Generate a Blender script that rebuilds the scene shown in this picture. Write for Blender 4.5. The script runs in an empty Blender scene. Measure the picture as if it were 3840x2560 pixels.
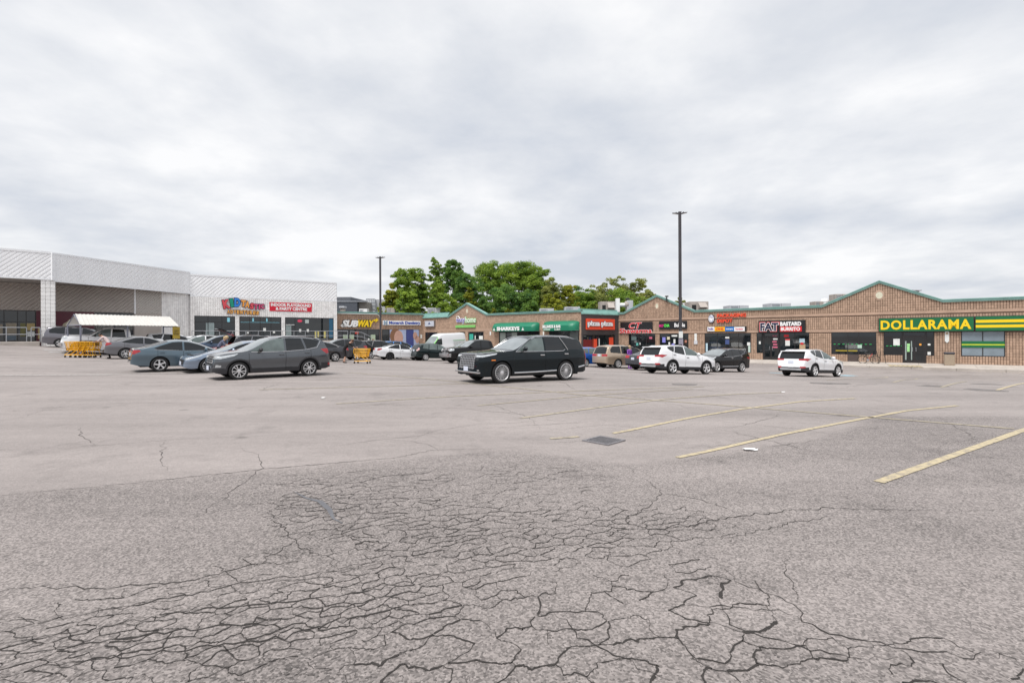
import bpy, math, random
import numpy as np
from mathutils import Matrix, Vector
random.seed(7)
rng = np.random.default_rng(7)
SC = bpy.context.scene
COL = SC.collection
R = math.radians
# ---------------------------------------------------------------- camera, sky, sun, exposure
F, CAMZ, HOR, ROLL = 1850.0, 1.75, 1260.0, 0.005
cam = bpy.data.cameras.new('camera')
cam.sensor_width = 36.0
cam.lens = 36.0 * F / 3840
cam.shift_y = -20 / 3840
cam.clip_start, cam.clip_end = 0.1, 3000
camo = bpy.data.objects.new('camera', cam)
COL.objects.link(camo)
camo.matrix_world = Matrix.Translation((0, 0, CAMZ)) @ Matrix.Rotation(R(90), 4, 'X') @ Matrix.Rotation(-ROLL, 4, 'Z')
SC.camera = camo
SUN_EL, SUN_AZ = R(64), R(-150)      # azimuth measured from +Y towards +X: behind the camera, to its left
w = bpy.data.worlds.new('World')
SC.world = w
w.use_nodes = True
nt = w.node_tree
nt.nodes.clear()
def wn(t, **k):
    n = nt.nodes.new(t)
    for a, b in k.items(): setattr(n, a, b)
    return n
sky = wn('ShaderNodeTexSky', sky_type='NISHITA', sun_disc=False)
sky.sun_elevation, sky.sun_rotation = SUN_EL, SUN_AZ
sky.dust_density = 3
tc = wn('ShaderNodeTexCoord')
sep = wn('ShaderNodeSeparateXYZ')
nt.links.new(tc.outputs['Generated'], sep.inputs[0])
def wmath(op, a, b=None, clamp=False):
    n = wn('ShaderNodeMath', operation=op, use_clamp=clamp)
    for i, v in enumerate((a, b)):
        if v is None: continue
        if isinstance(v, (int, float)): n.inputs[i].default_value = v
        else: nt.links.new(v, n.inputs[i])
    return n.outputs[0]
zc = wmath('ADD', wmath('MAXIMUM', sep.outputs[2], 0.0), 0.16)
cmb = wn('ShaderNodeCombineXYZ')
nt.links.new(wmath('DIVIDE', sep.outputs[0], zc), cmb.inputs[0])
nt.links.new(wmath('DIVIDE', sep.outputs[1], zc), cmb.inputs[1])
def wnoise(scale, detail, rough, dist, off):
    m = wn('ShaderNodeMapping')
    m.inputs['Location'].default_value = off
    nt.links.new(cmb.outputs[0], m.inputs[0])
    n = wn('ShaderNodeTexNoise')
    n.inputs['Scale'].default_value = scale
    n.inputs['Detail'].default_value = detail
    n.inputs['Roughness'].default_value = rough
    n.inputs['Distortion'].default_value = dist
    nt.links.new(m.outputs[0], n.inputs['Vector'])
    return n.outputs['Fac']
n1 = wnoise(0.70, 7, 0.56, 0.12, (3.1, 1.7, 0))
n2 = wnoise(2.3, 6, 0.55, 0.1, (8.2, 4.4, 3))
mixn = wmath('ADD', wmath('MULTIPLY', n1, 0.68), wmath('MULTIPLY', n2, 0.32))
ramp = wn('ShaderNodeValToRGB')
cr = ramp.color_ramp
cr.elements[0].position, cr.elements[0].color = 0.385, (2.46, 2.60, 2.87, 1)
cr.elements[1].position, cr.elements[1].color = 0.60, (3.75, 3.75, 3.78, 1)
e = cr.elements.new(0.46); e.color = (2.86, 2.95, 3.13, 1)
e = cr.elements.new(0.53); e.color = (3.28, 3.33, 3.44, 1)
nt.links.new(mixn, ramp.inputs[0])
mx = wn('ShaderNodeMix', data_type='RGBA')
mx.inputs['Factor'].default_value = 0.97
nt.links.new(sky.outputs[0], mx.inputs[6])
nt.links.new(ramp.outputs[0], mx.inputs[7])
bg = wn('ShaderNodeBackground')
bg.inputs['Strength'].default_value = 0.1
nt.links.new(mx.outputs[2], bg.inputs['Color'])
wo = wn('ShaderNodeOutputWorld')
nt.links.new(bg.outputs[0], wo.inputs[0])
sl = bpy.data.lights.new('sun', 'SUN')
sl.energy, sl.angle, sl.color = 1.5, R(30), (1, 0.97, 0.93)
so = bpy.data.objects.new('sun', sl)
COL.objects.link(so)
sd = Vector((math.sin(SUN_AZ) * math.cos(SUN_EL), math.cos(SUN_AZ) * math.cos(SUN_EL), math.sin(SUN_EL)))
so.rotation_euler = sd.to_track_quat('Z', 'Y').to_euler()
vs = SC.view_settings
vs.view_transform, vs.look, vs.exposure, vs.gamma, vs.use_curve_mapping = 'Standard', 'None', 1.4, 1.0, False
SC.render.engine = 'CYCLES'
SC.cycles.max_bounces = 6
SC.cycles.use_denoising = True
# ---------------------------------------------------------------- helpers
def clamp(x, a, b): return max(a, min(b, x))
def sstep(a, b, x):
    t = clamp((x - a) / (b - a), 0, 1)
    return t * t * (3 - 2 * t)
def der(u, v): return u - ROLL * (v - 1280), v + ROLL * (u - 1920)
def P(u, v, s):
    u, v = der(u, v)
    return Vector(((u - 1920) / s, F / s, CAMZ + (HOR - v) / s))
WM = {}
def tag(o, label=None, cat=None, group=None, kind=None):
    for k, v in (('label', label), ('category', cat), ('group', group), ('kind', kind)):
        if v: o[k] = v
    return o
def place(o, parent=None, M=None):
    M = Matrix.Identity(4) if M is None else M
    COL.objects.link(o)
    WM[o.name] = M.copy()
    if parent is not None:
        o.parent = parent
        o.matrix_basis = WM[parent.name].inverted() @ M
    else:
        o.matrix_basis = M
    return o
def emp(name, M, label=None, cat=None, group=None, kind=None, parent=None):
    if isinstance(M, (tuple, Vector)): M = Matrix.Translation(M)
    o = bpy.data.objects.new(name, None)
    o.empty_display_size = 0.2
    place(o, parent, M)
    return tag(o, label, cat, group, kind)
def mesh_of(verts, faces, mat=None, smooth=False, name='mesh'):
    me = bpy.data.meshes.new(name)
    me.from_pydata(verts, [], faces)
    if smooth: me.polygons.foreach_set('use_smooth', [True] * len(me.polygons))
    if mat: me.materials.append(mat)
    me.update()
    return me
def add(name, me, parent=None, M=None, label=None, cat=None, group=None, kind=None):
    o = bpy.data.objects.new(name, me)
    place(o, parent, M)
    return tag(o, label, cat, group, kind)
class MB:
    """collects shapes into one mesh"""
    def __init__(s): s.v, s.f = [], []
    def pts(s, vs, fs):
        b = len(s.v)
        s.v += [tuple(p) for p in vs]
        s.f += [tuple(b + i for i in f) for f in fs]
        return s
    def box(s, x0, x1, y0, y1, z0, z1, M=None):
        vs = [(x, y, z) for z in (z0, z1) for x, y in ((x0, y0), (x1, y0), (x1, y1), (x0, y1))]
        if M is not None: vs = [M @ Vector(p) for p in vs]
        return s.pts(vs, [(3, 2, 1, 0), (4, 5, 6, 7), (0, 1, 5, 4), (1, 2, 6, 5), (2, 3, 7, 6), (3, 0, 4, 7)])
    def bbox(s, x0, x1, y0, y1, z0, z1, b=0.02, M=None):
        """box with chamfered edges"""
        vs = []
        for z, ins in ((z0, b), (z0 + b, 0), (z1 - b, 0), (z1, b)):
            xa, xb, ya, yb = x0 + ins, x1 - ins, y0 + ins, y1 - ins
            vs += [(xa + b, ya, z), (xb - b, ya, z), (xb, ya + b, z), (xb, yb - b, z), (xb - b, yb, z), (xa + b, yb, z), (xa, yb - b, z), (xa, ya + b, z)]
        if M is not None: vs = [M @ Vector(p) for p in vs]
        fs = [tuple(range(7, -1, -1)), tuple(range(24, 32))]
        for k in range(3):
            for i in range(8): fs.append((k * 8 + i, k * 8 + (i + 1) % 8, k * 8 + 8 + (i + 1) % 8, k * 8 + 8 + i))
        return s.pts(vs, fs)
    def tube(s, pts, r, n=8, cap=True, closed=False):
        pts = [Vector(p) for p in pts]
        rs = r if isinstance(r, (list, tuple)) else [r] * len(pts)
        vs, fs = [], []
        N = len(pts)
        up = Vector((0, 0, 1))
        prev = None
        for i, p in enumerate(pts):
            if closed: d = pts[(i + 1) % N] - pts[i - 1]
            else: d = pts[min(i + 1, N - 1)] - pts[max(i - 1, 0)]
            d.normalize()
            if prev is None:
                a = d.cross(up)
                if a.length < 1e-3: a = d.cross(Vector((1, 0, 0)))
            else:
                a = prev - d * prev.dot(d)
                if a.length < 1e-4: a = d.cross(up)
            a.normalize(); prev = a
            b = d.cross(a)
            for k in range(n):
                t = 2 * math.pi * k / n
                vs.append(p + (a * math.cos(t) + b * math.sin(t)) * rs[i])
        for i in range(N if closed else N - 1):
            for k in range(n):
                j = (i + 1) % N
                fs.append((i * n + k, j * n + k, j * n + (k + 1) % n, i * n + (k + 1) % n))
        if cap and not closed:
            fs.append(tuple(range(n))); fs.append(tuple((N - 1) * n + k for k in range(n - 1, -1, -1)))
        return s.pts(vs, fs)
    def prism(s, poly, y0, y1):
        """polygon in x,z extruded along y"""
        n = len(poly)
        vs = [(x, y0, z) for x, z in poly] + [(x, y1, z) for x, z in poly]
        fs = [tuple(range(n)), tuple(range(2 * n - 1, n - 1, -1))]
        for i in range(n): fs.append((i, n + i, n + (i + 1) % n, (i + 1) % n))
        return s.pts(vs, fs)
    def lathe(s, prof, n=16, axis='z', c=(0, 0, 0), a0=0, a1=2 * math.pi):
        """profile of (radius, height)"""
        full = abs(a1 - a0 - 2 * math.pi) < 1e-6
        m = n if full else n + 1
        vs, fs = [], []
        for k in range(m):
            t = a0 + (a1 - a0) * k / n
            for r, h in prof:
                x, y = r * math.cos(t), r * math.sin(t)
                p = (x, y, h) if axis == 'z' else ((x, h, y) if axis == 'y' else (h, x, y))
                vs.append((p[0] + c[0], p[1] + c[1], p[2] + c[2]))
        L = len(prof)
        for k in range(n):
            k2 = (k + 1) % m
            for i in range(L - 1): fs.append((k * L + i, k2 * L + i, k2 * L + i + 1, k * L + i + 1))
        return s.pts(vs, fs)
    def blob(s, c, rx, ry, rz, n=10, m=6):
        prof = [(math.cos(-math.pi / 2 + math.pi * i / m), math.sin(-math.pi / 2 + math.pi * i / m)) for i in range(m + 1)]
        vs = [(c[0] + rx * r * math.cos(2 * math.pi * k / n), c[1] + ry * r * math.sin(2 * math.pi * k / n), c[2] + rz * h) for k in range(n) for r, h in prof]
        L = m + 1
        fs = [(k * L + i, ((k + 1) % n) * L + i, ((k + 1) % n) * L + i + 1, k * L + i + 1) for k in range(n) for i in range(m)]
        return s.pts(vs, fs)
    def mesh(s, mat=None, smooth=False):
        me = mesh_of(s.v, s.f, mat, False)
        if smooth:
            me.polygons.foreach_set('use_smooth', [True] * len(me.polygons))
            me.set_sharp_from_angle(angle=R(38))
        return me
    def add(s, name, mat, parent=None, M=None, smooth=False, **k): return add(name, s.mesh(mat, smooth), parent, M, **k)
# ---------------------------------------------------------------- materials
MATS = {}
def pm(name, col, rough=0.6, metal=0.0, coat=0.0, var=0.12, scale=4.0, bump=0.0, bscale=40.0, spec=0.5, emit=0.0, streak=False):
    if name in MATS: return MATS[name]
    m = bpy.data.materials.new(name)
    m.use_nodes = True
    t = m.node_tree
    b = t.nodes['Principled BSDF']
    b.inputs['Roughness'].default_value = rough
    b.inputs['Metallic'].default_value = metal
    b.inputs['Coat Weight'].default_value = coat
    b.inputs['Coat Roughness'].default_value = 0.04
    b.inputs['Specular IOR Level'].default_value = spec
    c = t.nodes.new('ShaderNodeTexCoord')
    n = t.nodes.new('ShaderNodeTexNoise')
    n.inputs['Scale'].default_value = scale
    n.inputs['Detail'].default_value = 6
    n.inputs['Roughness'].default_value = 0.6
    if streak:
        mp = t.nodes.new('ShaderNodeMapping')
        mp.inputs['Scale'].default_value = (1, 1, 0.15)
        t.links.new(c.outputs['Object'], mp.inputs[0]); t.links.new(mp.outputs[0], n.inputs['Vector'])
    else: t.links.new(c.outputs['Object'], n.inputs['Vector'])
    r = t.nodes.new('ShaderNodeMapRange')
    r.inputs['From Min'].default_value, r.inputs['From Max'].default_value = 0.25, 0.75
    r.inputs['To Min'].default_value, r.inputs['To Max'].default_value = 1 - var, 1 + var
    t.links.new(n.outputs['Fac'], r.inputs['Value'])
    x = t.nodes.new('ShaderNodeVectorMath'); x.operation = 'SCALE'
    x.inputs[0].default_value = col[:3]
    t.links.new(r.outputs[0], x.inputs['Scale'])
    t.links.new(x.outputs[0], b.inputs['Base Color'])
    if emit:
        t.links.new(x.outputs[0], b.inputs['Emission Color'])
        b.inputs['Emission Strength'].default_value = emit
    if bump:
        n2 = t.nodes.new('ShaderNodeTexNoise')
        n2.inputs['Scale'].default_value = bscale
        n2.inputs['Detail'].default_value = 4
        t.links.new(c.outputs['Object'], n2.inputs['Vector'])
        bp = t.nodes.new('ShaderNodeBump')
        bp.inputs['Strength'].default_value = bump
        bp.inputs['Distance'].default_value = 0.02
        t.links.new(n2.outputs['Fac'], bp.inputs['Height'])
        t.links.new(bp.outputs[0], b.inputs['Normal'])
    MATS[name] = m
    return m
def block_mat(name, col, cw, ch, var=0.16, byobj=False):
    """masonry units: one tone per unit, grain and stains over it"""
    m = pm(name, col, 0.9, var=0.14, scale=1.1, bump=0.5, bscale=60, spec=0.2)
    t = m.node_tree
    x = [n for n in t.nodes if n.type == 'VECT_MATH'][0]
    b = t.nodes['Principled BSDF']
    if byobj:
        oi = t.nodes.new('ShaderNodeObjectInfo'); val = oi.outputs['Random']
    else:
        c = [n for n in t.nodes if n.type == 'TEX_COORD'][0]
        mp = t.nodes.new('ShaderNodeVectorMath'); mp.operation = 'SNAP'
        mp.inputs[1].default_value = (cw, 50, ch)
        t.links.new(c.outputs['Object'], mp.inputs[0])
        wn_ = t.nodes.new('ShaderNodeTexWhiteNoise'); wn_.noise_dimensions = '3D'
        t.links.new(mp.outputs[0], wn_.inputs['Vector']); val = wn_.outputs['Value']
    r = t.nodes.new('ShaderNodeMapRange')
    r.inputs['To Min'].default_value, r.inputs['To Max'].default_value = 1 - var, 1 + var
    t.links.new(val, r.inputs['Value'])
    y = t.nodes.new('ShaderNodeVectorMath'); y.operation = 'SCALE'
    t.links.new(x.outputs[0], y.inputs[0]); t.links.new(r.outputs[0], y.inputs['Scale'])
    t.links.new(y.outputs[0], b.inputs['Base Color'])
    return m
M_TEAL = pm('teal_metal', (0.195, 0.36, 0.325), 0.45, var=0.2, scale=1.5)
M_BRICKB = pm('brick_mortar', (0.225, 0.158, 0.122), 0.95, var=0.2, scale=2, spec=0.1)
M_BRICK = block_mat('brick_block', (0.405, 0.282, 0.208), 0.16, 0.2)
M_BRICK1 = block_mat('brick_block_single', (0.405, 0.282, 0.208), 0.16, 0.2, byobj=True)
M_BAND = pm('brick_band', (0.43, 0.298, 0.222), 0.9, var=0.2, scale=1.2, bump=0.3)
M_WBLOCK = block_mat('white_block', (0.85, 0.84, 0.83), 0.2, 0.2, 0.07)
M_WBLOCK1 = block_mat('white_block_single', (0.85, 0.84, 0.83), 0.2, 0.2, 0.07, byobj=True)
M_WMORT = pm('white_mortar', (0.58, 0.565, 0.56), 0.95, var=0.15)
M_SIDING = pm('white_siding', (0.84, 0.845, 0.86), 0.45, var=0.07, scale=0.7, streak=True)
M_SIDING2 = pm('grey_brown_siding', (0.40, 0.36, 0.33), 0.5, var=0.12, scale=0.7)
M_CONC = pm('concrete', (0.42, 0.38, 0.345), 0.9, var=0.18, scale=1.3, bump=0.3)
M_GLASS = pm('shop_glass', (0.008, 0.011, 0.013), 0.03, var=0.6, scale=0.8, spec=0.8)
M_GLASS2 = pm('film_glass', (0.20, 0.25, 0.29), 0.08, var=0.25, scale=0.8, spec=0.8)
M_FRAME = pm('dark_frame', (0.030, 0.028, 0.030), 0.4, metal=0.3, var=0.2)
M_STEEL = pm('galvanised_steel', (0.42, 0.44, 0.47), 0.42, metal=0.6, var=0.15)
M_BLACK = pm('black_board', (0.010, 0.010, 0.012), 0.35, var=0.2)
M_WHITE = pm('white_paint', (0.80, 0.80, 0.80), 0.4, var=0.05)
M_ROOF = pm('roof_membrane', (0.22, 0.22, 0.22), 0.9, var=0.2)
M_HVAC = pm('beige_cabinet', (0.36, 0.32, 0.29), 0.6, var=0.15, streak=True)
M_HVACG = pm('grey_cabinet', (0.45, 0.46, 0.49), 0.5, var=0.12, streak=True)
M_DARK = pm('dark_void', (0.012, 0.012, 0.013), 0.8, var=0.3)
# ---------------------------------------------------------------- wall lines and ground shape
class Wall:
    def __init__(s, u0, s0, u1, s1):
        s.A = Vector(((u0 - 1920) / s0, F / s0)); s.B = Vector(((u1 - 1920) / s1, F / s1))
        s.L = (s.B - s.A).length
        s.d = (s.B - s.A) / s.L
        s.n = Vector((-s.d.y, s.d.x))
        s.M = Matrix(((s.d.x, s.n.x, 0, s.A.x), (s.d.y, s.n.y, 0, s.A.y), (0, 0, 1, 0), (0, 0, 0, 1)))
    def tz(s, u, v):
        u, v = der(u, v)
        k = (u - 1920) / F
        t = (k * s.A.y - s.A.x) / (s.d.x - k * s.d.y)
        return t, CAMZ + (HOR - v) * (s.A.y + t * s.d.y) / F
    def pt(s, t, z=0, out=0):
        p = s.A + s.d * t - s.n * out
        return Vector((p.x, p.y, z))
def sD(u): return 46.0 * (u + 400) / 3730
def sS(u): return 36.0 * (u + 400) / 2580
def sK(u): return 31.2 * (4424 - u) / 3160
def sA(u): return 47.8 * (4000 - u) / 3800
W1 = Wall(2318, sD(2318), 4150, sD(4150))
W2 = Wall(2180, 36.0, 2318, sD(2318))
W3 = Wall(1588, sS(1588), 2180, 36.0)
W4 = Wall(1262, 30.8, 1588, sS(1588))
K1 = Wall(714, sK(714), 1264, sK(1264))
KB = Wall(200, 47.8, 714, sK(714))
KA = Wall(-420, sA(-420), 200, 47.8)
SEGS = [(W.A, W.B) for W in (W1, W2, W3, W4, K1, KB, KA)]
def shop_dist(x, y):
    p = Vector((x, y)); best = 1e9
    for a, b in SEGS:
        ab = b - a
        t = clamp((p - a).dot(ab) / ab.length_squared, 0, 1)
        best = min(best, (p - a - ab * t).length)
    return best
DRAIN = None
def G(x, y):
    r = sstep(11, 32, y)
    z = r * (-0.031 * clamp(x, -45, 45) - 0.0247 * (clamp(y, 0, 62) - 19.3))
    if y > 20: z += 0.5 * sstep(11, 1.5, shop_dist(x, y)) if y < 75 else 0.3
    if DRAIN is not None:
        d = math.hypot(x - DRAIN[0], y - DRAIN[1])
        z -= 0.06 * (1 - sstep(0.3, 3.5, d))
    return z
def ground_px(u, v):
    u, v = der(u, v)
    kx, kz = (u - 1920) / F, (HOR - v) / F
    y = 1.0
    lo, hi = 0.5, 120.0
    f = lambda yy: CAMZ + kz * yy - G(kx * yy, yy)
    yy = 1.0
    while yy < 120 and f(yy) > 0: yy *= 1.02
    lo, hi = yy / 1.02, yy
    for _ in range(30):
        m = (lo + hi) / 2
        if f(m) > 0: lo = m
        else: hi = m
    return Vector((kx * lo, lo, G(kx * lo, lo)))
_d = ground_px(2264, 1640)
DRAIN = (_d.x, _d.y)
# ---------------------------------------------------------------- asphalt
def asphalt():
    m = bpy.data.materials.new('old_asphalt'); m.use_nodes = True
    t = m.node_tree; b = t.nodes['Principled BSDF']
    b.inputs['Roughness'].default_value = 0.86
    b.inputs['Specular IOR Level'].default_value = 0.35
    N = lambda ty, **k: [n := t.nodes.new(ty), [setattr(n, a, v) for a, v in k.items()]][0]
    L = t.links.new
    g = N('ShaderNodeNewGeometry'); pos = g.outputs['Position']
    def noise(scale, detail=5, rough=0.6, dist=0.0, vec=pos):
        n = N('ShaderNodeTexNoise'); n.inputs['Scale'].default_value = scale; n.inputs['Detail'].default_value = detail
        n.inputs['Roughness'].default_value = rough; n.inputs['Distortion'].default_value = dist
        L(vec, n.inputs['Vector']); return n
    def rng_(val, a, c, d, e_):
        r = N('ShaderNodeMapRange'); r.inputs['From Min'].default_value, r.inputs['From Max'].default_value = a, c
        r.inputs['To Min'].default_value, r.inputs['To Max'].default_value = d, e_
        L(val, r.inputs['Value']); return r.outputs[0]
    def mth(op, a, c):
        n = N('ShaderNodeMath', operation=op)
        for i, v in enumerate((a, c)):
            if isinstance(v, (int, float)): n.inputs[i].default_value = v
            else: L(v, n.inputs[i])
        return n.outputs[0]
    at2 = N('ShaderNodeAttribute', attribute_name='rough_patch'); patch = at2.outputs['Fac']
    v1 = N('ShaderNodeTexVoronoi'); v1.inputs['Scale'].default_value = 75; L(pos, v1.inputs['Vector'])
    sepc = N('ShaderNodeSeparateColor'); L(v1.outputs['Color'], sepc.inputs[0])
    agg = rng_(sepc.outputs[0], 0, 1, -1, 1)
    v2 = N('ShaderNodeTexVoronoi'); v2.inputs['Scale'].default_value = 34; L(pos, v2.inputs['Vector'])
    sepd = N('ShaderNodeSeparateColor'); L(v2.outputs['Color'], sepd.inputs[0])
    stone = mth('MULTIPLY', rng_(sepd.outputs[1], 0.80, 0.9, 0, 1), rng_(v2.outputs['Distance'], 0.012, 0.35, 1, 0))
    grain = mth('ADD', mth('MULTIPLY', agg, 0.36), mth('MULTIPLY', stone, 0.55))
    big = rng_(noise(0.16, 2, 0.55).outputs['Fac'], 0.3, 0.7, -0.10, 0.10)
    mp = N('ShaderNodeMapping'); mp.inputs['Rotation'].default_value = (0, 0, R(-44)); mp.inputs['Scale'].default_value = (0.22, 1.4, 1)
    L(pos, mp.inputs[0])
    strk = rng_(noise(0.55, 4, 0.62, 0, mp.outputs[0]).outputs['Fac'], 0.35, 0.68, -0.11, 0.11)
    bl = noise(0.9, 4, 0.65)
    sepe = N('ShaderNodeSeparateColor'); L(bl.outputs['Color'], sepe.inputs[0])
    blot = rng_(bl.outputs['Fac'], 0.56, 0.76, 0, -0.26)
    med = rng_(noise(6, 3, 0.65).outputs['Fac'], 0.3, 0.7, -0.06, 0.06)
    tone = mth('ADD', mth('ADD', big, strk), mth('ADD', blot, med))
    tone = mth('ADD', tone, mth('MULTIPLY', patch, -0.20))
    gstr = mth('ADD', mth('MULTIPLY', patch, 0.6), 0.4)
    tone = mth('ADD', tone, mth('MULTIPLY', grain, gstr))
    dv = N('ShaderNodeTexVoronoi'); dv.inputs['Scale'].default_value = 0.9; L(pos, dv.inputs['Vector'])
    sepo = N('ShaderNodeSeparateColor'); L(dv.outputs['Color'], sepo.inputs[0])
    drip = mth('MULTIPLY', rng_(sepo.outputs[0], 0.62, 0.75, 0, 1), rng_(mth('ADD', dv.outputs['Distance'], mth('MULTIPLY', bl.outputs['Fac'], 0.25)), 0.19, 0.26, -0.34, 0))
    tone = mth('ADD', tone, drip)
    base = N('ShaderNodeVectorMath', operation='SCALE'); base.inputs[0].default_value = (0.262, 0.234, 0.224)
    L(mth('ADD', tone, 1.0), base.inputs['Scale'])
    L(base.outputs[0], b.inputs['Base Color'])
    MATS['old_asphalt'] = m
    return m
M_ASPH = asphalt()
def inpoly(x, y, poly):
    c = False; j = len(poly) - 1
    for i in range(len(poly)):
        xi, yi = poly[i]; xj, yj = poly[j]
        if (yi > y) != (yj > y) and x < (xj - xi) * (y - yi) / (yj - yi) + xi: c = not c
        j = i
    return c
def pdist(x, y, poly):
    best = 1e9
    for i in range(len(poly)):
        ax, ay = poly[i - 1]; bx, by = poly[i]
        dx, dy = bx - ax, by - ay
        t = clamp(((x - ax) * dx + (y - ay) * dy) / (dx * dx + dy * dy + 1e-9), 0, 1)
        best = min(best, math.hypot(x - ax - t * dx, y - ay - t * dy))
    return best
def gp(pts): return [tuple(ground_px(u, v)[:2]) for u, v in pts]
PATCH = gp([(-900, 1945), (0, 1858), (700, 1790), (1500, 1722), (1930, 1686), (2350, 1742), (2520, 1726), (2760, 1690), (3100, 1640), (3300, 1560), (3840, 1560), (5200, 1620), (5200, 2900), (-2500, 3000)])
def axis(fine0, fine1, step, rest):
    a = list(np.arange(fine0, fine1 + 1e-6, step)) + rest
    return sorted(set(round(float(v), 4) for v in a))
gx = axis(-11, 13, 0.2, [-900, -500, -300, -200, -150, -120] + list(np.arange(-100, -11, 1.5)) + list(np.arange(13.5, 100, 1.5)) + [120, 150, 200, 300, 500, 900])
gy = axis(1, 13, 0.2, [-300, -150, -80, -40, -20, -10, -5, -2, 0] + list(np.arange(13.6, 80, 0.8)) + [85, 95, 110, 130, 160, 220, 320, 500, 900])
gv, cr1, pa1 = [], [], []
for yy in gy:
    for xx in gx:
        gv.append((xx, yy, G(xx, yy)))
        c = p = 0.0
        if -13 < xx < 15 and 0 < yy < 14:
            d = pdist(xx, yy, PATCH); ins = inpoly(xx, yy, PATCH)
            p = clamp(0.5 + (d if ins else -d) * 6, 0, 1)
        cr1.append(c); pa1.append(p)
nx = len(gx)
gf = [(j * nx + i, j * nx + i + 1, (j + 1) * nx + i + 1, (j + 1) * nx + i) for j in range(len(gy) - 1) for i in range(nx - 1)]
gme = mesh_of(gv, gf, M_ASPH, True)
for nm, dat in (('rough_patch', pa1),):
    a = gme.attributes.new(nm, 'FLOAT', 'POINT'); a.data.foreach_set('value', dat)
ground = add('ground', gme, label='cracked grey asphalt parking lot', kind='structure')
# ---------------------------------------------------------------- ribbons laid on the asphalt
def worn(name, col, wear=0.5):
    m = bpy.data.materials.new(name); m.use_nodes = True
    t = m.node_tree; b = t.nodes['Principled BSDF']; b.inputs['Roughness'].default_value = 0.8
    g = t.nodes.new('ShaderNodeNewGeometry')
    n = t.nodes.new('ShaderNodeTexNoise'); n.inputs['Scale'].default_value = 9; n.inputs['Detail'].default_value = 8; n.inputs['Roughness'].default_value = 0.75
    t.links.new(g.outputs['Position'], n.inputs['Vector'])
    r = t.nodes.new('ShaderNodeMapRange'); r.inputs['From Min'].default_value, r.inputs['From Max'].default_value = wear - 0.08, wear + 0.12
    t.links.new(n.outputs['Fac'], r.inputs['Value'])
    x = t.nodes.new('ShaderNodeMix'); x.data_type = 'RGBA'
    x.inputs[6].default_value = (*col, 1); x.inputs[7].default_value = (0.20, 0.175, 0.16, 1)
    t.links.new(r.outputs[0], x.inputs['Factor']); t.links.new(x.outputs[2], b.inputs['Base Color'])
    return m
M_YEL = worn('worn_yellow_paint', (0.45, 0.38, 0.245), 0.55)
M_YEL2 = worn('faded_yellow_paint', (0.39, 0.34, 0.245), 0.52)
M_BLUE = worn('faded_blue_paint', (0.26, 0.42, 0.50), 0.55)
M_WHT = worn('faded_white_paint', (0.42, 0.43, 0.44), 0.55)
M_PALE = worn('worn_pale_band', (0.34, 0.315, 0.305), 0.50)
M_TAR = pm('crack_dirt', (0.026, 0.022, 0.020), 0.9, var=0.4, scale=20)
M_SEAL = pm('crack_sealer', (0.105, 0.105, 0.115), 0.5, var=0.2, scale=6)
def ribbon(name, pts, width, mat, lift=0.006, step=0.25, jag=0.0, px=True, taper=False):
    P3 = [ground_px(u, v) if px else Vector((u, v, 0)) for u, v in pts]
    line = []
    for a, b in zip(P3[:-1], P3[1:]):
        n = max(1, int((b - a).length / step))
        line += [a.lerp(b, i / n) for i in range(n)]
    line.append(P3[-1])
    vs, fs = [], []
    for i, p in enumerate(line):
        d = line[min(i + 1, len(line) - 1)] - line[max(i - 1, 0)]; d.z = 0; d.normalize()
        nrm = Vector((-d.y, d.x, 0))
        if jag: p = p + nrm * random.gauss(0, jag)
        wv = width * (random.uniform(0.45, 1.5) if jag else random.uniform(0.94, 1.06))
        if taper: wv *= min(1, 0.15 + 2.2 * min(i, len(line) - 1 - i) / len(line))
        for sg in (-0.5, 0.5):
            q = p + nrm * wv * sg
            vs.append((q.x, q.y, G(q.x, q.y) + lift))
    for i in range(len(line) - 1): fs.append((2 * i, 2 * i + 2, 2 * i + 3, 2 * i + 1))
    return add(name, mesh_of(vs, fs, mat), ground)
LINES = [([(3295, 1808), (3840, 1612), (4300, 1470)], 0.115, M_YEL), ([(2540, 1716), (3225, 1572), (3400, 1540), (3590, 1521)], 0.10, M_YEL),
         ([(2300, 1625), (2776, 1535), (3000, 1506), (3205, 1494)], 0.10, M_YEL), ([(2063, 1645), (2170, 1637)], 0.10, M_YEL2),
         ([(1950, 1568), (2490, 1497), (2750, 1478), (2930, 1472)], 0.10, M_YEL2), ([(1260, 1514), (1700, 1486), (2200, 1465), (2640, 1450)], 0.10, M_YEL2),
         ([(1790, 1521), (2250, 1480), (2600, 1459)], 0.08, M_YEL2), ([(1300, 1396), (1600, 1420), (2188, 1481), (2678, 1517), (3804, 1608)], 0.10, M_YEL2),
         ([(970, 1461), (1500, 1447), (1760, 1438)], 0.09, M_YEL2),
         ([(3740, 1463), (3860, 1434)], 0.11, M_YEL), ([(3530, 1452), (3625, 1430)], 0.1, M_YEL2), ([(3350, 1434), (3440, 1419)], 0.1, M_YEL2),
         ([(3100, 1425), (3330, 1412)], 0.1, M_YEL2)]
for p, wd, m in LINES: ribbon('parking_line', p, wd, m, lift=0.008)
for p, wd, m in [([(2885, 1397), (2935, 1399)], 0.9, M_BLUE), ([(3150, 1409), (3195, 1407)], 0.8, M_BLUE),
                 ([(165, 1312), (262, 1313)], 0.35, M_WHT), ([(182, 1320), (300, 1321)], 0.35, M_WHT), ([(-200, 1331), (360, 1333)], 0.15, M_PALE), ([(-300, 1409), (420, 1405)], 0.5, M_PALE), ([(200, 1406), (900, 1398)], 0.35, M_PALE)]:
    ribbon('painted_marking', p, wd, m, lift=0.008)
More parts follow.
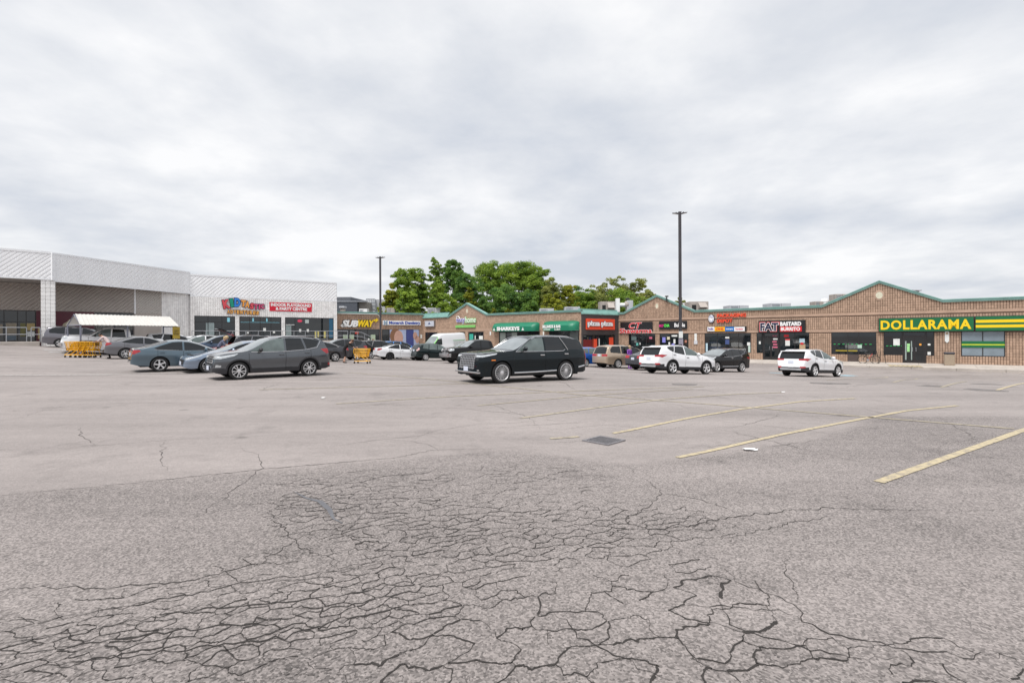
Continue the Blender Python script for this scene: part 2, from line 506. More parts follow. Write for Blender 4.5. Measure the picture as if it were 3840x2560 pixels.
CR = [([(-300, 1890), (0, 1858), (350, 1826), (700, 1790), (1000, 1757), (1300, 1732), (1500, 1714), (1620, 1688), (1900, 1680), (2010, 1664)], 0.018),
      ([(2358, 1745), (2385, 1785), (2450, 1815), (2482, 1850), (2440, 1895), (2360, 1935), (2345, 1960), (2430, 1985), (2560, 1975), (2700, 1945), (2900, 1920), (3100, 1905), (3400, 1912), (3600, 1918), (3850, 1902)], 0.016),
      ([(2482, 1850), (2620, 1872), (2720, 1905), (2790, 1930)], 0.012), ([(2630, 2030), (2800, 2000), (2960, 1960), (3100, 1940), (3260, 1940)], 0.011),
      ([(2700, 2130), (2780, 2190), (2900, 2230), (2980, 2265), (3010, 2330), (3150, 2390), (3350, 2430), (3600, 2460), (3850, 2450)], 0.014),
      ([(3010, 2330), (2920, 2290), (2740, 2280), (2520, 2270)], 0.011), ([(3000, 2265), (2960, 2180), (2945, 2080)], 0.008),
      ([(2700, 2240), (2740, 2340), (2900, 2400), (3150, 2460), (3400, 2480)], 0.013), ([(2080, 2300), (2200, 2400), (2330, 2470), (2500, 2560)], 0.014),
      ([(-200, 2250), (100, 2200), (320, 2205), (700, 2180), (980, 2110), (1150, 2000), (1180, 1960)], 0.014),
      ([(-100, 2340), (250, 2310), (560, 2260), (900, 2190), (1200, 2150), (1450, 2110)], 0.016), ([(-100, 2420), (350, 2360), (700, 2290), (1060, 2260), (1400, 2210), (1700, 2140)], 0.017),
      ([(-100, 2470), (300, 2420), (620, 2370), (1000, 2330), (1300, 2270), (1600, 2200)], 0.019), ([(-100, 2540), (300, 2480), (640, 2440), (1000, 2400), (1400, 2300), (1750, 2230)], 0.015),
      ([(1000, 1900), (1060, 1980), (1120, 2050), (1230, 2090), (1260, 2150)], 0.014), ([(1220, 1950), (1300, 2010), (1400, 2060), (1500, 2060)], 0.011),
      ([(-300, 1690), (70, 1685), (400, 1668), (700, 1645), (1100, 1628)], 0.010), ([(-200, 1545), (200, 1538), (450, 1530)], 0.012), ([(1640, 1600), (1850, 1590), (2060, 1575), (2250, 1592)], 0.008),
      ([(1980, 1598), (2100, 1610), (2260, 1592), (2420, 1605), (2500, 1612), (2640, 1582)], 0.010), ([(2620, 1573), (2760, 1585), (3000, 1610), (3110, 1625), (3300, 1650), (3530, 1668)], 0.012),
      ([(3500, 1690), (3700, 1715), (3860, 1722)], 0.014), ([(3490, 1690), (3560, 1660), (3700, 1640)], 0.008), ([(2010, 1664), (2160, 1655), (2300, 1650)], 0.008)]
for p, wd in CR: ribbon('crack', p, wd * .62, M_TAR, lift=0.004, step=0.045, jag=0.016, taper=True)
# alligator cracking: a net of broken cells, finer and denser towards the lower left and centre
CZ = [(gp(p), r_, w_, k_) for p, r_, w_, k_ in (
    ([(-500, 2330), (500, 2230), (1100, 2120), (1500, 2080), (1900, 2080), (2000, 2200), (1500, 2400), (900, 2620), (-500, 2700)], .088, .0095, .90),
    ([(980, 1960), (1060, 1850), (1400, 1830), (2000, 1870), (2450, 1880), (2800, 1950), (2750, 2060), (2300, 2130), (1900, 2200), (1250, 2130)], .094, .0075, .86),
    ([(800, 1800), (1500, 1745), (2250, 1730), (2350, 1800), (2250, 1870), (1500, 1880), (1050, 1960), (900, 1900)], .115, .0050, .62),
    ([(100, 2240), (700, 2150), (1000, 2000), (1300, 2100), (700, 2260), (100, 2320)], .15, .0060, .45),
    ([(1500, 2200), (2700, 2080), (2950, 2220), (3100, 2330), (3900, 2400), (4100, 2750), (1300, 2800), (1000, 2560)], .175, .0080, .78))]
def czone(x, y):
    for poly, r_, w_, k_ in CZ:
        if inpoly(x, y, poly): return r_, w_, k_
    return None
def crack_net():
    rr = random.Random(5); ca, sa = math.cos(R(17)), math.sin(R(17)); SX = .62
    fwd = lambda x, y: ((x * ca + y * sa) * SX, -x * sa + y * ca)
    inv = lambda p, q: ((p / SX) * ca - q * sa, (p / SX) * sa + q * ca)
    cell = {}; pts = []
    h = .25
    for _ in range(40000):
        y = 2.2 + 6.2 * rr.random() ** 1.3; x = (rr.random() - .5) * 2.5 * y
        z = czone(x, y)
        if z is None: continue
        p, q = fwd(x, y); r_ = z[0] * rr.uniform(.75, 1.35); i, j = int(p // h), int(q // h); ok = True
        for a in range(i - 2, i + 3):
            for b in range(j - 2, j + 3):
                for (pp, qq, rq) in cell.get((a, b), ()):
                    if (pp - p) ** 2 + (qq - q) ** 2 < min(r_, rq) ** 2: ok = False; break
                if not ok: break
            if not ok: break
        if ok: cell.setdefault((i, j), []).append((p, q, r_)); pts.append((p, q))
    A = np.array(pts); edges = {}
    for i in range(len(A)):
        d = ((A - A[i]) ** 2).sum(1); nb = np.argsort(d)[1:22]
        poly = [(A[i][0] + a, A[i][1] + b, -1) for a, b in ((-.5, -.5), (.5, -.5), (.5, .5), (-.5, .5))]
        for k in nb:
            mx_, my_ = (A[i] + A[k]) / 2; nx_, ny_ = A[k] - A[i]; out = []
            for e in range(len(poly)):
                P0, P1 = poly[e], poly[(e + 1) % len(poly)]
                s0, s1 = (P0[0] - mx_) * nx_ + (P0[1] - my_) * ny_, (P1[0] - mx_) * nx_ + (P1[1] - my_) * ny_
                if s0 <= 0: out.append(P0)
                if (s0 <= 0) != (s1 <= 0):
                    t = s0 / (s0 - s1); out.append((P0[0] + t * (P1[0] - P0[0]), P0[1] + t * (P1[1] - P0[1]), k if s0 <= 0 else P0[2]))
            poly = out
            if len(poly) < 3: break
        for e in range(len(poly)):
            k = poly[e][2]
            if k >= 0 and i < k: edges[(i, k)] = (poly[e][:2], poly[(e + 1) % len(poly)][:2])
    V, Fc = [], []
    wob = lambda x, y: (.022 * math.sin(7.3 * x + 3.1 * y) + .014 * math.sin(17 * y - 9 * x), .022 * math.sin(6.1 * y - 4.7 * x) + .014 * math.sin(19 * x + 5 * y))
    for (i, k), (a, b) in edges.items():
        a, b = inv(*a), inv(*b)
        z = czone((a[0] + b[0]) / 2, (a[1] + b[1]) / 2)
        if z is None or math.dist(a, b) > 1.1: continue
        mxy = ((a[0] + b[0]) / 2, (a[1] + b[1]) / 2); inside = [c_[0] for c_ in CZ if inpoly(*mxy, c_[0])]
        edge = max(pdist(*mxy, c_) for c_ in inside)
        if rr.random() > z[2] * clamp(.30 + edge / .45, 0, 1): continue
        fade = clamp(.45 + edge / .8, 0, 1)
        def mid(p, q, amp, n):
            if n == 0: return [p]
            m = ((p[0] + q[0]) / 2 + rr.gauss(0, amp), (p[1] + q[1]) / 2 + rr.gauss(0, amp)); return mid(p, m, amp * .55, n - 1) + mid(m, q, amp * .55, n - 1)
        L_ = math.dist(a, b); n = 4 if L_ > .2 else (3 if L_ > .1 else 2)
        ln = mid(a, b, L_ * .10, n) + [b]
        ang = abs(math.sin(math.atan2(b[1] - a[1], b[0] - a[0]) - R(17)))
        w0 = min(.5 * z[1] * math.exp(rr.gauss(0, .4)) * (1.5 - 1.0 * ang), .035 * L_) * fade
        k0 = len(V)
        for q, p in enumerate(ln):
            wx, wy = wob(*p); x, y = p[0] + wx, p[1] + wy
            c, d = ln[max(q - 1, 0)], ln[min(q + 1, len(ln) - 1)]; dx, dy = d[0] - c[0], d[1] - c[1]; m = math.hypot(dx, dy) + 1e-9
            w_ = w0 * rr.uniform(.5, 1.6); zz = G(x, y) + .0035
            V += [(x - dy / m * w_, y + dx / m * w_, zz), (x + dy / m * w_, y - dx / m * w_, zz)]
        Fc += [(k0 + 2 * q, k0 + 2 * q + 1, k0 + 2 * q + 3, k0 + 2 * q + 2) for q in range(len(ln) - 1)]
    add('crack_net', mesh_of(V, Fc, M_TAR), ground, kind='stuff')
crack_net()
# hairline cracks wandering over the open lot
for i in range(26):
    u, v = random.uniform(100, 3700), random.uniform(1440, 1700); c = ground_px(u, v); a = R(random.choice((24, 24, -38, 100)) + random.gauss(0, 10)); ln = random.uniform(2, 6) * c.y / 12
    pts_ = [(c.x, c.y)]
    for k in range(5): a += random.gauss(0, .18); pts_.append((pts_[-1][0] + math.cos(a) * ln / 5, pts_[-1][1] + math.sin(a) * ln / 5))
    if min(p[1] for p in pts_) > 4: ribbon('crack', pts_, .0075 * c.y / 9, M_TAR, lift=.004, step=.12, jag=.02, px=False, taper=True)
ribbon('crack_sealer', [(1105, 1845), (1150, 1868), (1200, 1880), (1235, 1910), (1250, 1945), (1285, 1962)], 0.055, M_SEAL, lift=0.005, step=0.08, taper=True)
for u, v, wd, ln in ((3110, 1437, 0.5, 1.4), (2570, 1441, 0.35, 1.0), (3300, 1421, 0.4, 1.2), (3500, 1447, 0.3, 1.0), (3690, 1462, 0.4, 0.9), (3700, 1440, 0.35, 0.8)):
    c = ground_px(u, v)
    vs, n = [], 18
    for i in range(n):
        t = 2 * math.pi * i / n; k = random.uniform(0.75, 1.15)
        x, y = c.x + math.cos(t) * ln / 2 * k, c.y + math.sin(t) * wd * k * 1.4
        vs.append((x, y, G(x, y) + 0.005))
    add('asphalt_stain', mesh_of(vs, [tuple(range(n))], pm('oil_stain', (0.145, 0.13, 0.125), 0.7, var=0.3)), ground)
# drain grate
gz = G(*DRAIN)
MG = Matrix.Translation((DRAIN[0], DRAIN[1], gz + 0.006)) @ Matrix.Rotation(R(45), 4, 'Z') @ Matrix.Scale(.74, 4)
dr = emp('drain_grate', MG, 'square iron storm drain grate set in the asphalt beside a yellow line', 'drain')
M_IRON = pm('worn_iron', (0.22, 0.21, 0.22), 0.5, metal=0.5, var=0.3, scale=12)
f = MB()
for a, b_, c, d in ((-.36, .36, -.36, -.29), (-.36, .36, .29, .36), (-.36, -.29, -.29, .29), (.29, .36, -.29, .29)): f.box(a, b_, c, d, -0.01, 0.02)
f.add('rim', M_IRON, dr, MG)
MB().box(-.289, .289, -.289, .289, -0.012, 0.004).add('sump', M_DARK, dr, MG)
for i in range(9):
    y = -0.24 + i * 0.06
    MB().box(-.285, .285, y - 0.014, y + 0.014, 0.005, 0.018).add('bar', M_IRON, dr, MG)
# paper scraps
for u, v, sz, lb in ((2815, 1688, 0.12, 'crumpled white paper scrap lying near the long yellow stall line'), (1210, 1493, 0.09, 'small white paper scrap in front of the grey crossover'), (2935, 1471, 0.10, 'tiny pale paper scrap at the end of a faded stall line')):
    c = ground_px(u, v); m_ = MB()
    n = 5; vs = []
    for j in range(n):
        for i in range(n): vs.append((c.x + (i / 4 - .5) * sz * 1.5 + random.gauss(0, .01), c.y + (j / 4 - .5) * sz + random.gauss(0, .01), c.z + 0.012 + abs(random.gauss(0, .012))))
    add('paper_scrap', mesh_of(vs, [(j * n + i, j * n + i + 1, (j + 1) * n + i + 1, (j + 1) * n + i) for j in range(4) for i in range(4)], M_WHITE), label=lb, cat='paper')
# ---------------------------------------------------------------- masonry, storefronts, signs
def block_rects(t0, t1, z0, topf, openings, bw, bh):
    out = []
    nz = int(math.ceil((max(topf(t0 + (t1 - t0) * i / 200) for i in range(201)) - z0) / bh))
    for r in range(nz):
        za, zb = z0 + r * bh, z0 + (r + 1) * bh
        t = math.floor(t0 / bw) * bw
        while t < t1 - 1e-6:
            a, b, c, d = max(t, t0), min(t + bw, t1), za, zb
            full = (b - a) > bw - 1e-6
            t += bw
            d = min(d, topf(a), topf(b))
            ok = d - c > 0.04
            for (oa, ob, oc, od) in openings:
                if not ok: break
                ot, oz = min(b, ob) - max(a, oa), min(d, od) - max(c, oc)
                if ot <= 1e-6 or oz <= 1e-6: continue
                full = False
                if oz > 0.5 * (d - c):
                    if a < oa and b > ob: ok = False
                    elif a < oa: b = oa
                    elif b > ob: a = ob
                    else: ok = False
                elif ot > 0.3 * (b - a):
                    if c < oc: d = oc
                    else: c = od
                if b - a < 0.03 or d - c < 0.03: ok = False
            if ok: out.append((a, b, c, d, full and d - c > bh - 1e-6))
    return out
def masonry(W, parent, rects, out, j, mat, mat1, bw, bh, focus=None, nmax=300, y0=0.0):
    singles, rest = [], rects
    if focus is not None:
        fl = sorted([r for r in rects if r[4]], key=lambda r: abs(r[0] - focus[0]) + abs(r[2] - focus[1]) * 2)[:nmax]
        ids = set(id(r) for r in fl); singles = fl; rest = [r for r in rects if id(r) not in ids]
    V, Fc = [], []
    for a, b, c, d, _ in rest:
        o = out + random.uniform(-0.006, 0.006); h = j / 2; g = j / 6; k = len(V)
        V += [(a + h, y0, c + g), (b - h, y0, c + g), (b - h, y0, d - g), (a + h, y0, d - g)]
        h2 = h + 0.006; g2 = g + .003
        V += [(a + h2, y0 - o, c + g2), (b - h2, y0 - o, c + g2), (b - h2, y0 - o, d - g2), (a + h2, y0 - o, d - g2)]
        Fc += [(k + 4, k + 5, k + 6, k + 7), (k, k + 1, k + 5, k + 4), (k + 1, k + 2, k + 6, k + 5), (k + 2, k + 3, k + 7, k + 6), (k + 3, k, k + 4, k + 7)]
    if V: add('masonry_courses', mesh_of(V, Fc, mat), parent, W.M, kind='stuff')
    if singles:
        h = j / 2; h2 = h + 0.006; g = j / 6; g2 = g + .003
        V = [(h, 0, g), (bw - h, 0, g), (bw - h, 0, bh - g), (h, 0, bh - g), (h2, -out, g2), (bw - h2, -out, g2), (bw - h2, -out, bh - g2), (h2, -out, bh - g2)]
        me = mesh_of(V, [(4, 5, 6, 7), (0, 1, 5, 4), (1, 2, 6, 5), (2, 3, 7, 6), (3, 0, 4, 7)], mat1)
        for r in singles: add('block', me, parent, W.M @ Matrix.Translation((r[0], y0 + random.uniform(-.004, .004), r[2])))
def polyf(pts):
    xs, zs = [p[0] for p in pts], [p[1] for p in pts]
    return lambda t: float(np.interp(t, xs, zs))
def rect(W, u0, u1, v0, v1):
    um = (u0 + u1) / 2
    z1, z0 = W.tz(um, v0)[1], W.tz(um, v1)[1]
    vm = (v0 + v1) / 2
    return W.tz(u0, vm)[0], W.tz(u1, vm)[0], z0, z1
def storefront(W, parent, rc, mull, glass, cross=(), name='window', pane='pane', fw=0.05, y=-0.0):
    """frame with a pane object in every bay; rc = t0,t1,z0,z1"""
    t0, t1, z0, z1 = rc
    f = MB()
    f.box(t0, t1, y - 0.055, y, z1 - fw, z1); f.box(t0, t1, y - 0.055, y, z0, z0 + fw)
    xs = [t0] + list(mull) + [t1]
    f.box(t0, t0 + fw, y - 0.052, y, z0 + fw, z1 - fw); f.box(t1 - fw, t1, y - 0.052, y, z0 + fw, z1 - fw)
    for m in mull: f.box(m - fw / 2, m + fw / 2, y - 0.052, y, z0 + fw, z1 - fw)
    zs = [z0] + list(cross) + [z1]
    for c in cross:
        for a, b in zip(xs[:-1], xs[1:]): f.box(a + fw / 2 + .026, b - fw / 2 - .026, y - 0.049, y, c - fw / 2, c + fw / 2)
    fo = f.add(name, M_FRAME, parent, W.M)
    for a, b in zip(xs[:-1], xs[1:]):
        for c, d in zip(zs[:-1], zs[1:]):
            MB().box(a + .01, b - .01, y - 0.022, y - 0.004, c + .01, d - .01).add(pane, glass, fo, W.M)
    return fo
def flat(W, parent, name, rc, mat, out, th=0.004):
    return MB().box(rc[0], rc[1], -out - th, -out, rc[2], rc[3]).add(name, mat, parent, W.M)
def text_mesh(s, w, h, depth, mat, bold=0.0, shear=0.0, space=1.0, keep=False):
    cu = bpy.data.curves.new('t', 'FONT')
    cu.body = s; cu.size = 1.0; cu.offset = bold; cu.shear = shear; cu.space_character = space
    cu.extrude = 0.5; cu.resolution_u = 3
    o = bpy.data.objects.new('t', cu); COL.objects.link(o)
    dg = bpy.context.evaluated_depsgraph_get()
    me = bpy.data.meshes.new_from_object(o.evaluated_get(dg))
    bpy.data.objects.remove(o); bpy.data.curves.remove(cu)
    n = len(me.vertices); co = np.empty(n * 3); me.vertices.foreach_get('co', co); co = co.reshape(-1, 3)
    lo, hi = co.min(0), co.max(0)
    q = np.empty_like(co)
    q[:, 0] = (co[:, 0] - lo[0]) / (hi[0] - lo[0]) * w
    q[:, 2] = (co[:, 1] - lo[1]) / (hi[1] - lo[1]) * h
    q[:, 1] = -(co[:, 2] + 0.5) * depth
    me.vertices.foreach_set('co', q.ravel())
    me.materials.clear(); me.materials.append(mat); me.update()
    return me
def letters(W, parent, s, rc, out, mat, depth=0.05, name='lettering', rot=0, **k):
    me = text_mesh(s, rc[1] - rc[0], rc[3] - rc[2], depth, mat, **k)
    M = W.M @ Matrix.Translation((rc[0], -out, rc[2]))
    if rot:
        c = Matrix.Translation(((rc[1] - rc[0]) / 2, 0, (rc[3] - rc[2]) / 2))
        M = M @ c @ Matrix.Rotation(rot, 4, 'Y') @ c.inverted()
    return add(name, me, parent, M)
def grow(rc, d): return (rc[0] - d, rc[1] + d, rc[2] - d, rc[3] + d)
def sign(W, name, label, rc, out=0.08, th=0.12, mat=None, cat='sign', frame=None):
    base = emp(name, W.M @ Matrix.Translation((rc[0], -out, rc[2])), label, cat)
    if mat: MB().bbox(rc[0], rc[1], -out - th, -out, rc[2], rc[3], 0.015).add('board', mat, base, W.M)
    return base
# ---------------------------------------------------------------- brick strip mall
mall = emp('brick_strip_mall', W1.pt(0), 'long low brown brick strip mall with teal roof edge and three gables', 'building')
def coping(W, pts, h=0.2, name='coping', mat=None, f=0.14):
    m = MB()
    for (a, za), (b, zb) in zip(pts[:-1], pts[1:]):
        vs = [(a, -f, za - h), (b, -f, zb - h), (b, .3, zb - h), (a, .3, za - h), (a, -f - .03, za), (b, -f - .03, zb), (b, .3, zb), (a, .3, za)]
        m.pts(vs, [(0, 1, 5, 4), (4, 5, 6, 7), (3, 2, 1, 0), (2, 3, 7, 6), (0, 4, 7, 3), (1, 2, 6, 5)])
        vs = [(a, -f - .05, za - .05), (b, -f - .05, zb - .05), (b, -f - .02, zb - .05), (a, -f - .02, za - .05), (a, -f - .05, za + .03), (b, -f - .05, zb + .03), (b, .32, zb + .03), (a, .32, za + .03)]
        m.pts(vs, [(0, 1, 5, 4), (4, 5, 6, 7), (3, 2, 1, 0), (0, 4, 7, 3), (1, 2, 6, 5)])
    return m.add(name, mat or M_TEAL, mall, W.M)
def wallslab(W, pts, z0, mat, parent, y0=0.0, y1=0.28, name='wall'):
    poly = [(pts[0][0], z0)] + [(pts[-1][0], z0)] + [(t, z) for t, z in reversed(pts)]
    return MB().prism(poly, y0, y1).add(name, mat, parent, W.M)
# right wing
top1 = [W1.tz(u, v) for u, v in ((2322, 1174), (2340, 1172), (2464, 1106), (2605, 1164), (3082, 1145), (3297, 1053), (3535, 1124), (4150, 1098))]
top1[0] = (0.0, top1[1][1]); top1[-1] = (W1.L, top1[-2][1])
FL1 = -0.54
win = {k: rect(W1, *v) for k, v in dict(ct=(2359, 2458, 1254, 1349), mo=(2475, 2582, 1252, 1332), pk=(2644, 2816, 1250.5, 1331), fat=(2838, 3035, 1249, 1346), d1=(3118, 3286, 1246, 1337), d2=(3314, 3503, 1244.5, 1342), d3=(3604, 3769, 1243, 1350)).items()}
HEAD1 = 1.95
for k, r in win.items(): win[k] = (r[0], r[1], r[2] if k not in ('ct',) else FL1, HEAD1)
SILL1 = 0.06
for k in ('pk', 'd1', 'd3', 'mo'): win[k] = (*win[k][:2], SILL1, HEAD1)
for k in ('fat', 'd2', 'ct'): win[k] = (*win[k][:2], FL1 + .02, HEAD1)
tf1 = polyf(top1)
bands = [(0, W1.L, HEAD1 + .01, HEAD1 + .21), (0, W1.L, 3.36, 3.56)]
# low plinths beside doors
fatdoor = (W1.tz(2862, 1300)[0], W1.tz(2923, 1300)[0]); d2door = (W1.tz(3385, 1300)[0], W1.tz(3472, 1300)[0]); d1door = (W1.tz(3179, 1300)[0], W1.tz(3219, 1300)[0])
op = [win['ct'], win['mo'], win['pk'], win['d3']]
op += [(win['fat'][0], win['fat'][1], SILL1, HEAD1), (*fatdoor, FL1, SILL1), (win['d1'][0], win['d1'][1], SILL1, HEAD1), (*d1door, FL1, SILL1), (win['d2'][0], win['d2'][1], SILL1, HEAD1), (*d2door, FL1, SILL1)]
rc_ = block_rects(0, W1.L, FL1, tf1, op + bands, 0.16, 0.2)
wallslab(W1, top1, -1.2, M_BRICKB, mall)
masonry(W1, mall, rc_, 0.05, 0.020, M_BRICK, M_BRICK1, 0.16, 0.2, focus=(W1.tz(3660, 1210)[0], 2.6))
for b in bands: MB().box(b[0], b[1], -0.058, 0, b[2], b[3]).add('band_course', M_BAND, mall, W1.M)
coping(W1, top1, 0.2)
for u, v, w_, h_ in ((2464, 1147, 0.155, 0.25), (3297, 1107, 0.235, 0.285)):
    t, z = W1.tz(u, v)
    prof = lambda a, b, c, y, n=28: None
    m = MB(); n = 28
    for (ra, rb, ya, yb) in ((1.0, 1.5, -0.075, -0.058), (1.0, 1.0, -0.075, -0.05)):
        k = len(m.v)
        for i in range(n):
            a = 2 * math.pi * i / n
            m.v += [(t + math.cos(a) * w_ * ra, ya, z + math.sin(a) * h_ * ra), (t + math.cos(a) * w_ * rb, yb, z + math.sin(a) * h_ * rb)]
        m.f += [(k + 2 * i, k + 2 * ((i + 1) % n), k + 2 * ((i + 1) % n) + 1, k + 2 * i + 1) for i in range(n)]
    md = m.add('medallion', M_BAND, mall, W1.M)
    MB().pts([(t + math.cos(2 * math.pi * i / n) * w_, -0.0655, z + math.sin(2 * math.pi * i / n) * h_) for i in range(n)], [tuple(range(n))]).add('disc', pm('cream_disc', (0.62, 0.60, 0.47), 0.6), md, W1.M)
def door(W, parent, t0, t1, z0, z1, leafs=2, transom=0.35, gl=None):
    f = MB(); fw = 0.07
    f.box(t0, t0 + fw, -0.09, -0.056, z0, z1); f.box(t1 - fw, t1, -0.09, -0.056, z0, z1); f.box(t0 + fw, t1 - fw, -0.09, -0.056, z1 - fw, z1)
    zt = z1 - transom
    f.box(t0 + fw, t1 - fw, -0.088, -0.056, zt - .04, zt + .04)
    fo = f.add('door', M_FRAME, parent, W.M)
    MB().box(t0 + fw, t1 - fw, -0.07, -0.06, zt + .04, z1 - fw).add('transom_pane', M_GLASS, fo, W.M)
    wd = (t1 - t0 - 2 * fw) / leafs
    for i in range(leafs):
        a, b = t0 + fw + i * wd, t0 + fw + (i + 1) * wd
        l = MB(); k = 0.07
        l.box(a + .008, a + k, -0.086, -0.06, z0 + .02, zt - .05); l.box(b - k, b - .008, -0.086, -0.06, z0 + .02, zt - .05)
        l.box(a + k, b - k, -0.086, -0.06, z0 + .02, z0 + .18); l.box(a + k, b - k, -0.086, -0.06, zt - .13, zt - .05)
        l.box(a + k, b - k, -0.084, -0.06, z0 + .98, z0 + 1.03)
        l.add('leaf', M_FRAME, fo, W.M)
        MB().box(a + k, b - k, -0.074, -0.064, z0 + .18, zt - .13).add('pane', gl or M_GLASS, fo, W.M)
        hx = b - .11 if (i == 0 and leafs == 2) else a + .11
        MB().tube([(hx, -.09, z0 + .9), (hx, -.14, z0 + .92), (hx, -.14, z0 + 1.18), (hx, -.09, z0 + 1.2)], .018, 6).add('handle', M_STEEL, fo, W.M)
    return fo
def ut(W, *us): return [W.tz(u, 1300)[0] for u in us]
w_ct = storefront(W1, mall, win['ct'], ut(W1, 2397, 2425), M_GLASS)
w_mo = storefront(W1, mall, win['mo'], ut(W1, 2515, 2553), M_GLASS)
w_pk = storefront(W1, mall, win['pk'], ut(W1, 2690, 2737, 2770), M_GLASS)
w_fat = storefront(W1, mall, (win['fat'][0], win['fat'][1], SILL1 + 0.0, HEAD1), ut(W1, 2860, 2925, 2981), M_GLASS)
door(W1, mall, *fatdoor, FL1 + .02, HEAD1)
w_d1 = storefront(W1, mall, win['d1'], ut(W1, 3179, 3220), M_GLASS)
MB().box(d1door[0], d1door[1], -0.05, -.005, FL1, SILL1 - .01).add('kick_panel', pm('brown_panel', (0.075, 0.055, 0.05), 0.5), mall, W1.M)
w_d2 = storefront(W1, mall, (win['d2'][0], win['d2'][1], SILL1, HEAD1), ut(W1, 3383, 3475), M_GLASS)
door(W1, mall, *d2door, FL1 + .02, HEAD1)
w_d3 = storefront(W1, mall, win['d3'], ut(W1, 3685), M_GLASS2)
GRN = pm('sign_green', (0.006, 0.13, 0.045), 0.35, var=0.06)
YEL = pm('sign_yellow', (0.85, 0.58, 0.005), 0.4, var=0.04)
RED = pm('sign_red', (0.62, 0.012, 0.02), 0.4, var=0.06)
ORED = pm('sign_orange_red', (0.80, 0.085, 0.035), 0.4, var=0.06)
NAVY = pm('sign_navy', (0.012, 0.014, 0.05), 0.4)
BLUE = pm('sign_blue', (0.008, 0.05, 0.36), 0.4)
PAPER = pm('paper_white', (0.72, 0.74, 0.72), 0.6)
for t0, t1, z0, z1, m in ((win['d3'][0] + .03, win['d3'][1] - .03, 0.98, 1.20, GRN), (win['d3'][0] + .03, win['d3'][1] - .03, 0.72, 0.90, GRN), (win['d3'][0] + .03, win['d3'][1] - .03, 0.90, 0.98, pm('stripe_lime', (0.55, 0.62, 0.03), 0.4))):
    flat(W1, w_d3, 'stripe', (t0, t1, z0, z1), m, 0.057)
for i in range(9):
    a = win['d1'][0] + .15 + i * (win['d1'][1] - win['d1'][0] - .3) / 9
    flat(W1, w_d1, 'decal', (a, a + .16, 0.90, 0.95), pm('decal_green', (0.02, 0.40, 0.10), 0.4), 0.024)
flat(W1, w_d1, 'stripe', (win['d1'][0] + .3, ut(W1, 3215)[0], 0.32, 0.42), pm('decal_olive', (0.35, 0.27, 0.02), 0.5), 0.024)
flat(W1, w_d1, 'poster', (*ut(W1, 3216, 3232), 0.60, 0.88), pm('decal_pale', (0.45, 0.62, 0.52), 0.5), 0.058)
flat(W1, w_d2, 'poster', (*ut(W1, 3350, 3374), 0.85, 1.38), PAPER, 0.024)
for i in range(5): flat(W1, w_d2, 'decal', (win['d2'][0] + .15 + i * .24, win['d2'][0] + .30 + i * .24, 0.78, 0.83), pm('decal_green', (0, 0, 0)), 0.024)
flat(W1, w_d2, 'poster', (*ut(W1, 3479, 3489), 0.86, 1.0), PAPER, 0.024); flat(W1, w_d2, 'poster', (*ut(W1, 3478, 3490), 0.12, 0.36), PAPER, 0.024)
for a, b, c, d, m in ((3401, 3412, 0.8, 1.0, 'lime_note'), (3401, 3411, 0.35, 0.78, 'lime_note'), (3447, 3455, .85, 1.0, 'orange_note'), (3394, 3399, -.3, 1.2, 'pale_post'), (3416, 3420, -.3, 1.2, 'pale_post')):
    flat(W1, mall, 'notice', (*ut(W1, a, b), c, d), pm(m, {'lime_note': (.35, .70, .30), 'orange_note': (.8, .35, .05), 'pale_post': (.28, .34, .32)}[m], .6), 0.092)
for a, b, c, d, m in ((2924 + 16, 2958, 1.55, 1.75, RED), (2945, 2962, .75, 1.25, PAPER), (2945, 2962, 1.25, 1.38, RED), (2998, 3018, 1.05, 1.4, pm('pale_blue', (.45, .6, .68), .5)), (2998, 3020, .45, .9, pm('tan_print', (.42, .30, .18), .6)), (3002, 3013, .85, 1.05, RED)):
    flat(W1, w_fat, 'poster', (*ut(W1, a, b), c, d), m, 0.024)
for i in range(5): flat(W1, mall, 'decal', (*ut(W1, 2897 + (i % 2) * 3, 2917 - (i % 3) * 2), 0.55 + i * .25, 0.68 + i * .25), pm('pink_decal', (.55, .12, .20), .5) if i != 3 else PAPER, 0.076)
flat(W1, w_fat, 'poster', (*ut(W1, 2846, 2853), .9, 1.15), PAPER, 0.024)
for a, b, c, d, m in ((2720, 2735, 1.42, 1.58, PAPER), (2720, 2735, .85, 1.3, pm('navy_print', (.05, .08, .22), .5)), (2802, 2815, .75, 1.05, PAPER), (2806, 2817, .08, .72, pm('mint_paper', (.5, .62, .56), .6)), (2647, 2654, .1, .95, pm('pale_blue', (0, 0, 0)))):
    flat(W1, w_pk, 'poster', (*ut(W1, a, b), c, d), m, 0.024)
for a, b, c, d, m in ((2484, 2496, 1.0, 1.55, pm('violet_print', (.22, .22, .62), .5)), (2502, 2512, 1.3, 1.6, pm('cream_print', (.62, .58, .42), .5)), (2519, 2540, 1.62, 1.78, PAPER), (2526, 2533, .9, 1.35, PAPER), (2507, 2513, .75, 1.05, PAPER), (2556, 2561, .7, 1.4, pm('mauve_print', (.40, .33, .42), .5)), (2568, 2576, 1.0, 1.25, pm('rust_print', (.40, .17, .12), .5)), (2519, 2530, .6, .9, pm('violet_print', (0, 0, 0)))):
    flat(W1, w_mo, 'poster', (*ut(W1, a, b), c, d), m, 0.024)
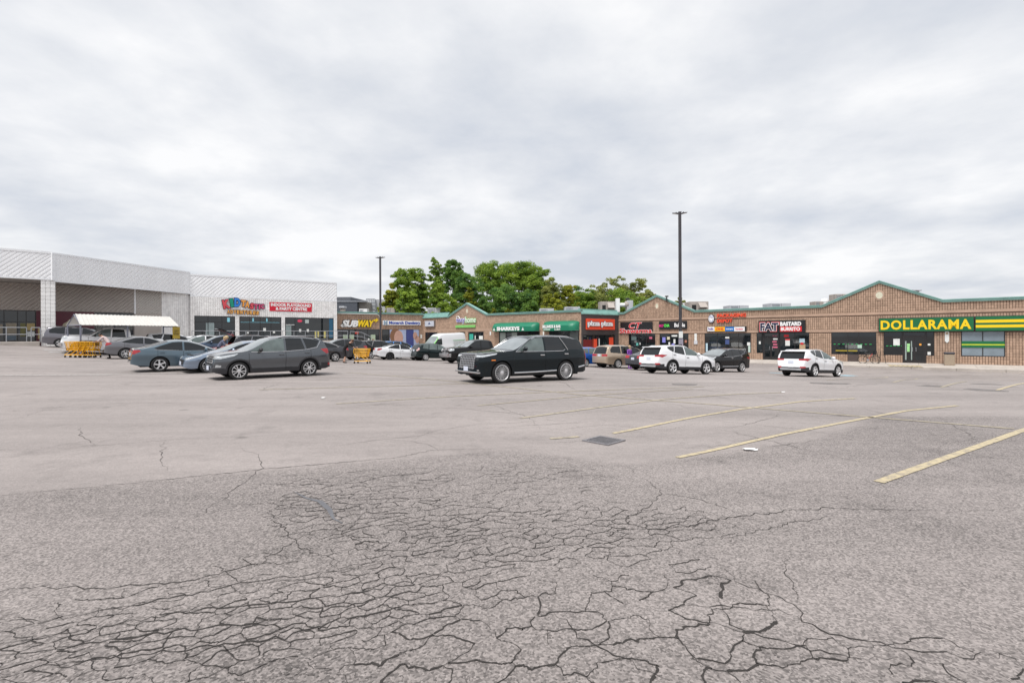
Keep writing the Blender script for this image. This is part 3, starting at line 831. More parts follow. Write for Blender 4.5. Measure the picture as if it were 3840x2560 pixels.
for a, b, c, d, m in ((2368, 2387, 1.25, 1.65, pm('dim_teal', (.10, .15, .15), .4)), (2435, 2446, 1.38, 1.6, pm('pink_decal', (0, 0, 0))), (2386, 2394, .65, .95, pm('teal_decal', (.10, .38, .34), .5)), (2399, 2402, .75, .98, PAPER)):
    flat(W1, w_ct, 'poster', (*ut(W1, a, b), c, d), m, 0.024)
for a, b in ((2605, 2614), (2603, 2616)): pass
bl1 = sign(W1, 'wall_plate', 'narrow white plate on brick between the bubble tea and packaging shops', (*ut(W1, 2605, 2614), 1.2, 1.9), 0.055, 0.03, PAPER)
MB().box(*ut(W1, 2603.5, 2616.5), -0.11, -0.055, .85, 1.2).add('meter_box', pm('pale_grey_box', (.55, .56, .60), .5), bl1, W1.M)
# right wing signs
def S(W, u0, u1, v0, v1): return rect(W, u0, u1, v0, v1)
rc = S(W1, 3295, 3652, 1190, 1243); sg = sign(W1, 'shop_sign', 'wide dark green lightbox sign reading DOLLARAMA in yellow capitals', rc, 0.06, 0.22, M_FRAME)
MB().box(rc[0] + .04, rc[1] - .04, -.29, -.275, rc[2] + .04, rc[3] - .04).add('face', GRN, sg, W1.M)
letters(W1, sg, 'DOLLARAMA', S(W1, 3303, 3641, 1199, 1235), 0.291, YEL, 0.012, bold=0.035, space=1.12)
rc2 = (rc[1] + .03, W1.tz(3960, 1210)[0], rc[2] - .01, rc[3] + .01); sg = sign(W1, 'striped_sign', 'dark green lightbox sign with two long yellow stripes, no lettering', rc2, 0.06, 0.22, M_FRAME)
MB().box(rc2[0] + .04, rc2[1] - .04, -.29, -.275, rc2[2] + .04, rc2[3] - .04).add('face', GRN, sg, W1.M)
hh = rc2[3] - rc2[2]
for a, b in ((.24, .42), (.56, .75)): MB().box(rc2[0] + .05, rc2[1] - .05, -.297, -.2905, rc2[2] + hh * a, rc2[2] + hh * b).add('stripe', YEL, sg, W1.M)
rc = S(W1, 2847, 3022, 1201, 1247); sg = sign(W1, 'shop_sign', 'black boxed sign reading FAT BASTARD BURRITO above a dark glass door', rc, 0.06, 0.30, M_BLACK)
r = S(W1, 2853, 2924, 1209, 1242); letters(W1, sg, 'FAT', grow(r, .05), 0.362, RED, 0.02, bold=.09, name='lettering_glow'); letters(W1, sg, 'FAT', r, 0.384, M_WHITE, 0.015, bold=.085); letters(W1, sg, 'FAT', grow(r, -.035), 0.400, NAVY, 0.012, bold=.035)
MB().box(*S(W1, 2928, 3009, 1225, 1243)[:2], -.375, -.361, *S(W1, 2928, 3009, 1224, 1243)[2:]).add('panel', RED, sg, W1.M)
letters(W1, sg, 'BURRITO', S(W1, 2931, 3003, 1226.5, 1240), 0.377, M_WHITE, 0.012, bold=.04)
letters(W1, sg, 'BASTARD', S(W1, 2928, 3007, 1206, 1222), 0.362, M_WHITE, 0.02, bold=.06)
sg = sign(W1, 'shop_sign', 'red channel letters reading PACKAGING DEPOT on the brick', S(W1, 2689, 2802, 1175, 1210))
letters(W1, sg, 'PACKAGING', S(W1, 2690, 2799, 1175.5, 1189), 0.07, ORED, 0.10, bold=.035); letters(W1, sg, 'DEPOT', S(W1, 2690, 2748, 1196, 1209.5), 0.07, ORED, 0.10, bold=.035)
t, z = W1.tz(2669, 1195)
lg = emp('round_logo_sign', W1.M @ Matrix.Translation((t, -.06, z)), 'round white logo disc with dark rim left of the PACKAGING DEPOT letters', 'sign')
def disc(W, parent, name, t, z, rt, rz, y0, y1, mat, n=24):
    poly = [(t + rt * math.cos(2 * math.pi * i / n), z + rz * math.sin(2 * math.pi * i / n)) for i in range(n)]
    return MB().prism(poly, y1, y0).add(name, mat, parent, W.M)
disc(W1, lg, 'rim', t, z, .30, .43, -.06, -.15, NAVY); disc(W1, lg, 'face', t - .01, z + .01, .255, .37, -.15, -.165, M_WHITE)
for k, (a, b) in enumerate(((.10, .03), (.22, .02))): MB().tube([(t - .2, -.168, z + a), (t - .07, -.168, z + a + .06), (t + .05, -.168, z + a - .02), (t + .2, -.168, z + a + .03)], .018, 5).add('print', BLUE, lg, W1.M)
MB().tube([(t - .16, -.168, z - .05), (t - .1, -.168, z - .24), (t, -.168, z - .3), (t + .1, -.168, z - .24), (t + .16, -.168, z - .05)], .018, 5).add('print', BLUE, lg, W1.M)
rc = S(W1, 2653, 2801, 1224, 1243); sg = sign(W1, 'courier_sign', 'slim lightbox strip of four courier logos, white, orange, blue and white', rc, 0.06, 0.16, M_BLACK)
us = [2655, 2682, 2721, 2755, 2795]
for i, (m, tx, tm, sh) in enumerate(((M_WHITE, 'FedEx', pm('fedex_violet', (.09, .03, .26), .5), 0), (pm('courier_orange', (.85, .42, .01), .4), 'DHL', RED, .35), (pm('courier_blue', (.02, .16, .48), .4), 'loomis express', M_WHITE, 0), (M_WHITE, 'Purolator', pm('soft_red', (.62, .14, .18), .5), .2))):
    r = S(W1, us[i], us[i + 1], 1225.5, 1241.5); MB().box(r[0] + .005, r[1] - .005, -.228, -.221, r[2], r[3]).add('panel', m, sg, W1.M)
    k = .12 * (r[1] - r[0]); letters(W1, sg, tx, (r[0] + k, r[1] - k, r[2] + .12, r[3] - .10 if i != 2 else r[2] + .28), 0.229, tm, .008, bold=.04, shear=sh)
rc = S(W1, 2473, 2578, 1204, 1234); sg = sign(W1, 'shop_sign', "black sign reading MO'CHA Bubble in pink, green and white behind the lamp post", rc, 0.06, 0.10, M_BLACK)
letters(W1, sg, "MO'", S(W1, 2474, 2491, 1216, 1226.5), 0.162, pm('sign_pink', (.62, .02, .22), .4), .03, bold=.04); letters(W1, sg, 'CHA', S(W1, 2492, 2513, 1215, 1226), 0.162, pm('sign_lime', (.12, .72, .10), .4), .03, bold=.04); letters(W1, sg, 'Bubble', S(W1, 2531, 2571, 1211, 1226), 0.162, M_WHITE, .03, bold=.03)
rc = S(W1, 2328, 2449, 1207, 1251); sg = sign(W1, 'shop_sign', 'black sign with red white-edged letters reading CT Shawarma', (rc[0], rc[1], rc[2] + .3, rc[3]), 0.06, 0.10, M_BLACK)
for tx, r, sh in (('CT', S(W1, 2361, 2409, 1209.5, 1232), .25), ('Shawarma', S(W1, 2327, 2447, 1231, 1249), 0)):
    letters(W1, sg, tx, grow(r, .03), 0.162, M_WHITE, .03, bold=.05, shear=sh); letters(W1, sg, tx, r, 0.194, RED, .03, bold=.015, shear=sh)
b = emp('hanging_banner', W1.pt(W1.tz(3552, 1265)[0], 1.2, .1), 'small white pennant banner hanging on the brick under the green sign', 'banner')
r = (*ut(W1, 3543, 3559), 1.05, 1.95); m = MB(); m.prism([(r[0], 1.95), (r[0], 1.2), ((r[0] + r[1]) / 2, 1.05), (r[1], 1.2), (r[1], 1.95)], -.08, -.068); m.add('cloth', PAPER, b, W1.M)
MB().box(r[0] + .06, r[1] - .06, -.084, -.0805, 1.72, 1.86).add('print', pm('tan_print', (0, 0, 0)), b, W1.M)
# pizza front
FL2 = -0.45
pz_top = [(0, W2.tz(2182, 1178)[1]), (W2.L, W2.tz(2316, 1178)[1])]
M_CHAR = pm('charcoal_panel', (0.062, 0.056, 0.056), 0.6, var=0.12, scale=0.8)
wallslab(W2, pz_top, -1.2, M_CHAR, mall, 0, .28, 'charcoal_front')
wp = (*[W2.tz(u, 1270)[0] for u in (2184, 2303)], FL2, W2.tz(2240, 1255)[1])
m = MB(); m.box(0, W2.L, -.10, 0, wp[3], pz_top[1][1] - .02); m.box(wp[1], W2.L, -.10, 0, FL2, wp[3]); m.box(0, wp[0], -.10, 0, FL2, wp[3]); m.add('charcoal_panel', M_CHAR, mall, W2.M)
def mansard(W, a, b, zlo, zhi, name='metal_fascia'):
    m = MB(); n = max(3, int((b - a) / .16))
    m.pts([(a, -.16, zlo), (b, -.16, zlo), (b, .25, zhi), (a, .25, zhi), (a, .4, zlo), (b, .4, zlo)], [(0, 1, 2, 3), (0, 4, 5, 1), (3, 2, 5, 4)])
    for i in range(n + 1):
        x = a + (b - a) * i / n
        m.pts([(x - .012, -.162, zlo), (x + .012, -.162, zlo), (x + .012, .248, zhi), (x - .012, .248, zhi), (x - .012, -.19, zlo), (x + .012, -.19, zlo), (x + .012, .23, zhi + .03), (x - .012, .23, zhi + .03)], [(4, 5, 6, 7), (0, 4, 7, 3), (1, 2, 6, 5)])
    m.box(a, b, -.2, -.1, zlo - .1, zlo + .02)
    m.box(a, b, .22, .35, zhi - .02, zhi + .08)
    return m.add(name, M_TEAL, mall, W.M)
mansard(W2, -.1, W2.L + .1, W2.tz(2250, 1177)[1], W2.tz(2250, 1162)[1])
w_pz = storefront(W2, mall, wp, [W2.tz(u, 1270)[0] for u in (2224, 2243, 2276)], M_GLASS)
for a, b_, c, d, m in ((2186, 2219, .05, .9, pm('deep_red', (.16, .012, .014), .4)), (2222, 2238, .0, .95, ORED), (2283, 2299, .3, 1.1, ORED), (2243, 2248, .3, 1.0, PAPER)):
    flat(W2, w_pz, 'poster', (*[W2.tz(u, 1280)[0] for u in (a, b_)], FL2 + .9 + c - .3, FL2 + .9 + d), m, .024)
rc = S(W2, 2193, 2297, 1196, 1236); sg = sign(W2, 'shop_sign', 'orange-red box sign reading pizza pizza in white letters on charcoal wall', rc, .11, .22, ORED)
r = S(W2, 2194, 2288, 1204, 1228); letters(W2, sg, 'pizza pizza', grow(r, .05), .332, NAVY, .03, bold=.09); letters(W2, sg, 'pizza pizza', r, .364, M_WHITE, .04, bold=.05)
# middle wing
FL3 = -0.15
top3 = [W3.tz(u, v) for u, v in ((1590, 1189), (1680, 1187), (1752, 1136), (1826, 1177), (2178, 1165))]
top3[0] = (0.0, top3[1][1]); top3[-1] = (W3.L, top3[-2][1])
tf3 = polyf(top3)
H3 = W3.tz(1760, 1244)[1]
w3 = {k: (*[W3.tz(u, 1270)[0] for u in v], FL3, H3) for k, v in dict(a=(1726, 1744), b=(1757, 1814), c=(1872, 2025), d=(2060, 2172), e=(1596, 1640)).items()}
rc3 = block_rects(0, W3.L, FL3, tf3, list(w3.values()) + [(0, W3.L, H3 + .15, H3 + .35)], 0.2, 0.2)
wallslab(W3, top3, -1.2, M_BRICKB, mall)
masonry(W3, mall, rc3, 0.04, 0.010, M_BRICK, M_BRICK1, 0.2, 0.2)
MB().box(0, W3.L, -0.05, 0, H3 + .15, H3 + .35).add('band_course', M_BAND, mall, W3.M)
coping(W3, top3[1:], 0.2); mansard(W3, 0, top3[1][0], top3[0][1], top3[0][1] + .5)
t, z = W3.tz(1752, 1166)
disc(W3, mall, 'medallion', t, z, .24, .34, -.02, -.055, M_BAND); disc(W3, mall, 'medallion', t + .02, z, .14, .24, -.055, -.06, pm('cream_disc', (0, 0, 0)))
wins3 = [storefront(W3, mall, w3['a'], [], M_GLASS), storefront(W3, mall, w3['b'], [W3.tz(1778, 1270)[0], W3.tz(1796, 1270)[0]], M_GLASS), storefront(W3, mall, w3['c'], [W3.tz(u, 1270)[0] for u in (1898, 1918, 1942, 1962)], M_GLASS), storefront(W3, mall, w3['d'], [W3.tz(u, 1270)[0] for u in (2100, 2135)], M_GLASS), storefront(W3, mall, w3['e'], [], M_GLASS)]
for k, a, b_, c, d, m in ((0, 1729, 1741, 1.0, 2.0, pm('sky_poster', (.05, .30, .55), .5)), (1, 1761, 1775, .6, 2.2, pm('teal_poster', (.04, .38, .30), .5)), (1, 1797, 1811, .7, 1.95, PAPER), (1, 1781, 1784, .5, 2.0, PAPER), (2, 1876, 1896, .3, 2.3, pm('blind_grey', (.33, .38, .36), .5)), (2, 1916, 1939, .3, 2.3, pm('blind_grey', (0, 0, 0))), (3, 2137, 2168, .3, 2.3, pm('dim_grey', (.10, .12, .12), .4))):
    flat(W3, wins3[k], 'poster', (*[W3.tz(u, 1270)[0] for u in (a, b_)], FL3 + c, FL3 + d), m, .024)
for a in (1840, 2039): sign(W3, 'wall_plate', 'small white upright plate on brick %s' % ('left of the long green awning' if a == 1840 else 'between the two green awnings'), (*[W3.tz(u, 1250)[0] for u in (a - 2.5, a + 2.5)], *[W3.tz(a, v)[1] for v in (1256, 1243)]), .045, .02, PAPER)
AWN = pm('awning_green', (0.004, 0.165, 0.09), 0.45, var=0.12, scale=2)
def awning(u0, u1, v0, v1, name, label):
    rc = S(W3, u0, u1, v0, v1)
    e_ = emp(name, W3.M @ Matrix.Translation((rc[0], -.05, rc[2])), label, 'awning')
    t0, t1, z0, z1 = rc; h = z1 - z0; dp = 0.9
    prof = [(0, z1), (.25 * dp, z1 - .02 * h), (.55 * dp, z1 - .12 * h), (.8 * dp, z1 - .30 * h), (dp, z1 - .48 * h), (dp + .02, z1 - .75 * h), (dp + .02, z0)]
    ends = [(0.0, .0), (.10, .35), (.30, .65), (.6, .88), (1.0, 1.0)]
    n = 24; m = MB(); V = []
    L_ = t1 - t0
    stn = [0, .12, .3, .55, .85] + [L_ * i / n for i in range(2, n - 1)] + [L_ - .85, L_ - .55, L_ - .3, L_ - .12, L_]
    for x in stn:
        k = min(1, min(x, L_ - x) / .85); sc = math.sqrt(max(0, 1 - (1 - k) ** 2)) * .92 + .08
        for o, z in prof: V.append((t0 + x, -.06 - o * sc, z0 + (z - z0) * (.80 + .2 * sc)))
    q = len(prof)
    m.pts(V, [(i * q + j, i * q + j + 1, (i + 1) * q + j + 1, (i + 1) * q + j) for i in range(len(stn) - 1) for j in range(q - 1)])
    me = m.mesh(AWN, True); add('canopy', me, e_, W3.M)
    r = MB()
    for x in stn[::3]: r.tube([(t0 + x, -.07, z0 + .02), (t0 + x, -.07 - dp * .9, z0 + .02)], .012, 5)
    r.add('ribs', M_STEEL, e_, W3.M)
    return e_, (t0 + .85, t1 - .85, z0, z0 + h * .5), dp
e_, r, dp = awning(1855, 2025, 1209, 1242, 'shop_awning', 'long rounded green awning reading SHARKEYS over a shop window')
a, b_ = [W3.tz(u, 1230)[0] for u in (1883, 1968)]
letters(W3, e_, 'SHARKEYS', (a, b_, r[2] + .08, r[3] + .02), .06 + dp + .03, M_WHITE, .01, bold=.06)
for x in (a - .62, b_ + .25):
    m = MB(); m.prism([(x, r[2] + .1), (x + .4, r[2] + .1), (x + .3, r[2] + .2), (x + .22, r[2] + .45), (x + .12, r[2] + .22)], -.06 - dp - .035, -.06 - dp - .025); m.add('shark_fin_mark', M_WHITE, e_, W3.M)
e_, r, dp = awning(2043, 2174, 1203, 1240, 'shop_awning', 'shorter rounded green awning reading BILLIARDS & BAR beside the charcoal pizza front')
a, b_ = [W3.tz(u, 1230)[0] for u in (2054, 2122)]
letters(W3, e_, 'BILLIARDS & BAR', (a, b_, r[2] + .30, r[3] + .10), .06 + dp + .03, M_WHITE, .01, bold=.05); letters(W3, e_, 'L.L.B.O.', (a + (b_ - a) * .66, b_ - .05, r[2] + .06, r[2] + .22), .06 + dp + .03, M_WHITE, .01, bold=.04)
MB().box(a + .1, a + (b_ - a) * .42, -.06 - dp - .032, -.06 - dp - .026, r[2] + .08, r[2] + .20).add('small_print', pm('print_pale', (.5, .62, .55), .5), e_, W3.M)
sg = sign(W3, 'shop_sign', 'white and green letters reading easyhome over a lime bar under the small gable', S(W3, 1712, 1786, 1186, 1229))
LIL = pm('sign_lilac', (.62, .62, .82), .4); LIME = pm('sign_leaf', (.30, .62, .26), .4)
ra = S(W3, 1714, 1746, 1195, 1213); letters(W3, sg, 'easy', grow(ra, .06), .06, M_WHITE, .06, bold=.07); letters(W3, sg, 'easy', ra, .122, pm('sign_violet', (.16, .13, .42), .4), .02, bold=.015)
ra = S(W3, 1747, 1786, 1188, 1209); letters(W3, sg, 'home', grow(ra, .06), .06, LIME, .06, bold=.07); letters(W3, sg, 'home', ra, .122, M_WHITE, .02, bold=.0)
m = MB(); ra = S(W3, 1713, 1728, 1186, 1196); m.tube([(ra[0], -.1, ra[2]), (ra[0] + .1, -.1, ra[3] - .05), ((ra[0] + ra[1]) / 2, -.1, ra[3]), (ra[1], -.1, ra[2])], .06, 6); m.add('roof_mark', M_WHITE, sg, W3.M)
ra = S(W3, 1711, 1785, 1219, 1229); MB().bbox(ra[0], ra[1], -.2, -.05, ra[2], ra[3], .04).add('underline_bar', pm('sign_lime_bar', (.20, .52, .14), .4), sg, W3.M)
rc = S(W3, 1599, 1634, 1202, 1225); sg = sign(W3, 'shop_sign', 'small grey box sign with a blue leaf mark at the inner corner of the mall', rc, .06, .25, pm('dull_steel', (.22, .2, .2), .5))
MB().box(rc[0] + .05, rc[1] - .05, -.32, -.311, rc[2] + .06, rc[3] - .06).add('face', pm('pale_face', (.52, .55, .62), .5), sg, W3.M)
tm_, zm_ = (rc[0] + rc[1]) / 2, (rc[2] + rc[3]) / 2
m = MB(); m.prism([(tm_ - .3, zm_ - .08), (tm_ + .3, zm_ - .08), (tm_ + .15, zm_ + .02), (tm_, zm_ + .24), (tm_ - .15, zm_ + .02)], -.33, -.322); m.add('leaf_mark', pm('ink_blue', (.05, .08, .2), .5), sg, W3.M)
# sandwich wing
FL4 = 0.27
top4 = [(0, W4.tz(1264, 1168)[1]), (W4.L, W4.tz(1264, 1168)[1])]
H4 = W4.tz(1400, 1234)[1]
q4 = lambda *us: [W4.tz(u, 1260)[0] for u in us]
w4 = dict(a=(*q4(1264, 1422), FL4, H4), b=(*q4(1432, 1459), FL4, H4), c=(*q4(1460, 1571), FL4, H4))
rc4 = block_rects(0, W4.L, FL4, polyf(top4), list(w4.values()), 0.22, 0.2)
wallslab(W4, top4, -1.2, M_BRICKB, mall); masonry(W4, mall, rc4, 0.04, 0.016, M_BRICK, M_BRICK1, 0.22, 0.2); coping(W4, top4, 0.2)
wa = storefront(W4, mall, w4['a'], q4(1284, 1309, 1330, 1350, 1378), M_GLASS)
for u0, u1, c, d, m in ((1286, 1304, .5, 1.75, pm('menu_poster', (.40, .50, .36), .5)), (1309, 1327, .5, 1.75, pm('menu_poster', (0, 0, 0))), (1390, 1407, .5, 1.75, pm('menu_poster', (0, 0, 0))), (1394, 1403, .75, 1.2, pm('food_print', (.25, .12, .06), .5)), (1329, 1344, 1.85, 2.15, pm('open_neon', (.5, .05, .03), .5)), (1379, 1385, .9, 1.3, PAPER), (1291, 1299, .75, 1.1, pm('food_print', (0, 0, 0)))):
    flat(W4, wa, 'poster', (*q4(u0, u1), FL4 + c, FL4 + d), m, .024 if m.name != 'food_print' else .03)
storefront(W4, mall, w4['b'], [], M_GLASS)
wc = storefront(W4, mall, w4['c'], q4(1498, 1522), M_GLASS2)
SK = pm('print_skin', (.50, .30, .24), .5); HB = pm('print_hair', (.22, .11, .06), .5); PV = pm('print_sky', (.36, .42, .60), .5)
flat(W4, wc, 'poster', (*q4(1461, 1522), FL4 + .1, H4 - .06), PV, .057); flat(W4, wc, 'poster', (*q4(1523, 1550), FL4 + .1, H4 - .06), pm('print_indigo', (.045, .06, .22), .5), .057); flat(W4, wc, 'poster', (*q4(1550.5, 1570), FL4 + .1, H4 - .06), PV, .057)
for u, zz, rt, rz, m in ((1482, 1.55, .75, 1.0, HB), (1494, 1.35, .62, .95, SK), (1556, 1.6, .3, .5, SK), (1564, 1.1, .3, .5, SK)):
    disc(W4, wc, 'printed_face', W4.tz(u, 1260)[0], FL4 + zz, rt, rz, -.062, -.064 if m is HB else -.068, m)
sg = sign(W4, 'shop_sign', 'white and yellow slanted letters reading SUBWAY on the brick', S(W4, 1275, 1414, 1199, 1227))
for tx, u0, u1, m in (('SUB', 1280, 1342, M_WHITE), ('WAY', 1341, 1402, YEL)):
    r = S(W4, u0, u1, 1200, 1226); letters(W4, sg, tx, grow(r, .07), .05, M_BLACK, .06, bold=.10, shear=.28); letters(W4, sg, tx, r, .115, m, .06, bold=.055, shear=.28)
zz = W4.tz(1400, 1203)[1]; a = q4(1397)[0]; m = MB(); m.prism([(a, zz - .12), (a + .35, zz + .02), (a + .3, zz - .22), (a + .75, zz + .12), (a + .42, zz + .34), (a + .4, zz + .2), (a - .1, zz + .1)], -.175, -.115); m.add('arrow_mark', YEL, sg, W4.M)
zz = W4.tz(1280, 1222)[1]; a = q4(1275)[0]; m = MB(); m.prism([(a, zz + .05), (a + .28, zz + .28), (a + .27, zz + .12), (a + .8, zz + .14), (a + .75, zz - .1), (a + .28, zz - .08), (a + .25, zz - .2)], -.175, -.115); m.add('arrow_mark', M_WHITE, sg, W4.M)
rc = S(W4, 1434, 1576, 1203, 1219); sg = sign(W4, 'shop_sign', 'white strip sign reading Monarch Dentistry in blue beside the left lamp post', rc, .05, .12, M_WHITE)
r = S(W4, 1457, 1574, 1205, 1218.5); letters(W4, sg, 'Monarch Dentistry', r, .172, BLUE, .02, bold=.04); letters(W4, sg, 'M', S(W4, 1437, 1451, 1200, 1219), .172, pm('logo_grey', (.30, .40, .50), .5), .03, bold=.03)
sign(W4, 'wall_plate', 'small white notice on brick beside the dentist window', (*q4(1576, 1582), FL4 + 1.25, FL4 + 1.75), .045, .02, PAPER)
m = MB(); a = q4(1264, 1421, 1423); zt = top4[0][1]
m.tube([(a[0], -.2, zt - .24), (a[1] - .3, -.2, zt - .24), (a[1], -.2, zt - .45), (a[2], -.2, zt - .9)], .05, 6); m.add('gutter_pipe', pm('pipe_white', (.55, .56, .55), .5), mall, W4.M)
# roof decks behind the parapets
for W, z, dpt in ((W1, 3.6, 18), (W3, 3.2, 14), (W4, 4.2, 14)): MB().box(.3, W.L - .3, .285, dpt, z - .3, z).add('roof', M_ROOF, mall, W.M)
# sidewalk in front of the shops
walk = emp('sidewalk', W1.pt(0), 'pale concrete sidewalk with kerb along the brick shops', kind='structure')
def apron(W, ta, tb, zi, zo, wd, name='slab', step=3.0):
    n = max(1, int((tb - ta) / step))
    for i in range(n):
        a, b = ta + (tb - ta) * i / n + .006, ta + (tb - ta) * (i + 1) / n - .006
        MB().pts([(a, -.02, zi), (b, -.02, zi), (b, -wd, zo), (a, -wd, zo), (a, -.02, zi - .8), (b, -.02, zi - .8), (b, -wd, zo - .6), (a, -wd, zo - .6)], [(0, 3, 2, 1), (3, 7, 6, 2), (0, 4, 7, 3), (1, 2, 6, 5)]).add(name, M_CONC, walk, W.M)
    n = max(1, int((tb - ta) / 2.5))
    for i in range(n):
        a, b = ta + (tb - ta) * i / n + .005, ta + (tb - ta) * (i + 1) / n - .005
        MB().bbox(a, b, -wd - .17, -wd - .003, zo - .7, zo + .012, .02).add('kerb', M_CONC, walk, W.M)
apron(W1, 0, W1.L, FL1, -.73, 2.5); apron(W3, 0, W3.L + 2, FL3, FL3 - .12, 2.4); apron(W4, 0, W4.L - 2.6, FL4, FL4 - .12, 2.4)
apron(W2, -.1, W2.L - 2.0, FL2, FL2 - .12, 2.0)
r0, r1 = ut(W1, 3330, 3450)
tact = emp('kerb_ramp', W1.pt((r0 + r1) / 2, -.7, 2.4), 'yellow striped kerb ramp in the sidewalk before the glass doors', 'ramp')
for i in range(7):
    a = r0 + (r1 - r0) * i / 7
    MB().pts([(a, -1.5, -.647), (a + .22, -1.5, -.647), (a + .42, -2.69, -.712), (a + .16, -2.69, -.712)], [(0, 3, 2, 1)]).add('stripe', M_YEL, tact, W1.M)
# ---------------------------------------------------------------- white store at the left
store = emp('white_store_building', KB.pt(0), 'long white concrete block store with diagonal ribbed metal fascia', 'building')
def ribbed(W, parent, t0, t1, z0, z1, y, mat, sp=0.30, wd=0.10, dep=0.05, name='siding', ang=45, trim=None):
    """metal sheet with slanted ribs"""
    m = MB()
    m.pts([(t0, y, z0), (t1, y, z0), (t1, y, z1), (t0, y, z1)], [(0, 1, 2, 3)])
    h = z1 - z0; k = 1 / math.tan(R(ang)); dx, dz = math.cos(R(ang)), math.sin(R(ang))
    c = t0 - h * k
    while c < t1:
        a0, a1 = max(t0, c), min(t1, c + h * k)
        if a1 - a0 > 0.06:
            p, q = (a0, z0 + (a0 - c) / k), (a1, z0 + (a1 - c) / k)
            nx_, nz_ = -dz, dx
            w2, w3 = wd / 2, wd / 3.2
            vs = []
            for (x, z) in (p, q):
                for s_, yy in ((-w2, y), (-w3, y - dep), (w3, y - dep), (w2, y)): vs.append((clamp(x + nx_ * s_, t0, t1), yy, clamp(z + nz_ * s_, z0, z1)))
            m.pts(vs, [(0, 4, 5, 1), (1, 5, 6, 2), (2, 6, 7, 3), (0, 1, 2, 3), (7, 6, 5, 4)])
        c += sp
    o = m.add(name, mat, parent, W.M)
    if trim:
        f = MB(); e = dep + .02
        f.box(t0, t1, y - e, y + .05, z1 - .02, z1 + .14); f.box(t0, t1, y - e, y + .05, z0 - .08, z0 + .02)
        f.add('fascia_trim', trim, parent, W.M)
    return o
zt = 8.22; zb = 6.12
M_TRIM = pm('white_trim', (0.80, 0.81, 0.83), 0.4, var=0.06)
ribbed(KA, store, 0, KA.L, 6.38, 8.38, 0, M_SIDING, 0.34, 0.27, 0.035, 'fascia_siding', trim=M_TRIM)
ribbed(KB, store, 0, KB.L, 6.28, 8.34, 0, M_SIDING, 0.44, 0.38, 0.010, 'fascia_siding', trim=M_TRIM)
ribbed(K1, store, 0, K1.L, 6.06, 8.14, 0, M_SIDING, 0.40, 0.33, 0.022, 'fascia_siding', trim=M_TRIM)
# corner mullion and roof mass
MB().box(-.12, .12, -.1, .1, 6.3, 8.45).add('fascia_corner', M_TRIM, store, KB.M)
roof = MB(); back = K1.n * 14
P0 = [KA.A, KA.B, K1.A, K1.B]
poly = [Vector((p.x, p.y)) for p in P0]
offs = [KA.A + KA.n * 22, K1.B + K1.n * 22]
ring = [(p.x, p.y) for p in poly] + [(offs[1].x, offs[1].y), (offs[0].x, offs[0].y)]
n = len(ring)
cx_, cy_ = sum(p[0] for p in ring) / n, sum(p[1] for p in ring) / n
ring = [(cx_ + (x - cx_) * .985, cy_ + (y - cy_) * .985) for x, y in ring]
roof.pts([(x, y, 7.9) for x, y in ring] + [(x, y, 6.4) for x, y in ring], [tuple(range(n)), tuple(range(2 * n - 1, n - 1, -1))] + [(i, n + i, n + (i + 1) % n, (i + 1) % n) for i in range(n)])
roof.add('roof', M_ROOF, store)
# playground front
FLK = 1.36
HK = K1.tz(990, 1188)[1]
qk = lambda *us: [K1.tz(u, 1230)[0] for u in us]
wk = dict(a=(*qk(729, 881), FLK, HK), b=(*qk(898, 1054), FLK, HK), c=(*qk(1069, 1250), FLK, HK))
rk = block_rects(0, K1.L, 0.0, lambda t: 6.05, list(wk.values()), 0.2, 0.2)
MB().box(0, K1.L, .0, .4, -.6, 6.05).add('wall', M_WMORT, store, K1.M)
masonry(K1, store, rk, .035, .011, M_WBLOCK, M_WBLOCK1, .2, .2)
MB().box(K1.L - .02, K1.L + .0, .0, 14, -.6, 8.1).add('side_wall', M_WBLOCK, store, K1.M)
wka = storefront(K1, store, wk['a'], qk(780, 832), M_GLASS, cross=(FLK + 2.0,)); wkb = storefront(K1, store, wk['b'], qk(936, 976, 1016), M_GLASS, cross=(FLK + 2.1,)); wkc = storefront(K1, store, wk['c'], qk(1106), M_GLASS)
for wv, a, b_, c, d, m in ((wka, 772, 803, 0, 1.95, pm('pale_drape', (.24, .30, .31), .6)), (wkb, 902, 1048, 2.02, 2.09, pm('cyan_lamp', (.25, .62, .75), .5)), (wkb, 946, 952, 2.1, 2.5, pm('cyan_lamp', (0, 0, 0))), (wkb, 998, 1003, 2.1, 2.5, pm('cyan_lamp', (0, 0, 0))), (wkb, 987, 997, 1.05, 1.42, PAPER), (wkb, 1023, 1031, .85, 1.12, PAPER), (wkb, 925, 933, .82, .98, PAPER), (wkc, 1144, 1158, 2.0, 2.42, pm('grey_paper', (.42, .48, .47), .6)), (wkc, 1121, 1129, 1.0, 1.32, PAPER), (wkc, 1150, 1158, 1.0, 1.32, PAPER), (wkc, 1071, 1104, 1.78, 1.84, PAPER), (wkc, 1071, 1092, .1, 1.7, pm('frost_film', (.22, .27, .27), .3)), (wkc, 1180, 1187, .3, 1.1, pm('yellow_figure', (.5, .45, .15), .5)), (wkc, 1190, 1196, .4, 1.1, pm('yellow_figure', (0, 0, 0))), (wkc, 1214, 1221, .3, 1.1, pm('yellow_figure', (0, 0, 0))), (wka, 852, 862, 2.05, 2.5, pm('cyan_lamp', (0, 0, 0)))):
    flat(K1, wv, 'poster', (*qk(a, b_), FLK + c, FLK + d), m, .024)
t_, z_ = K1.tz(1124, 1203); disc(K1, wkc, 'neon_oval', t_, z_, .26, .15, -.024, -.03, pm('neon_red', (.75, .05, .12), .5))
t_ = qk(1236)[0]; MB().box(*qk(1234, 1248), -.026, -.024, FLK + .3, HK - .1).add('blue_slide', pm('slide_blue', (.02, .10, .18), .4), wkc, K1.M)
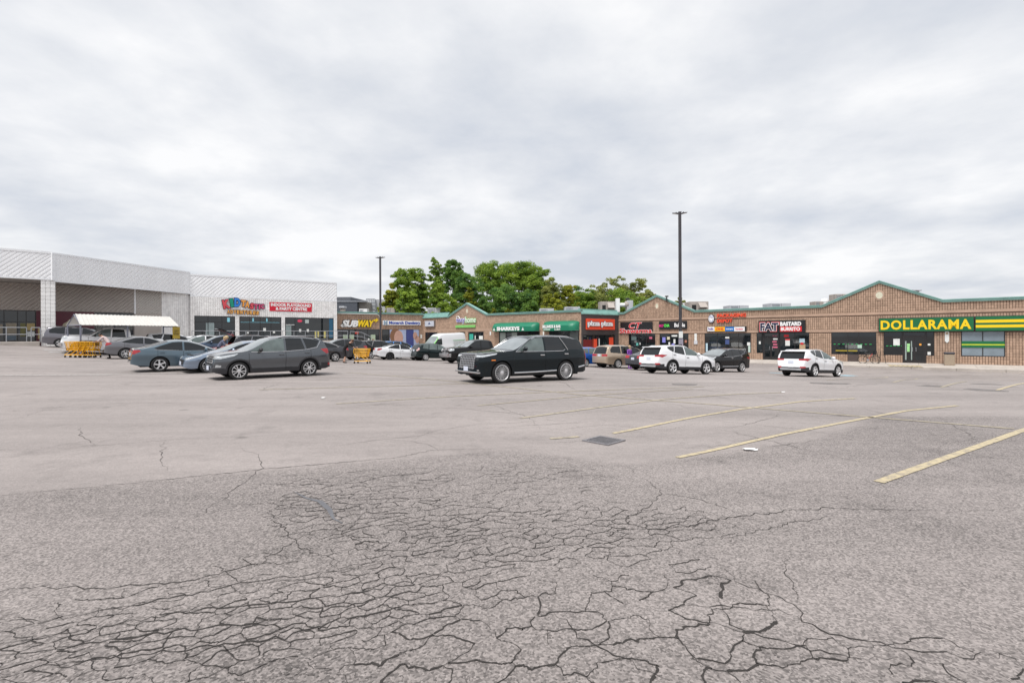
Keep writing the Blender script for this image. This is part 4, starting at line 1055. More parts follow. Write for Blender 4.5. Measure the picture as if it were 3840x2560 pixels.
# playground signs
sg = emp('shop_sign', K1.M @ Matrix.Translation((qk(900)[0], -.05, 4.4)), 'bouncy multicoloured letters reading KIDTASTIC ADVENTURES on white block wall', 'sign')
OUTL = pm('sign_plum', (.035, .012, .045), .4)
C = dict(r=pm('kid_red', (.62, .07, .09), .4), g=pm('kid_green', (.0, .26, .16), .4), b=pm('kid_blue', (.02, .20, .62), .4), o=pm('kid_orange', (.78, .33, .06), .4), y=pm('kid_amber', (.72, .36, .08), .4), p=pm('kid_rose', (.56, .06, .16), .4))
kz = 1 / 5.113
def kl(ch, x0, x1, y0, y1, m, rot, ol=.05):
    r = S(K1, 820 + x0 * kz, 820 + x1 * kz, 1100 + y0 * kz, 1100 + y1 * kz)
    letters(K1, sg, ch, grow(r, ol), .045, OUTL, .05, bold=.12, rot=rot, name='letter_back'); letters(K1, sg, ch, r, .10, m, .06, bold=.06, rot=rot, name='letter')
for a in (('K', 75, 215, 120, 290, C['r'], -.18), ('I', 215, 280, 100, 262, C['g'], -.12), ('D', 298, 410, 90, 260, C['b'], .05), ('T', 425, 515, 130, 255, C['o'], .08), ('A', 505, 590, 150, 275, C['o'], .1), ('S', 600, 670, 185, 300, C['r'], .08), ('T', 675, 750, 205, 305, C['p'], .05), ('I', 765, 795, 205, 305, C['p'], .03), ('C', 805, 870, 205, 295, C['p'], -.05)): kl(*a)
for i, ch in enumerate('ADVENTURES'):
    x0 = 160 + i * 62; kl(ch, x0, x0 + 48, 312 + 3 * i, 385 + 3 * i, C['y'], -.1 + .03 * i, .035)
rc = S(K1, 1010, 1169, 1135, 1168); sg2 = sign(K1, 'shop_sign', 'flat red board reading INDOOR PLAYGROUND & PARTY CENTRE in white', rc, .04, .04, pm('board_red', (.58, .006, .03), .45))
h_ = rc[3] - rc[2]; w_ = rc[1] - rc[0]
letters(K1, sg2, 'INDOOR PLAYGROUND', (rc[0] + .03 * w_, rc[1] - .03 * w_, rc[2] + .54 * h_, rc[3] - .10 * h_), .082, M_WHITE, .008, bold=.05); letters(K1, sg2, '& PARTY CENTRE', (rc[0] + .14 * w_, rc[1] - .12 * w_, rc[2] + .12 * h_, rc[2] + .47 * h_), .082, M_WHITE, .008, bold=.05)
# recessed entrance under the canopy
R1 = Wall(-420, sA(-420) * 44 / 47.8, 505, sA(505) * 44 / 47.8 * .995)
R2 = Wall(505, sA(505) * 44 / 47.8 * .995, 606, 38.4)
R3 = Wall(606, 38.4, 716, sK(716) * .995)
ZS = R1.tz(300, 1168)[1]
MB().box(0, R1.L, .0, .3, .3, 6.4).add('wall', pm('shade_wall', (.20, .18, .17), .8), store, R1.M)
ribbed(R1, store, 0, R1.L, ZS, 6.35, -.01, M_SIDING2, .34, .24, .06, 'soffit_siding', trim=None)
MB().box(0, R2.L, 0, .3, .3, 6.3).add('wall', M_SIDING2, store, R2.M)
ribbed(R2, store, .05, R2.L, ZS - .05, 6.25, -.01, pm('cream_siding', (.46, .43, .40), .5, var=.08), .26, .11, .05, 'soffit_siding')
MB().box(-.05, .06, -.08, .02, ZS - .1, 6.3).add('corner_trim', M_TRIM, store, R2.M)
MB().box(0, R3.L, .0, .3, .0, 6.25).add('wall', M_WMORT, store, R3.M)
masonry(R3, store, block_rects(0, R3.L, 0.0, lambda t: 6.2, [], .2, .2), .035, .011, M_WBLOCK, M_WBLOCK1, .2, .2)
# soffit under the fascia
m = MB(); sp = [KA.pt(0), KA.pt(KA.L), KB.pt(KB.L), R1.pt(R1.L), R1.pt(0)]
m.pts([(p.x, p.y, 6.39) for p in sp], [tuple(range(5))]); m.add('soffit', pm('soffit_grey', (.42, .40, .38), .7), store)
r1 = lambda *us: [R1.tz(u, 1220)[0] for u in us]
FLA = 1.52
wr = storefront(R1, store, (*r1(-400, 134), FLA, ZS - .02), r1(-300, -200, -100, 15, 66, 98), M_GLASS, cross=(FLA + 1.6,))
for a, b_, c, d, m in ((22, 62, .5, 1.5, pm('lit_produce', (.28, .24, .18), .5)), (76, 96, .4, 1.5, pm('lit_olive', (.16, .15, .05), .5)), (100, 132, .9, 1.5, pm('lit_gold', (.42, .32, .14), .5)), (102, 130, .4, .8, PAPER), (-90, 10, .5, 1.4, pm('lit_produce', (0, 0, 0))), (25, 60, .1, .5, pm('dim_blue', (.12, .16, .2), .4))):
    flat(R1, wr, 'display', (*r1(a, b_), FLA + c, FLA + d), m, .024)
MAR = pm('maroon_panel', (.085, .004, .018), .35, var=.1)
MB().box(*r1(136, 352), -.05, 0, .9, ZS - .03).add('maroon_panel', MAR, store, R1.M)
MB().box(*r1(142, 149), -.056, -.051, FLA + .2, FLA + 1.1).add('poster', pm('lit_gold', (0, 0, 0)), store, R1.M)
# garlic print on the maroon panel
def gl(pts): return [R1.tz(u, v) for u, v in pts]
GA = pm('print_garlic', (.40, .36, .26), .6); GA2 = pm('print_garlic_shade', (.25, .21, .12), .6)
gm = MB().prism(gl([(226, 1262), (228, 1245), (232, 1224), (238, 1213), (248, 1208), (255, 1203), (260, 1197), (267, 1199), (262, 1212), (258, 1224), (255, 1245), (254, 1262)]), -.056, -.051).add('garlic_print', GA, store, R1.M)
MB().prism(gl([(248, 1262), (246, 1240), (250, 1222), (258, 1206), (264, 1199), (266, 1204), (262, 1225), (258, 1262)]), -.0565, -.0562).add('garlic_print', GA2, store, R1.M)
MB().prism(gl([(252, 1262), (252, 1240), (256, 1222), (262, 1206), (266, 1211), (272, 1216), (280, 1224), (284, 1240), (285, 1262)]), -.0575, -.0567).add('garlic_print', GA, store, R1.M)
w5 = storefront(R1, store, (*r1(356, 500), FLA - .1, ZS - .05), r1(400, 450), M_GLASS)
# pillar of white blocks
pt_, ps_ = KA.tz(180, 1200)[0], None
px0, px1 = KA.tz(153, 1200)[0], KA.tz(207, 1200)[0]
pill = emp('block_pillar', KA.pt(px0, 1.2, -.1), 'square white block pillar under the corner of the ribbed canopy', 'pillar')
pw = px1 - px0
MB().box(px0 + .03, px1 - .03, .08, pw - .1, .6, 6.38).add('core', M_WMORT, pill, KA.M)
mb_ = MB().bbox(.006, pw / 3 - .006, -.04, .04, .006, .294, .012).mesh(M_WBLOCK1)
mb2 = MB().bbox(-.04, .04, .006, pw / 3 - .006, .006, .294, .012).mesh(M_WBLOCK1)
for r in range(17):
    for c in range(3):
        add('block', mb_, pill, KA.M @ Matrix.Translation((px0 + c * pw / 3, .05, 1.1 + r * .306)))
        add('block', mb2, pill, KA.M @ Matrix.Translation((px1 - .03, .05 + c * pw / 3, 1.1 + r * .306)))
# raised walks with pipe railings
def raised(W, a, b, z, name, label, zlow=0.0, wd=.35, out=0.0, depth=3.2):
    e_ = emp(name, W.pt(a, 0, out), label, kind='structure')
    MB().box(a, b, -out, depth, z - .12, z).add('deck', M_CONC, e_, W.M)
    n = max(1, int((b - a) / 2.4))
    for i in range(n): MB().bbox(a + (b - a) * i / n + .006, a + (b - a) * (i + 1) / n - .006, -out - .2, -out - .004, zlow - .5, z - .02, .02).add('retaining_panel', M_CONC, e_, W.M)
    return e_
def railing(W, a, b, z, out, label, n, name='pipe_railing'):
    e_ = emp(name, W.pt(a, z, out), label, 'railing')
    for h in (.55, 1.07): MB().tube([(a, -out, z + h), (b, -out, z + h)], .028, 8).add('rail', M_STEEL, e_, W.M, smooth=True)
    for i in range(n + 1):
        x = a + (b - a) * i / n
        MB().tube([(x, -out, z - .02), (x, -out, z + 1.05)], .028, 8).add('post', M_STEEL, e_, W.M, smooth=True)
    return e_
raised(KA, 0, KA.tz(150, 1280)[0], FLA, 'raised_walk_grocery', 'raised concrete walk below the ribbed canopy', zlow=1.0, out=.1)
ta = KA.tz(100, 1260)[0]; step_ = ta - KA.tz(24, 1260)[0]
railing(KA, ta - step_ * 5, ta, FLA, .05, 'grey pipe railing on the walk at the left edge, left of the post pair', 5)
railing(KA, ta + .25, KA.tz(151, 1260)[0], FLA, .05, 'short grey pipe railing meeting the white block pillar', 1)
raised(K1, -.5, K1.L + 1.2, FLK, 'raised_walk_playground', 'raised concrete walk before the playground windows', zlow=.2, out=2.2, depth=-.02)
railing(K1, .0, K1.L + .6, FLK, 2.1, 'long grey pipe railing in front of the playground windows', 13)
e_ = emp('ramp_railing', K1.pt(K1.L, FLK, 2.1), 'sloping grey handrail at the ramp beside the sandwich shop', 'railing')
for h in (.5, 1.0): MB().tube([(K1.L + .9, -2.1, FLK + h + .05), (K1.L + 2.2, -2.4, FLK + h - .1), (K1.L + 3.4, -2.6, FLK + h - .7)], .026, 7).add('rail', M_STEEL, e_, K1.M)
for i in range(4): MB().tube([(K1.L + .9 + i * .8, -2.1 - i * .16, .3), (K1.L + .9 + i * .8, -2.1 - i * .16, FLK + 1.0 - max(0, i - 1.5) * .42)], .024, 6).add('post', M_STEEL, e_, K1.M)
# ---------------------------------------------------------------- roof equipment
def unit(u0, u1, v0, v1, s, label, mat=None, style='box', name='rooftop_unit'):
    a, b = P(u0, v1, s), P(u1, v0, s)
    w_, h_ = b.x - a.x, b.z - a.z
    M = Matrix.Translation((a.x + w_ / 2, a.y + w_ * .4, a.z - .3))
    e_ = emp(name, M, label, 'rooftop unit', 'rooftop units on the mall')
    h_ += .3; mat = mat or M_HVAC; x = w_ / 2; d = max(.5, w_ * .4)
    T = lambda m, nm, mt: m.add(nm, mt, e_, M)
    if style == 'box':
        T(MB().bbox(-x, x, -d, d, 0, h_, .02), 'cabinet', mat)
        g = MB()
        for i in range(6): g.box(-x * .85, -x * .1, -d - .02, -d - .002, h_ * (.38 + i * .09), h_ * (.38 + i * .09) + h_ * .05)
        T(g, 'louvre', M_STEEL); T(MB().box(x * .02, x * .05, -d - .012, -d - .001, .05, h_ - .05), 'seam', M_DARK)
    elif style == 'hat':
        T(MB().bbox(-x * .7, x * .7, -d * .7, d * .7, 0, h_ * .72, .02), 'cabinet', mat); T(MB().bbox(-x, x, -d, d, h_ * .78, h_, .03), 'hood', M_HVACG); T(MB().box(-x * .6, x * .6, -d * .6, d * .6, h_ * .72, h_ * .78), 'neck', M_DARK)
    elif style == 'hood':
        T(MB().bbox(-x, x, -d, d, 0, h_, .02), 'cabinet', mat)
        m = MB(); m.pts([(-x * .1, -d, h_ * .9), (x * .7, -d, h_ * .9), (x * .7, -d - .7, h_ * .45), (-x * .1, -d - .7, h_ * .45), (-x * .1, -d, h_ * .35), (x * .7, -d, h_ * .35)], [(0, 3, 2, 1), (0, 4, 3), (1, 2, 5)]); T(m, 'rain_hood', mat)
        T(MB().box(-x * .75, -x * .3, -d - .01, -d - .001, h_ * .2, h_ * .7), 'vent', M_DARK)
    elif style == 'fan':
        T(MB().lathe([(x, 0), (x, h_ * .6), (x * 1.1, h_ * .65), (x * .8, h_), (0, h_)], 14), 'housing', mat)
    return e_
unit(1273, 1293, 1148, 1172, 28, 'brown boxed vent with pale hood above the sandwich shop sign', M_HVAC, 'hat'); unit(1347, 1377, 1158, 1175, 27, 'low white rooftop unit right of the brown hooded vent', M_WHITE)
unit(1450, 1480, 1154, 1177, 26, 'grey-brown rooftop cabinet right of the left lamp post', M_HVAC); unit(1488, 1507, 1155, 1177, 26, 'small hooded roof vent above the dentist sign', M_HVAC, 'hat')
unit(1603, 1653, 1154, 1180, 26, 'grey rooftop cabinet behind the teal inner corner', M_HVACG); unit(2024, 2077, 1156, 1171, 31, 'pale rooftop cabinet above the long green awning', M_HVACG); unit(2119, 2175, 1150, 1166, 31.5, 'pale rooftop cabinet above the shorter green awning', M_HVACG)
unit(2251, 2310, 1130, 1166, 31, 'beige rooftop cabinet with rain hood above the pizza front', M_HVAC, 'hood'); unit(2586, 2657, 1130, 1162, 33, 'beige rooftop cabinet behind the right lamp post gable slope', M_HVAC, 'hood')
unit(2736, 2808, 1144, 1158, 35, 'low rooftop unit above the red packaging letters', M_HVACG); unit(2890, 2966, 1136, 1152, 37, 'low rooftop unit above the burrito sign', M_HVACG); unit(3054, 3084, 1130, 1145, 38, 'small rooftop unit at the foot of the big gable', M_HVAC)
unit(3086, 3112, 1118, 1140, 38, 'round white roof fan at the left foot of the big gable', M_WHITE, 'fan'); unit(3133, 3182, 1102, 1130, 39, 'grey rooftop cabinet behind the left slope of the big gable', M_HVAC); unit(3421, 3452, 1085, 1100, 40, 'small hooded roof vent behind the right slope of the big gable', M_HVAC, 'hat')
du = emp('exhaust_duct', P(2316, 1170, 33), 'white exhaust duct with elbow and fan box above the pizza front', 'duct')
q = lambda u, v: P(u, v, 33)
MB().box(q(2309, 1150).x, q(2322, 1150).x, q(2309, 1150).y - .3, q(2309, 1150).y + .3, q(2315, 1170).z, q(2315, 1119).z).add('riser', M_WHITE, du); MB().tube([q(2320, 1143), q(2347, 1143)], .22, 12).add('elbow', M_WHITE, du, smooth=True); MB().lathe([(.3, -.25), (.42, -.1), (.42, .1), (.3, .25)], 14, 'x', tuple(q(2350, 1142))).add('flange', M_HVAC, du)
c = q(2360, 1145); MB().bbox(c.x - .35, c.x + .35, c.y - .35, c.y + .35, c.z - .7, c.z + .55, .03).add('fan_box', M_HVACG, du)
c = q(2353, 1125); MB().lathe([(.02, .0), (.32, .1), (.32, .16), (.1, .22)], 12, 'z', tuple(c)).add('cap', M_FRAME, du)
for u, v in ((2500, 1112), (2503, 1115)):
    pass
vt = P(2500, 1116, 36); rv = emp('roof_vent', vt - Vector((0, 0, .4)), 'small dark roof vent behind the gable peak over the shawarma shop', 'roof vent')
MB().lathe([(.06, -.4), (.06, .05), (.22, .1), (.16, .2), (0, .22)], 10, 'z', tuple(vt)).add('cap', M_FRAME, rv)
# ---------------------------------------------------------------- grey building behind
far = emp('grey_industrial_building', P(1340, 1180, 21), 'dark grey flat building with white gridded roof box behind the sandwich shop', 'building')
def vol(u0, u1, v0, v1, s, d, mat, name):
    a, b = P(u0, v1, s), P(u1, v0, s)
    return MB().bbox(a.x, b.x, a.y, a.y + d, a.z - 4, b.z, .05).add(name, mat, far)
vol(1250, 1340, 1128, 1175, 22, 20, pm('slate_cladding', (.075, .085, .105), .6, var=.1), 'main_wall'); vol(1340, 1374, 1131, 1176, 21.8, 20, pm('stone_cladding', (.30, .28, .26), .8, var=.3, scale=2), 'stone_wall'); vol(1250, 1316, 1113, 1140, 20.5, 12, pm('penthouse_grey', (.12, .13, .15), .6), 'penthouse')
wb = vol(1373, 1405, 1120, 1178, 21, 3, pm('pale_tank', (.52, .54, .56), .5), 'roof_box'); vol(1405, 1448, 1121, 1178, 20.8, 8, pm('light_cladding', (.44, .45, .47), .6), 'light_wall')
m = MB(); a, b = P(1373, 1160, 21), P(1405, 1120, 21)
for i in range(6): m.box(a.x + (b.x - a.x) * i / 5 - .03, a.x + (b.x - a.x) * i / 5 + .03, a.y - .06, a.y - .01, a.z, b.z)
for i in range(4): m.box(a.x, b.x, a.y - .055, a.y - .012, a.z + (b.z - a.z) * i / 3 - .03, a.z + (b.z - a.z) * i / 3 + .03)
m.add('grid', M_STEEL, wb)
MB().box(P(1250, 1128, 22).x, P(1372, 1128, 22).x, P(1340, 1128, 22).y - .1, P(1340, 1128, 22).y + 1, P(1340, 1131.5, 22).z, P(1340, 1128.5, 22).z).add('parapet_cap', M_STEEL, far)
# ---------------------------------------------------------------- lamp posts
M_POLE = pm('bronze_pole', (0.060, 0.056, 0.062), 0.45, metal=0.3, var=0.15)
def lamp(u, vtop, s, label, tw, plates=False):
    p = P(u, vtop, s); g = G(p.x, p.y)
    M = Matrix.Translation((p.x, p.y, g)); H = p.z - g
    e_ = emp('lamp_post', M, label, 'lamp post', 'car park lamp posts')
    MB().lathe([(0, 0), (.32, 0), (.32, .55), (.28, .6), (0, .6)], 16).add('base', M_CONC, e_, M)
    MB().box(-tw, tw, -tw, tw, .55, H).add('pole', M_POLE, e_, M); MB().box(-tw - .015, tw + .015, -tw - .015, tw + .015, H, H + .05).add('cap', M_POLE, e_, M)
    for sg_ in (-1, 1):
        m = MB(); x0, x1 = tw, .46
        a = Matrix.Rotation(R(-12), 4, 'Z')
        m.tube([(sg_ * tw * .5, 0, H - .10), (sg_ * .2, 0, H - .09)], .035, 6)
        m.pts([(sg_ * .14, -.12, H - .12), (sg_ * .50, -.13, H - .04), (sg_ * .50, .13, H - .04), (sg_ * .14, .12, H - .12), (sg_ * .14, -.12, H - .03), (sg_ * .54, -.13, H - .02), (sg_ * .54, .13, H - .02), (sg_ * .14, .12, H - .03)], [(3, 2, 1, 0), (4, 5, 6, 7), (0, 1, 5, 4), (1, 2, 6, 5), (2, 3, 7, 6), (3, 0, 4, 7)])
        m.lathe([(.0, .06), (.035, .06), (.035, 0)], 8, 'z', (sg_ * .26, 0, H - .02))
        hd = m.add('lamp_head', M_POLE, e_, M @ a); MB().pts([(sg_ * .2, -.1, H - .118), (sg_ * .46, -.1, H - .062), (sg_ * .46, .1, H - .062), (sg_ * .2, .1, H - .118)], [(0, 3, 2, 1)]).add('lens', PAPER, hd, M @ a)
    return e_, M, H
e_, M, H = lamp(2549, 797, 50, 'tall dark lamp post rising in front of the black bubble tea sign', .09)
for z0, z1, w_ in ((3.55, 4.15, .15), (2.7, 3.45, .10)):
    pass
zz = P(2549, 1243, 50).z - WM[e_.name].translation.z
MB().box(-.15, .15, -.115, -.095, zz - .48, zz + .02).add('notice_plate', PAPER, e_, M); MB().box(-.17, .17, -.115, -.095, zz - .95, zz - .55).add('notice_plate', pm('violet_grey', (.30, .28, .34), .5), e_, M)
lamp(1425.5, 964, 36, 'slimmer lamp post standing in front of the dentist shop', .085)
# ---------------------------------------------------------------- cart shelter
M_CR = Wall(298, 57, 668, 49)
W = M_CR
sh = emp('cart_shelter', W.pt(0, G(W.A.x, W.A.y)), 'open cart shelter with white ribbed pitched roof and yellow end sign', 'shelter')
ez, rz = W.tz(480, 1220)[1], W.tz(480, 1181)[1]
L_ = W.L; dp = 1.9
for sg_, nm in ((0, 'roof_panel'), (1, 'roof_panel')):
    m = MB(); y0, y1 = (-.1, dp / 2) if sg_ == 0 else (dp + .1, dp / 2)
    a, b = (0, L_)
    m.pts([(a, y0, ez), (b, y0, ez), (b - .15, y1, rz), (a + .15, y1, rz)], [(0, 1, 2, 3) if sg_ == 0 else (3, 2, 1, 0)])
    n = 26
    for i in range(n + 1):
        x = a + .02 + (b - a - .04) * i / n; xt = a + .16 + (b - a - .32) * i / n; sy = -1 if sg_ == 0 else 1
        m.pts([(x - .03, y0 + sy * .0, ez), (x + .03, y0, ez), (xt + .03, y1, rz), (xt - .03, y1, rz), (x - .015, y0 + sy * .035, ez + .02), (x + .015, y0 + sy * .035, ez + .02), (xt + .015, y1 + sy * .03, rz + .03), (xt - .015, y1 + sy * .03, rz + .03)], [(4, 5, 6, 7), (0, 4, 7, 3), (1, 2, 6, 5), (0, 1, 5, 4)])
    m.add(nm, pm('cream_sheet', (.60, .585, .555), .45, var=.06, streak=True), sh, W.M)
mt = pm('shelter_steel', (.20, .21, .26), .5, metal=.3)
for x in (.06, L_ * .45, L_ - .1):
    for y in (0, dp):
        g = G(*(W.pt(x, 0, -y)[:2])); MB().tube([(x, y, g), (x, y, ez)], .05, 6).add('post', mt, sh, W.M)
    MB().tube([(x, -.05, ez - .03), (x, dp + .05, ez - .03)], .04, 6).add('cross_beam', mt, sh, W.M); MB().tube([(x, -.02, ez), (x, dp / 2, rz - .04), (x, dp + .02, ez)], .035, 6).add('rafter', mt, sh, W.M)
MB().box(L_ - .45, L_ + .05, -.16, -.12, ez - .95, ez - .06).add('sign_panel', pm('ochre_sign', (.36, .25, .03), .5), sh, W.M)
r = (L_ - .40, L_ - .02, ez - .75, ez - .2); 
for i, tx in enumerate(('CART', 'RETURN')): letters(W, sh, tx, (L_ - .38, L_ - .04, ez - .45 - i * .22, ez - .30 - i * .22), .161, pm('sign_ink', (.08, .05, .01), .6), .004, bold=.02)
MB().tube([(L_ + .2, -.1, G(*(W.pt(L_, 0)[:2]))), (L_ + .2, -.1, G(*(W.pt(L_, 0)[:2])) + 1.0)], .07, 8).add('bollard_sleeve', pm('bollard_red', (.45, .02, .03), .5), sh, W.M)
# ---------------------------------------------------------------- bin, bike
p = W1.pt(W1.tz(3557, 1350)[0], -.56, .75); M = Matrix.Translation(p) @ Matrix.Rotation(math.atan2(W1.d.y, W1.d.x), 4, 'Z')
bn = emp('litter_bin', M, 'square pebbled concrete litter bin with dark lid under the green sign', 'bin')
MB().bbox(-.30, .30, -.30, .30, -.06, .78, .03).add('body', pm('pebble_concrete', (.34, .27, .20), .9, var=.35, scale=30, bump=.6), bn, M); MB().bbox(-.33, .33, -.33, .33, .785, .93, .05).add('lid', pm('lid_plastic', (.03, .03, .045), .5), bn, M)
def tubes(segs, r, n=6):
    m = MB()
    for s_ in segs: m.tube(s_, r, n)
    return m
rad = W1.tz(3272, 1340)[0]; rk_ = emp('bike_rack', W1.pt(rad, FL1, .8), 'black bent tube bicycle rack by the shop window', 'bike rack')
m = tubes([[(rad + o, -.6 - o * .0, -.6), (rad + o + .1, -.7, .38), (rad + o + .3, -.75, .40), (rad + o + .45, -.8, -.62)] for o in (0, .45)], .02); m.add('hoop', M_FRAME, rk_, W1.M)
ca, cb = W1.tz(3238, 1345)[0], W1.tz(3284, 1343)[0]
M = W1.M @ Matrix.Translation((ca, -.95, -.63))
wbs = cb - ca; bk = emp('bicycle', M, 'dark mountain bike with a red tube leaning at the bike rack', 'bicycle')
rw = .33
for x in (0, wbs):
    wh = MB().lathe([(rw, -.02), (rw + .012, 0), (rw, .02), (rw - .03, .015), (rw - .03, -.015), (rw, -.02)], 24, 'y', (x, 0, rw)).add('wheel', pm('bike_tyre', (.02, .018, .016), .8), bk, M)
    MB().lathe([(rw - .03, -.012), (rw - .05, 0), (rw - .03, .012)], 24, 'y', (x, 0, rw)).add('rim', pm('bike_rim', (.30, .24, .18), .4), wh, M)
    tubes([[(x, 0, rw), (x + (rw - .04) * math.cos(a * math.pi / 6), 0, rw + (rw - .04) * math.sin(a * math.pi / 6))] for a in range(12)], .003, 3).add('spoke', M_STEEL, wh, M)
bb, st, hd_ = (wbs * .42, 0, .30), (wbs * .30, 0, .78), (wbs * .78, 0, .82)
tubes([[bb, st], [st, (0, 0, rw)], [bb, (0, 0, rw)], [hd_, (wbs, 0, rw)], [st, hd_]], .02).add('frame', M_FRAME, bk, M); tubes([[bb, hd_]], .026).add('down_tube', pm('bike_red', (.40, .02, .04), .4), bk, M)
MB().blob((wbs * .28, 0, .88), .13, .07, .035).add('saddle', M_FRAME, bk, M); tubes([[st, (wbs * .28, 0, .87)], [hd_, (wbs * .76, 0, .95)]], .014).add('stem', M_FRAME, bk, M); tubes([[(wbs * .72, -.28, .97), (wbs * .76, 0, .95), (wbs * .72, .28, .97)]], .014).add('handlebar', M_FRAME, bk, M)
MB().lathe([(.09, -.01), (.09, .01), (.02, .012)], 14, 'y', (bb[0], -.05, bb[2])).add('chainring', M_STEEL, bk, M)
# ---------------------------------------------------------------- trees
def leaf_mat(name, c1, c2):
    m = bpy.data.materials.new(name); m.use_nodes = True; t = m.node_tree; b = t.nodes['Principled BSDF']
    b.inputs['Roughness'].default_value = .55; b.inputs['Specular IOR Level'].default_value = .3
    g = t.nodes.new('ShaderNodeNewGeometry'); n = t.nodes.new('ShaderNodeTexNoise'); n.inputs['Scale'].default_value = .45; n.inputs['Detail'].default_value = 3
    t.links.new(g.outputs['Position'], n.inputs['Vector'])
    a = t.nodes.new('ShaderNodeMath'); a.operation = 'MULTIPLY_ADD'; a.inputs[1].default_value = .35; t.links.new(g.outputs['Random Per Island'], a.inputs[0]); t.links.new(n.outputs['Fac'], a.inputs[2])
    r = t.nodes.new('ShaderNodeMapRange'); r.inputs['From Min'].default_value, r.inputs['From Max'].default_value = .45, .9; t.links.new(a.outputs[0], r.inputs['Value'])
    x = t.nodes.new('ShaderNodeMix'); x.data_type = 'RGBA'; x.inputs[6].default_value = (*c1, 1); x.inputs[7].default_value = (*c2, 1)
    t.links.new(r.outputs[0], x.inputs['Factor']); t.links.new(x.outputs[2], b.inputs['Base Color'])
    tr = t.nodes.new('ShaderNodeBsdfTranslucent'); t.links.new(x.outputs[2], tr.inputs['Color'])
    mx_ = t.nodes.new('ShaderNodeMixShader'); mx_.inputs[0].default_value = .4
    t.links.new(b.outputs[0], mx_.inputs[1]); t.links.new(tr.outputs[0], mx_.inputs[2]); t.links.new(mx_.outputs[0], t.nodes['Material Output'].inputs[0])
    return m
LM = [leaf_mat('leaf_mid', (.085, .180, .028), (.34, .46, .055)), leaf_mat('leaf_dark', (.050, .130, .034), (.21, .35, .058)), leaf_mat('leaf_yellow', (.13, .18, .016), (.40, .40, .034)), leaf_mat('leaf_olive', (.13, .175, .042), (.38, .40, .10))]
M_BARK = pm('bark', (.085, .065, .05), .9, var=.3, scale=6, bump=.4)
def make_tree(seed, w_, h0, h1, nclump, per, lsz):
    """crown of small leaf faces in clumps carried by limbs; w_ crown radius, h0..h1 crown span"""
    rr = random.Random(seed)
    cl = []
    hc, hh = (h0 + h1) / 2, (h1 - h0) / 2
    lob = [(rr.uniform(-.5, .5), rr.uniform(-.5, .5), rr.uniform(-.75, .62), rr.uniform(.42, .62)) for _ in range(7)] + [(0, 0, 0, .74), (0, 0, .45, .55)]
    while len(cl) < nclump:
        lx, ly, lz, lr = rr.choice(lob)
        x, y, z = rr.gauss(0, 1), rr.gauss(0, 1), rr.gauss(0, 1) + .2
        d = math.sqrt(x * x + y * y + z * z) + 1e-6; k = lr * rr.uniform(.72, 1.02) / d
        x, y, z = lx + x * k, ly + y * k, lz + z * k
        if x * x + y * y + z * z > 1.12 or z > 1: continue
        cl.append((x * w_, y * w_, hc + z * hh, rr.uniform(.085, .15) * w_ * 1.5))
    V, Fc = [], []
    for cx, cy, cz, cr in cl:
        for _ in range(per):
            a, zz = rr.uniform(0, 2 * math.pi), rr.uniform(-.55, 1)
            q = math.sqrt(max(0, 1 - zz * zz)); rad_ = cr * rr.uniform(.55, 1.05)
            p = Vector((cx + rad_ * q * math.cos(a), cy + rad_ * q * math.sin(a), cz + rad_ * .72 * zz))
            nrm = Vector((q * math.cos(a), q * math.sin(a), zz * .8 + .35)) + Vector((rr.gauss(0, .45), rr.gauss(0, .45), rr.gauss(0, .45))); nrm.normalize()
            t1 = nrm.cross(Vector((rr.gauss(0, 1), rr.gauss(0, 1), rr.gauss(0, 1)))); t1.normalize(); t2 = nrm.cross(t1)
            s1, s2 = lsz * rr.uniform(.6, 1.3), lsz * rr.uniform(.35, .8); b = len(V)
            V += [tuple(p - t1 * s1), tuple(p + t2 * s2 + nrm * s2 * .2), tuple(p + t1 * s1), tuple(p - t2 * s2 + nrm * s2 * .2)]; Fc.append((b, b + 1, b + 2, b + 3))
    tm = MB(); rt = max(.16, w_ * .055)
    tm.tube([(0, 0, -.5), (.05, 0, h0 * .5), (-.05, .08, h0 + hh * .4), (.0, 0, h0 + hh * 1.3)], [rt * 1.35, rt, rt * .7, rt * .25], 8)
    for cx, cy, cz, cr in cl[:14]:
        st_ = rr.uniform(.5, 1.0) * (h0 + hh * .3)
        tm.tube([(0, 0, st_), (cx * .5, cy * .5, st_ + (cz - st_) * .6), (cx, cy, cz)], [rt * .42, rt * .25, rt * .08], 5)
    return mesh_of(V, Fc), tm
TV = {}
def tree(u, vtop, s, wpx, kind, seed, label, low=.18, group='trees behind the mall', name='broadleaf_tree', zb=-.5):
    t_ = P(u, vtop, s); hgt = t_.z - zb; wr_ = wpx / s / 2
    key = seed
    M = Matrix.Translation((t_.x, t_.y, zb)) @ Matrix.Rotation(seed * 1.7 + u, 4, 'Z')
    nc = int(clamp(70 + wr_ * hgt * 2.6, 90, 270))
    crown, tm = make_tree(seed, wr_, hgt * low, hgt, nc, 105, .135)
    crown.materials.append(LM[kind])
    e_ = emp(name, M, label, 'tree', group)
    add('crown', crown, e_, M); tm.add('trunk', M_BARK, e_, M)
